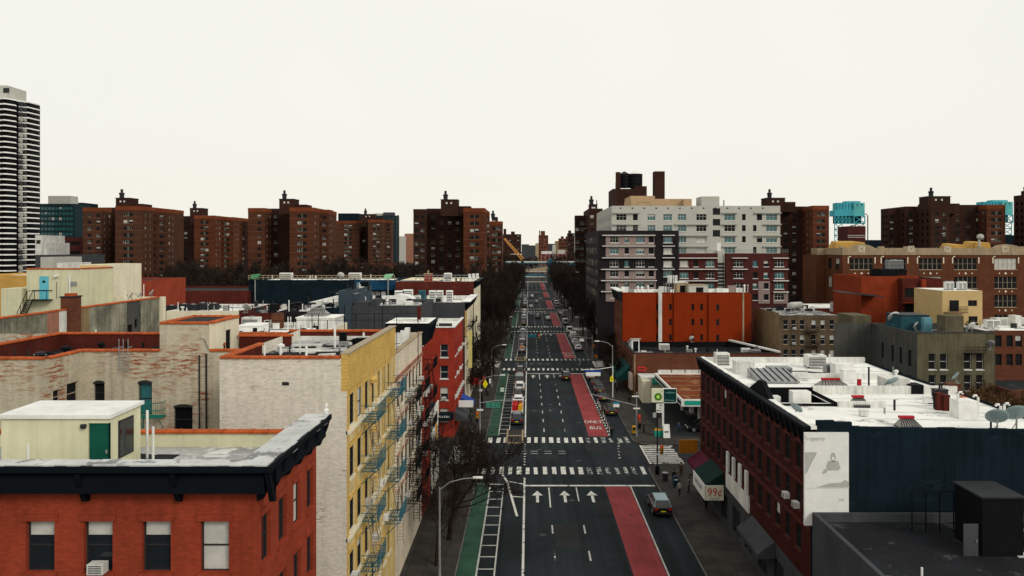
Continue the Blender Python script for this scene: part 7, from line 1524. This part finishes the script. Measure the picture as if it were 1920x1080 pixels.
    for s in (-1, 1):
        b = MB(); zz = prof[1][2] - .22; b.box(s * hw * .72 - .17, s * hw * .72 + .17, prof[0][0] - .045, prof[0][0] + .2, zz - .12, zz + .14); lights.append(('taillight', b.mesh('taillight', M['lamp_red'])))
        b = MB(); zz = prof[-2][2] - .06; b.box(s * hw * .66 - .18, s * hw * .66 + .18, prof[-1][0] - .22, prof[-1][0] + .02, zz - .12, zz + .02); lights.append(('headlight', b.mesh('headlight', M['lamp_white'])))
        b = MB(); b.box(s * (hw + .1) - .1, s * (hw + .1) + .1, .85, 1.0, prof[3][2] + .02, prof[3][2] + .18); lights.append(('mirror', b.mesh('mirror', M['black'])))
    P['lights'] = lights
    return P
CARP = {k: car_proto(k) for k in ('sedan', 'suv', 'van')}
CARC = {n: mat('car_paint_' + n, c, .28, .04, 2, spec=.6, metal=mt) for n, c, mt in (('black', (.006, .006, .007), 0), ('white', (.72, .72, .7), 0), ('silver', (.4, .41, .42), .5), ('grey', (.08, .085, .09), .4), ('navy', (.012, .02, .045), .2), ('red', (.3, .015, .012), 0), ('pale_blue', (.3, .42, .46), .3), ('green', (.012, .018, .014), 0), ('tan', (.3, .26, .2), .3))}
def car(kind, x, y, color, label, rz=0, group=None, name=None, z=.0, roof=None):
    P = CARP[kind]; t = thing(name or {'sedan': 'car', 'suv': 'suv', 'van': 'van'}[kind], label, {'sedan': 'car', 'suv': 'car', 'van': 'van'}[kind], (x, y, z), group, R(rz))
    def add(n, me, par=t, paint=False):
        o = bpy.data.objects.new(n, me); o.parent = par; col.objects.link(o)
        if paint: o.material_slots[0].link = 'OBJECT'; o.material_slots[0].material = CARC[color]
        return o
    add('body', P['body'], paint=True); add('cabin_glass', P['cabin_glass']); ro = add('roof', P['roof'], paint=True); ro.material_slots[0].material = CARC[roof or color]; add('bumper', P['bumper']); add('licence_plate', P['licence_plate'])
    for w, rm in P['wheels']: o = add('wheel', w); add('rim', rm, o)
    for n, me in P['lights']: add(n, me, paint=(n == 'mirror'))
    return t
PK = 'cars parked along the left lane'
car('suv', -1.85, 120.2, 'navy', 'dark blue car at the front of the left parking lane', group=PK)
for i, (y, kd, c, lb) in enumerate(((134.0, 'suv', 'white', 'white car with dark windows behind the red flower cart'), (141.8, 'sedan', 'black', 'black car behind the white car in the left parking lane'), (147.6, 'suv', 'white', 'second white car, near the bike lane rider'), (154.0, 'van', 'grey', 'dark grey van in the left parking lane'), (160.4, 'sedan', 'black', 'black sedan second from the far end of the left parking row'), (167.5, 'suv', 'black', 'black car at the far end of the row before the second crossing'))):
    car(kd, -1.85 + rnd.uniform(-.1, .1), y, c, lb, group=PK)
kk = 0
for y in range(203, 420, 6):
    if 250 < y < 270 or 329 < y < 349: continue
    kk += 1; car(rnd.choice(['sedan', 'suv', 'sedan', 'van']), -1.85 + rnd.uniform(-.1, .1), y + rnd.uniform(-.5, .5), rnd.choice(['black', 'white', 'silver', 'grey', 'white', 'black', 'navy']), 'small distant car in the parked row on the left past the second crossing', group='distant cars parked on the left')
for y in range(206, 400, 7):
    if 250 < y < 270 or 329 < y < 349 or rnd.random() < .3: continue
    car(rnd.choice(['sedan', 'suv', 'van']), 13.7 + rnd.uniform(-.1, .1), y + rnd.uniform(-.8, .8), rnd.choice(['black', 'silver', 'grey', 'white', 'grey']), 'small distant car parked at the right kerb past the second crossing', group='distant cars parked on the right')
car('suv', 8.0, 160.2, 'black', 'black car driving away with pale roof light near the bus lane start', name='moving_car')
car('sedan', 13.4, 160.5, 'silver', 'silver car standing at the right kerb under the blue-topped sign')
car('suv', 13.9, 126.8, 'green', 'dark green-black off-road car parked at the right kerb')
car('suv', 14.0, 80.0, 'black', roof='pale_blue', label= 'dark car with pale blue roof at the bottom right kerb', rz=0)
car('suv', 26.5, 111.0 + 3.2, 'black', 'black car standing at the gas station below the canopy', rz=90, z=.1)
for y, kd, c, lb in ((138.5, 'sedan', 'black', 'black sedan at the right kerb beside the pale street lamp'), (146, 'suv', 'grey', 'dark grey car at the right kerb before the silver car'), (153, 'sedan', 'black', 'black car at the right kerb directly behind the silver car')): car(kd, 13.75, y, c, lb)
for x, y, c, lb in ((3.6, 300, 'black', 'dark car in the middle lane far up the avenue'), (7.6, 293, 'white', 'pale car beside the bus lane far up the avenue'), (1.2, 352, 'white', 'white car far up the avenue, left lane'), (4.2, 385, 'silver', 'silver car far up the avenue, centre lane'), (2.0, 430, 'white', 'tiny white car near the end of the avenue'), (6.4, 402, 'grey', 'grey car far up the avenue, right lane'), (5.0, 455, 'black', 'tiny black car near the end of the avenue')): car('sedan', x, y, c, lb)
car('van', 13.8, 232, 'white', 'white van at the right kerb past the apartment block')
# red and yellow flower cart on a small white truck
t = thing('flower_truck', 'small truck loaded with red and yellow goods behind the dark blue car', 'truck', (-1.9, 127, 0))
P = CARP['sedan']
b = MB(); b.box(-.98, .98, -2.6, 1.2, .55, .95); b.box(-.98, .98, 1.25, 2.7, .4, 1.15); b.build('bed', CARC['white'], t, local=True)
b = MB(); b.loft([[(-.9, 1.25, 1.15), (.9, 1.25, 1.15), (.9, 2.4, 1.15), (-.9, 2.4, 1.15)], [(-.75, 1.3, 1.9), (.75, 1.3, 1.9), (.75, 2.0, 1.9), (-.75, 2.0, 1.9)]]); b.build('cab', M['car_glass'], t, local=True); b = MB(); b.box(-.78, .78, 1.28, 2.02, 1.9, 1.97); b.build('cab_roof', CARC['white'], t, local=True)
for i, (x0_, x1_, y0_, y1_, h_, c_) in enumerate(((-.9, .1, -2.5, -.9, 1.9, (.45, .02, .02)), (.12, .9, -2.5, -1.2, 1.8, (.6, .33, .02)), (-.9, .2, -.85, 1.1, 2.05, (.4, .03, .02)), (.22, .9, -1.15, 1.1, 1.7, (.55, .14, .01)))):
    b = MB(); b.loft([[(x0_, y0_, .95), (x1_, y0_, .95), (x1_, y1_, .95), (x0_, y1_, .95)], [(x0_ + .08, y0_ + .1, h_), (x1_ - .06, y0_ + .05, h_ - .1), (x1_ - .1, y1_ - .1, h_ + .05), (x0_ + .05, y1_ - .05, h_ - .05)]]); b.build('load', mat('load_%d' % i, c_, .7, .35, 3), t, local=True)
for w, rm in P['wheels']: o = bpy.data.objects.new('wheel', w); o.parent = t; col.objects.link(o); q = bpy.data.objects.new('rim', rm); q.parent = o; col.objects.link(q)
# ---------------------------------------------------------------- people (continuous skinned bodies)
def person(x, y, label, top, legs, rz=0, stride=.22, arm=.12, lean=0, z=.14, skin='skin', hat=None):
    J = [(0, 0, .95), (0, lean * .4, 1.18), (0, lean * .8, 1.42), (0, lean, 1.54), (0, lean + .02, 1.66), (0, lean + .03, 1.76)]
    rad = [.15, .145, .15, .06, .095, .07]; E = [(0, 1), (1, 2), (2, 3), (3, 4), (4, 5)]
    for s in (-1, 1):
        k = len(J); f = stride * s; a = -stride * s * .8
        J += [(s * .1, 0, .9), (s * .1, f * .55 + .04, .5), (s * .1, f, .1), (s * .11, f + .16, .05)]; rad += [.095, .065, .045, .04]; E += [(0, k), (k, k + 1), (k + 1, k + 2), (k + 2, k + 3)]
        k = len(J); J += [(s * .2, lean * .8, 1.4), (s * (.23 + arm * .3), a * .4 + lean * .5, 1.13), (s * (.22 + arm * .3), a + .1 + lean * .4, .9), (s * (.22 + arm * .3), a + .14 + lean * .4, .8)]; rad += [.065, .05, .038, .035]; E += [(2, k), (k, k + 1), (k + 1, k + 2), (k + 2, k + 3)]
    me = bpy.data.meshes.new('body'); me.from_pydata(J, E, []); o = bpy.data.objects.new('body', me); col.objects.link(o)
    m = o.modifiers.new('skin', 'SKIN'); 
    for i, v in enumerate(me.skin_vertices[0].data): v.radius = (rad[i], rad[i] * (.75 if i < 3 else 1)); v.use_root = (i == 0)
    s_ = o.modifiers.new('sub', 'SUBSURF'); s_.levels = 2; s_.render_levels = 2
    bm = bpy.data.meshes.new_from_object(o.evaluated_get(bpy.context.evaluated_depsgraph_get())); bpy.data.objects.remove(o)
    for q in (M['skin'], mat('cloth_%s' % '_'.join('%d' % int(c * 999) for c in top), top, .9, .2, 8), mat('cloth_%s' % '_'.join('%d' % int(c * 999) for c in legs), legs, .9, .2, 8), M['black']): bm.materials.append(q)
    for f in bm.polygons:
        c = f.center; f.use_smooth = True
        f.material_index = 3 if c.z < .09 else 2 if c.z < .9 and abs(c.x) < .2 else 0 if c.z > 1.5 or (c.z < .84 and abs(c.x) > .19) else 1
    t = thing('person', label, 'person', (x, y, z), 'people on the street', R(rz)); b = bpy.data.objects.new('body', bm); b.parent = t; col.objects.link(b)
    h = MB(); h.lathe([(.09, 0), (.108, .06), (.1, .13), (.06, .18), (.01, .195)], (0, lean + .005, 1.66), 12); hm = h.mesh('hair', M[hat or 'hair'], smooth=True); ho = bpy.data.objects.new('hair', hm); ho.parent = t; col.objects.link(ho)
    n = MB(); n.box(-.012, .012, lean + .105, lean + .135, 1.66, 1.7); no = bpy.data.objects.new('nose', n.mesh('nose', M['skin'])); no.parent = t; col.objects.link(no)
    return t
person(12.3, 110.2, 'person in black crossing beside the bus lane', (.01, .01, .012), (.012, .012, .015), 180, .28, z=0)
person(17.2, 88.2, 'person in dark coat on the right corner near the mailbox', (.015, .013, .012), (.02, .02, .024), 200, .1)
person(18.3, 85.2, 'person in grey jacket by the plum awning', (.16, .16, .16), (.02, .02, .025), 60, .12)
person(18.0, 133, 'person in black walking past the green awning', (.01, .01, .01), (.015, .015, .02), 180, .26)
person(16.9, 143.5, 'tall dark figure on the pavement below the green awning', (.012, .012, .014), (.01, .01, .012), 0, .2)
person(-8.6, 133.5, 'person in dark coat on the left pavement under the yellow sign', (.012, .012, .02), (.012, .012, .016), 0, .2)
person(-9.8, 126, 'person in grey on the left pavement by the awnings', (.14, .14, .13), (.02, .02, .02), 30, .2)
person(17.4, 112.6, 'person by the red signal at the gas station corner', (.02, .02, .03), (.01, .01, .01), 90, .08)
for i, (x, y, a, lb) in enumerate(((18.6, 95.0 - 4, 150, 'person in brown coat under the orange hanging sign'), (17.0, 84.0, 20, 'person with pale jacket on the near right pavement'), (18.9, 79.5, 190, 'person in black beside the 99 cent shop'), (22.6, 112.4, 240, 'person in blue at the gas station entrance'), (-9.2, 119, 10, 'person in green coat outside the red corner tenement'), (-8.9, 148, 180, 'person in grey coat below the red awning'), (17.5, 150, 200, 'person in white jacket at the green awning'), (-9.4, 104 + 6.5, 90, 'person in dark red at the left corner'))):
    person(x, y, lb, [(.09, .05, .03), (.4, .38, .35), (.01, .01, .012), (.03, .05, .12), (.03, .06, .035), (.12, .12, .12), (.5, .5, .48), (.12, .02, .02)][i], (.015, .015, .02), a, .1 + .05 * (i % 4))
# rider on the bike lane
t = thing('delivery_bike', 'pale green delivery bike with white box on the green bike lane', 'bicycle', (-5.0, 143, .0))
for y in (-.52, .52):
    b = MB(); b.loft([[(q, y + rr * math.cos(a), .34 + rr * math.sin(a)) for a in [k * math.pi / 8 for k in range(16)]] for q, rr in ((-.03, .28), (-.03, .34), (.03, .34), (.03, .28))]); b.build('wheel', M['tyre'], t, local=True)
b = MB(); b.tube([(0, -.52, .34), (0, -.1, .4), (0, .35, .82), (0, .52, .34)], .03, 6); b.tube([(0, -.1, .4), (0, -.2, .88), (0, .35, .82)], .03, 6); b.tube([(-.3, .3, 1.0), (.3, .3, 1.0)], .022, 6); b.tube([(0, .35, .82), (0, .3, 1.0)], .025, 6); b.build('frame', M['dark_steel'], t, local=True)
b = MB(); b.box(-.09, .09, -.34, -.06, .86, .93); b.build('saddle', M['black'], t, local=True); b = MB(); b.box(-.36, .36, -1.0, -.35, .75, 1.35); b.build('cargo_box', mat('pale_green_box', (.5, .62, .52), .6, .1, 2), t, local=True); b = MB(); b.box(-.33, .33, -1.03, -.32, 1.35, 1.42); b.build('box_lid', M['white_metal'], t, local=True)
r_ = person(-5.0, 143.1, 'rider in black on the delivery bike', (.012, .012, .014), (.012, .012, .014), 0, .16, .3, .12, z=.2)
# ---------------------------------------------------------------- street furniture
def lamp_post(x, y, h, arm, label, two=False):
    t = thing('street_lamp', label, 'street lamp', (x, y, .14), 'cobra head street lamps'); b = MB()
    b.tube([(0, 0, 0), (0, 0, .9), (0, 0, h - .8)], [.16, .11, .07], 8); b.build('pole', M['steel'], t, local=True)
    for s in ((arm,) if not two else (arm, -arm * .4)):
        b = MB(); b.tube([(0, 0, h - 1.0), (s * .3, 0, h - .35), (s * .7, 0, h - .05), (s, 0, h)], .045, 6); b.build('arm', M['steel'], t, local=True)
        b = MB(); q = 1 if s > 0 else -1; b.loft([[(s + q * u, v * w_, h + zz) for v, zz in ((-1, .02), (-.7, .12), (.7, .12), (1, .02), (.6, -.06), (-.6, -.06))] for u, w_ in ((-.1, .06), (.15, .15), (.5, .17), (.75, .08))]); b.build('lamp_head', M['white_metal'], t, local=True)
    return t
lamp_post(-7.6, 117, 8.0, 3.2, 'street lamp with long arm on the left corner past the crossing')
lamp_post(-7.5, 63, 8.5, 2.9, 'street lamp reaching over the big bare tree at the bottom left')
lamp_post(15.8, 140.5, 10.4, -2.6, 'pale street lamp carrying the yellow sign on the right kerb')
for y, h in ((205, 9), (236, 9), (290, 9)): lamp_post(15.9, y, h, -2.4, {205: 'slim street lamp at the right kerb by the apartment block', 236: 'slim street lamp further up the right kerb', 290: 'far slim street lamp on the right kerb'}[y])
for y in (150, 212): lamp_post(-7.4, y, 8.5, 2.2, {150: 'dark street lamp among the trees on the left', 212: 'street lamp on the left past the second crossing'}[y])
def signal_head(par, x, y, z, m='yellow_signal', face=-1):
    if m not in M: M[m] = mat('signal_housing_yellow', (.42, .17, .01), .5, .15, 3)
    b = MB(); b.box(x - .19, x + .19, y - .15, y + .15, z - .55, z + .55)
    for k in (-.36, 0, .36): b.lathe([(.15, 0), (.15, .02)], (x, y, z + k), 8)
    o = b.build('signal_head', M[m], par, local=True)
    for k, q in ((.36, (.4, .01, .01)), (0, (.12, .07, .01)), (-.36, (.01, .1, .05))):
        l = MB(); l.extrude([(x + .12 * math.cos(a), z + k + .12 * math.sin(a)) for a in [j * math.pi / 5 for j in range(10)]], 'y', y + face * .17, y + face * .155)
        e = l.build('signal_lens', mat('lens_%d' % int(q[0] * 100), q, .3, 0, emit=.8 if q[0] > .3 else 0), par, local=True); e.parent = o
t = thing('signal_mast', 'left signal mast with green street name sign over the bike lane', 'traffic light', (-7.3, 112, .14)); b = MB(); b.tube([(0, 0, 0), (0, 0, 5.2)], [.14, .09], 8); b.build('pole', M['steel'], t, local=True)
b = MB(); b.tube([(0, 0, 4.7), (2.5, .2, 5.05), (6.8, .4, 5.0)], .06, 6); b.build('mast_arm', M['steel'], t, local=True)
b = MB(); b.box(.95, 2.95, .1, .14, 4.0, 4.75); sg = b.build('street_name_sign', M['green_sign'], t, local=True)
b = MB()
for q in ((.97, 2.93, 4.69, 4.73), (.97, 2.93, 4.02, 4.06), (.97, 1.01, 4.06, 4.69), (2.89, 2.93, 4.06, 4.69)): b.box(q[0], q[1], .085, .1, q[2], q[3])
o = b.build('sign_border', mat('sign_border', (.2, .5, .4), .5, 0), t, local=True); o.parent = sg
me = text_mesh('E 118 St', .48, mat('sign_pale_teal', (.2, .4, .36)), .004); me.transform(Matrix.Rotation(R(90), 4, 'X')); o = sub(me, 'lettering', sg); o.location = (1.95, .08, 4.37)
signal_head(t, -.35, -.1, 2.9); b = MB(); b.box(-.45, .5, -.12, -.08, 3.55, 3.8); b.build('one_way_sign', M['white_sign'], t, local=True); b = MB(); b.box(-.6, -.25, -.3, -.1, 1.9, 2.4); b.build('walk_signal', M['black'], t, local=True)
t = thing('signal_mast', 'right signal mast at the gas station corner with red light', 'traffic light', (16.0, 110.6, .14)); b = MB(); b.tube([(0, 0, 0), (0, 0, 6.6)], [.15, .09], 8); b.build('pole', M['steel'], t, local=True)
b = MB(); b.tube([(0, 0, 4.6), (-2.8, 1.6, 5.0), (-6.2, 4.2, 5.45)], .07, 6); b.build('mast_arm', M['steel'], t, local=True)
b = MB(); b.box(-3.3, -2.4, 1.25, 1.3, 4.1, 4.55); b.build('hanging_sign', M['white_sign'], t, local=True); b = MB(); b.box(-3.3, -2.4, 1.24, 1.3, 4.56, 4.86); b.build('hanging_sign', mat('sign_blue_teal', (.03, .2, .32), .5, .05, 2), t, local=True)
M['red_signal'] = mat('signal_housing_red', (.4, .04, .02), .5, .1, 3); signal_head(t, .38, -.2, 2.75, 'red_signal'); b = MB(); b.box(.2, .62, -.36, -.05, 1.2, 2.0); b.build('walk_signal', M['black'], t, local=True)
b = MB(); b.box(-.5, .5, -.14, -.1, 4.1, 4.3); b.build('one_way_sign', M['white_sign'], t, local=True); b = MB(); b.box(-.7, .3, -.14, -.1, 5.9, 6.1); b.build('one_way_sign', M['white_sign'], t, local=True)
t = thing('signal_pole', 'dark signal pole with one-way sign and orange signal on the near right corner', 'traffic light', (15.9, 92.2, .14)); b = MB(); b.tube([(0, 0, 0), (0, 0, .5), (0, 0, 7.6)], [.2, .1, .08], 8); b.build('pole', M['dark_steel'], t, local=True)
signal_head(t, .55, 0, 3.0); b = MB(); b.tube([(0, 0, 3.0), (.55, 0, 3.0)], .04, 5); b.build('bracket', M['dark_steel'], t, local=True); b = MB(); b.box(-.5, .5, -.12, -.08, 2.4, 2.65); b.box(.52, .62, -.12, -.08, 2.47, 2.58); ow = b.build('one_way_sign', M['white_sign'], t, local=True)
b = MB(); b.box(.1, .4, -.08, -.04, 5.6, 6.9); b.build('parking_sign', M['steel'], t, local=True); b = MB(); b.box(-.55, -.15, -.08, -.04, 7.0, 7.6); b.build('parking_sign', M['white_sign'], t, local=True); b = MB(); b.lathe([(.26, 0), (.3, .3), (.22, 1.0)], (0, 0, 0), 10); b.build('base', M['black'], t, local=True)
t = thing('sign_mast', 'pale mast arm with blue-topped white sign and yellow school sign on right kerb', 'sign', (15.55, 139.6, .14)); b = MB(); b.tube([(.2, 0, 5.7), (-2.5, 0, 5.3), (-5.7, 0, 5.2)], .06, 6); b.tube([(.2, 0, 0), (.2, 0, 5.9)], .09, 8); b.build('mast_arm', M['white_metal'], t, local=True)
b = MB(); b.box(-5.0, -1.9, -.06, 0, 4.75, 5.1); b.build('sign_top', M['blue_sign'], t, local=True); b = MB(); b.box(-4.8, -2.1, -.05, 0, 4.05, 4.74); b.build('sign_board', M['white_sign'], t, local=True)
b = MB(); b.extrude([(-.32, 3.0), (.32, 3.0), (.32, 3.75), (0, 4.15), (-.32, 3.75)], 'y', -.16, -.11); b.build('school_sign', M['yellow_sign'], t, local=True)
b = MB(); b.lathe([(.05, .0), (.06, .1), (.02, .12)], (-.0, -.17, 3.72), 8); b.box(-.06, .06, -.18, -.165, 3.4, 3.7); b.box(-.09, -.02, -.18, -.165, 3.15, 3.4); b.build('sign_symbol', M['black'], t, local=True)
t = thing('signal_mast', 'teal sign and orange signal hanging over the road at the second crossing', 'traffic light', (-7.4, 197, .14)); b = MB(); b.tube([(0, 0, 0), (0, 0, 5.6)], .1, 6); b.tube([(0, 0, 5.4), (10.3, 0, 5.5)], .07, 6); b.build('pole', M['dark_steel'], t, local=True); b = MB(); b.box(7.4, 9.5, -.05, 0, 4.4, 5.2); b.build('street_name_sign', M['teal'], t, local=True); signal_head(t, 10.2, 0, 4.7)
t = thing('signal_mast', 'right signal mast with orange light at the second crossing', 'traffic light', (16.2, 189.6, .14)); b = MB(); b.tube([(0, 0, 0), (0, 0, 6)], .1, 6); b.tube([(0, 0, 5), (-6, 1.5, 5.6)], .07, 6); b.build('pole', M['steel'], t, local=True); b = MB(); b.box(-3.2, -2.0, .7, .75, 4.2, 4.9); b.build('hanging_sign', M['white_sign'], t, local=True); signal_head(t, .4, 0, 3)
t = thing('sign_post', 'post with round orange sign on the right corner past the second crossing', 'sign', (15.9, 175.6, .14)); b = MB(); b.tube([(0, 0, 0), (0, 0, 2.8)], .05, 6); b.build('post', M['black'], t, local=True); b = MB(); b.extrude([(.4 * math.cos(a), 2.5 + .4 * math.sin(a)) for a in [j * math.pi / 8 for j in range(16)]], 'y', -.05, 0); b.build('disc', mat('orange_disc', (.5, .17, .03), .5, .1, 2), t, local=True)
t = thing('sign_post', 'round orange marker post in the parking lane past the second crossing', 'sign', (-1.8, 198.5, 0)); b = MB(); b.tube([(0, 0, 0), (0, 0, 2.6)], .05, 6); b.build('post', M['steel'], t, local=True); b = MB(); b.extrude([(.42 * math.cos(a), 1.9 + .42 * math.sin(a)) for a in [j * math.pi / 8 for j in range(16)]], 'y', -.05, 0); b.build('disc', mat('orange_disc', (.5, .17, .03)), t, local=True)
t = thing('sign_post', 'yellow diamond sign on a dark post on the left pavement', 'sign', (-8.0, 129, .14)); b = MB(); b.tube([(0, 0, 0), (0, 0, 5.4)], .1, 6); b.build('post', M['black'], t, local=True); b = MB(); b.extrude([(.45, 3.7), (1.0, 4.4), (.55, 5.3), (.1, 4.4)], 'y', -.08, -.03); b.build('diamond', M['yellow_sign'], t, local=True); b = MB(); b.box(-.55, .0, -.08, -.03, 3.2, 3.6); b.box(1.2, 1.5, -.08, -.03, 4.6, 5.4); b.build('plate', M['white_sign'], t, local=True)
t = thing('newspaper_box', 'yellow newspaper box at the gas station corner', 'newspaper box', (15.75, 111.6, .14)); b = MB(); b.loft([[(-.26, -.22, .3), (.26, -.22, .3), (.26, .22, .3), (-.26, .22, .3)], [(-.26, -.22, 1.25), (.26, -.22, 1.25), (.26, .22, 1.35), (-.26, .22, 1.35)]]); b.build('cabinet', mat('box_yellow', (.55, .28, .01), .5, .15, 2), t, local=True); b = MB(); b.box(-.18, .18, -.235, -.22, .75, 1.15); b.build('window', M['glass'], t, local=True); b = MB(); b.box(-.2, .2, -.18, .18, 0, .3); b.build('pedestal', M['dark_steel'], t, local=True)
t = thing('mailbox', 'dark blue mailbox on the near right pavement', 'mailbox', (17.2, 87.3, .14)); prof = [(-.3, .2), (.3, .2), (.3, 1.0)] + [(.3 * math.cos(a), 1.0 + .3 * math.sin(a)) for a in [k * math.pi / 8 for k in range(1, 8)]] + [(-.3, 1.0)]
b = MB(); b.extrude(prof, 'y', -.3, .3); b.build('body', mat('mail_blue', (.012, .035, .06), .4, .1, 2), t, local=True); b = MB()
for x in (-.24, .18):
    for y in (-.26, .2): b.box(x, x + .06, y, y + .06, 0, .2)
b.build('legs', M['black'], t, local=True); b = MB(); b.box(-.22, .22, -.33, -.3, .85, 1.0); b.build('flap', M['white_sign'], t, local=True)
for i, (x, y, lb) in enumerate(((16.4, 89.6, 'dark litter bin beside the near right signal pole'), (-8.3, 110, 'dark litter bin on the left corner past the crossing'))):
    t = thing('litter_bin', lb, 'litter bin', (x, y, .14)); b = MB(); b.lathe([(.24, 0), (.3, .1), (.34, .9), (.36, .95)], n=14); b.build('basket', M['dark_steel'], t, local=True); b = MB(); b.lathe([(.37, .93), (.37, .99), (.3, 1.0)], n=14); b.build('rim', M['steel'], t, local=True)
t = thing('sandwich_board', 'white sandwich board at the foot of the station sign', 'sign', (20.35, 110.3, .14)); b = MB()
for s in (-1, 1): b.loft([[(-.5, s * .45, 0), (.5, s * .45, 0), (.5, s * .5, 0), (-.5, s * .5, 0)], [(-.45, s * .03, 1.9), (.45, s * .03, 1.9), (.45, s * .08, 1.9), (-.45, s * .08, 1.9)]])
b.build('boards', M['white_sign'], t, local=True); b = MB(); b.box(-.3, .3, -.42, -.3, .8, 1.0); b.build('print', M['steel'], t, local=True)
t = thing('ice_chest', 'small teal and yellow box by the station sign', 'box', (19.3, 110.9, .14)); b = MB(); b.box(-.6, .6, -.35, .35, 0, .9); b.build('chest', M['bp_teal'], t, local=True); b = MB(); b.loft([[(-.6, -.35, .9), (.6, -.35, .9), (.6, .35, .9), (-.6, .35, .9)], [(-.35, -.2, 1.2), (.35, -.2, 1.2), (.35, .2, 1.2), (-.35, .2, 1.2)]]); b.build('lid', mat('box_yellow', (.55, .28, .01)), t, local=True)
# pedestrian refuge in the parking lane
for y0_, lb in ((107.6, 'concrete pedestrian refuge at the head of the left parking lane'), (186.8, 'concrete pedestrian refuge at the second crossing')):
    t = thing('refuge_island', lb, 'traffic island', (-1.9, y0_ + 3, 0)); b = MB(); b.prism([(-1.35, -3.6), (1.1, -3.6), (1.1, 4), (-1.35, 4), ], 0, .16); b.build('slab', M['sidewalk'], t, local=True)
    b = MB()
    for q in ((-1.4, -1.15, -3.6, 4), (.9, 1.15, -3.6, 4), (-1.15, .9, -3.65, -3.4), (-1.15, .9, .2, .55)): b.box(q[0], q[1], q[2], q[3], 0, .22)
    b.build('kerb', M['stone'], t, local=True)
t = thing('vertical_banner', 'tall pale yellow banner sign on the left pavement past the red corner tenement', 'sign', (-10.2, 127.6, 5)); b = MB(); b.box(-.1, .55, 0, .12, 2.6, 9.0); b.build('panel', mat('pale_yellow_sign', (.62, .55, .2), .6, .1, 1), t, local=True); b = MB(); b.tube([(-.8, .06, 3.2), (0, .06, 3.2)], .04, 4); b.tube([(-.8, .06, 8), (0, .06, 8)], .04, 4); b.build('brackets', M['black'], t, local=True)
t = thing('red_awning', 'red shop awning on the left pavement before the second crossing', 'awning', (-10.9, 143, 0)); b = MB(); b.loft([[(0, -3, 4.0), (2.4, -3, 2.9), (2.4, -3, 2.5), (0, -3, 2.5)], [(0, 3, 4.0), (2.4, 3, 2.9), (2.4, 3, 2.5), (0, 3, 2.5)]]); b.build('canvas', mat('red_canvas', (.3, .02, .015), .8, .2, 1), t, local=True); b = MB(); b.tube([(2.3, -2.9, 0.14), (2.3, -2.9, 2.5)], .05, 5); b.tube([(2.3, 2.9, .14), (2.3, 2.9, 2.5)], .05, 5); b.build('posts', M['steel'], t, local=True)
for k in range(9):
    t = thing('delineator_post', 'white flexible post along the dotted right edge of the bus lane', 'bollard', (12.35 + .02 * k, 114 + 2.6 * k, 0), 'flexible posts beside the bus lane'); b = MB(); b.lathe([(.1, 0), (.1, .05), (.05, .06), (.05, .8), (.02, .83)], n=8); b.build('post', M['white_metal' if k != 5 else 'crane'], t, local=True); b = MB(); b.lathe([(.053, .55), (.053, .68)], n=8); b.build('reflector_band', M['lamp_red'], t, local=True)
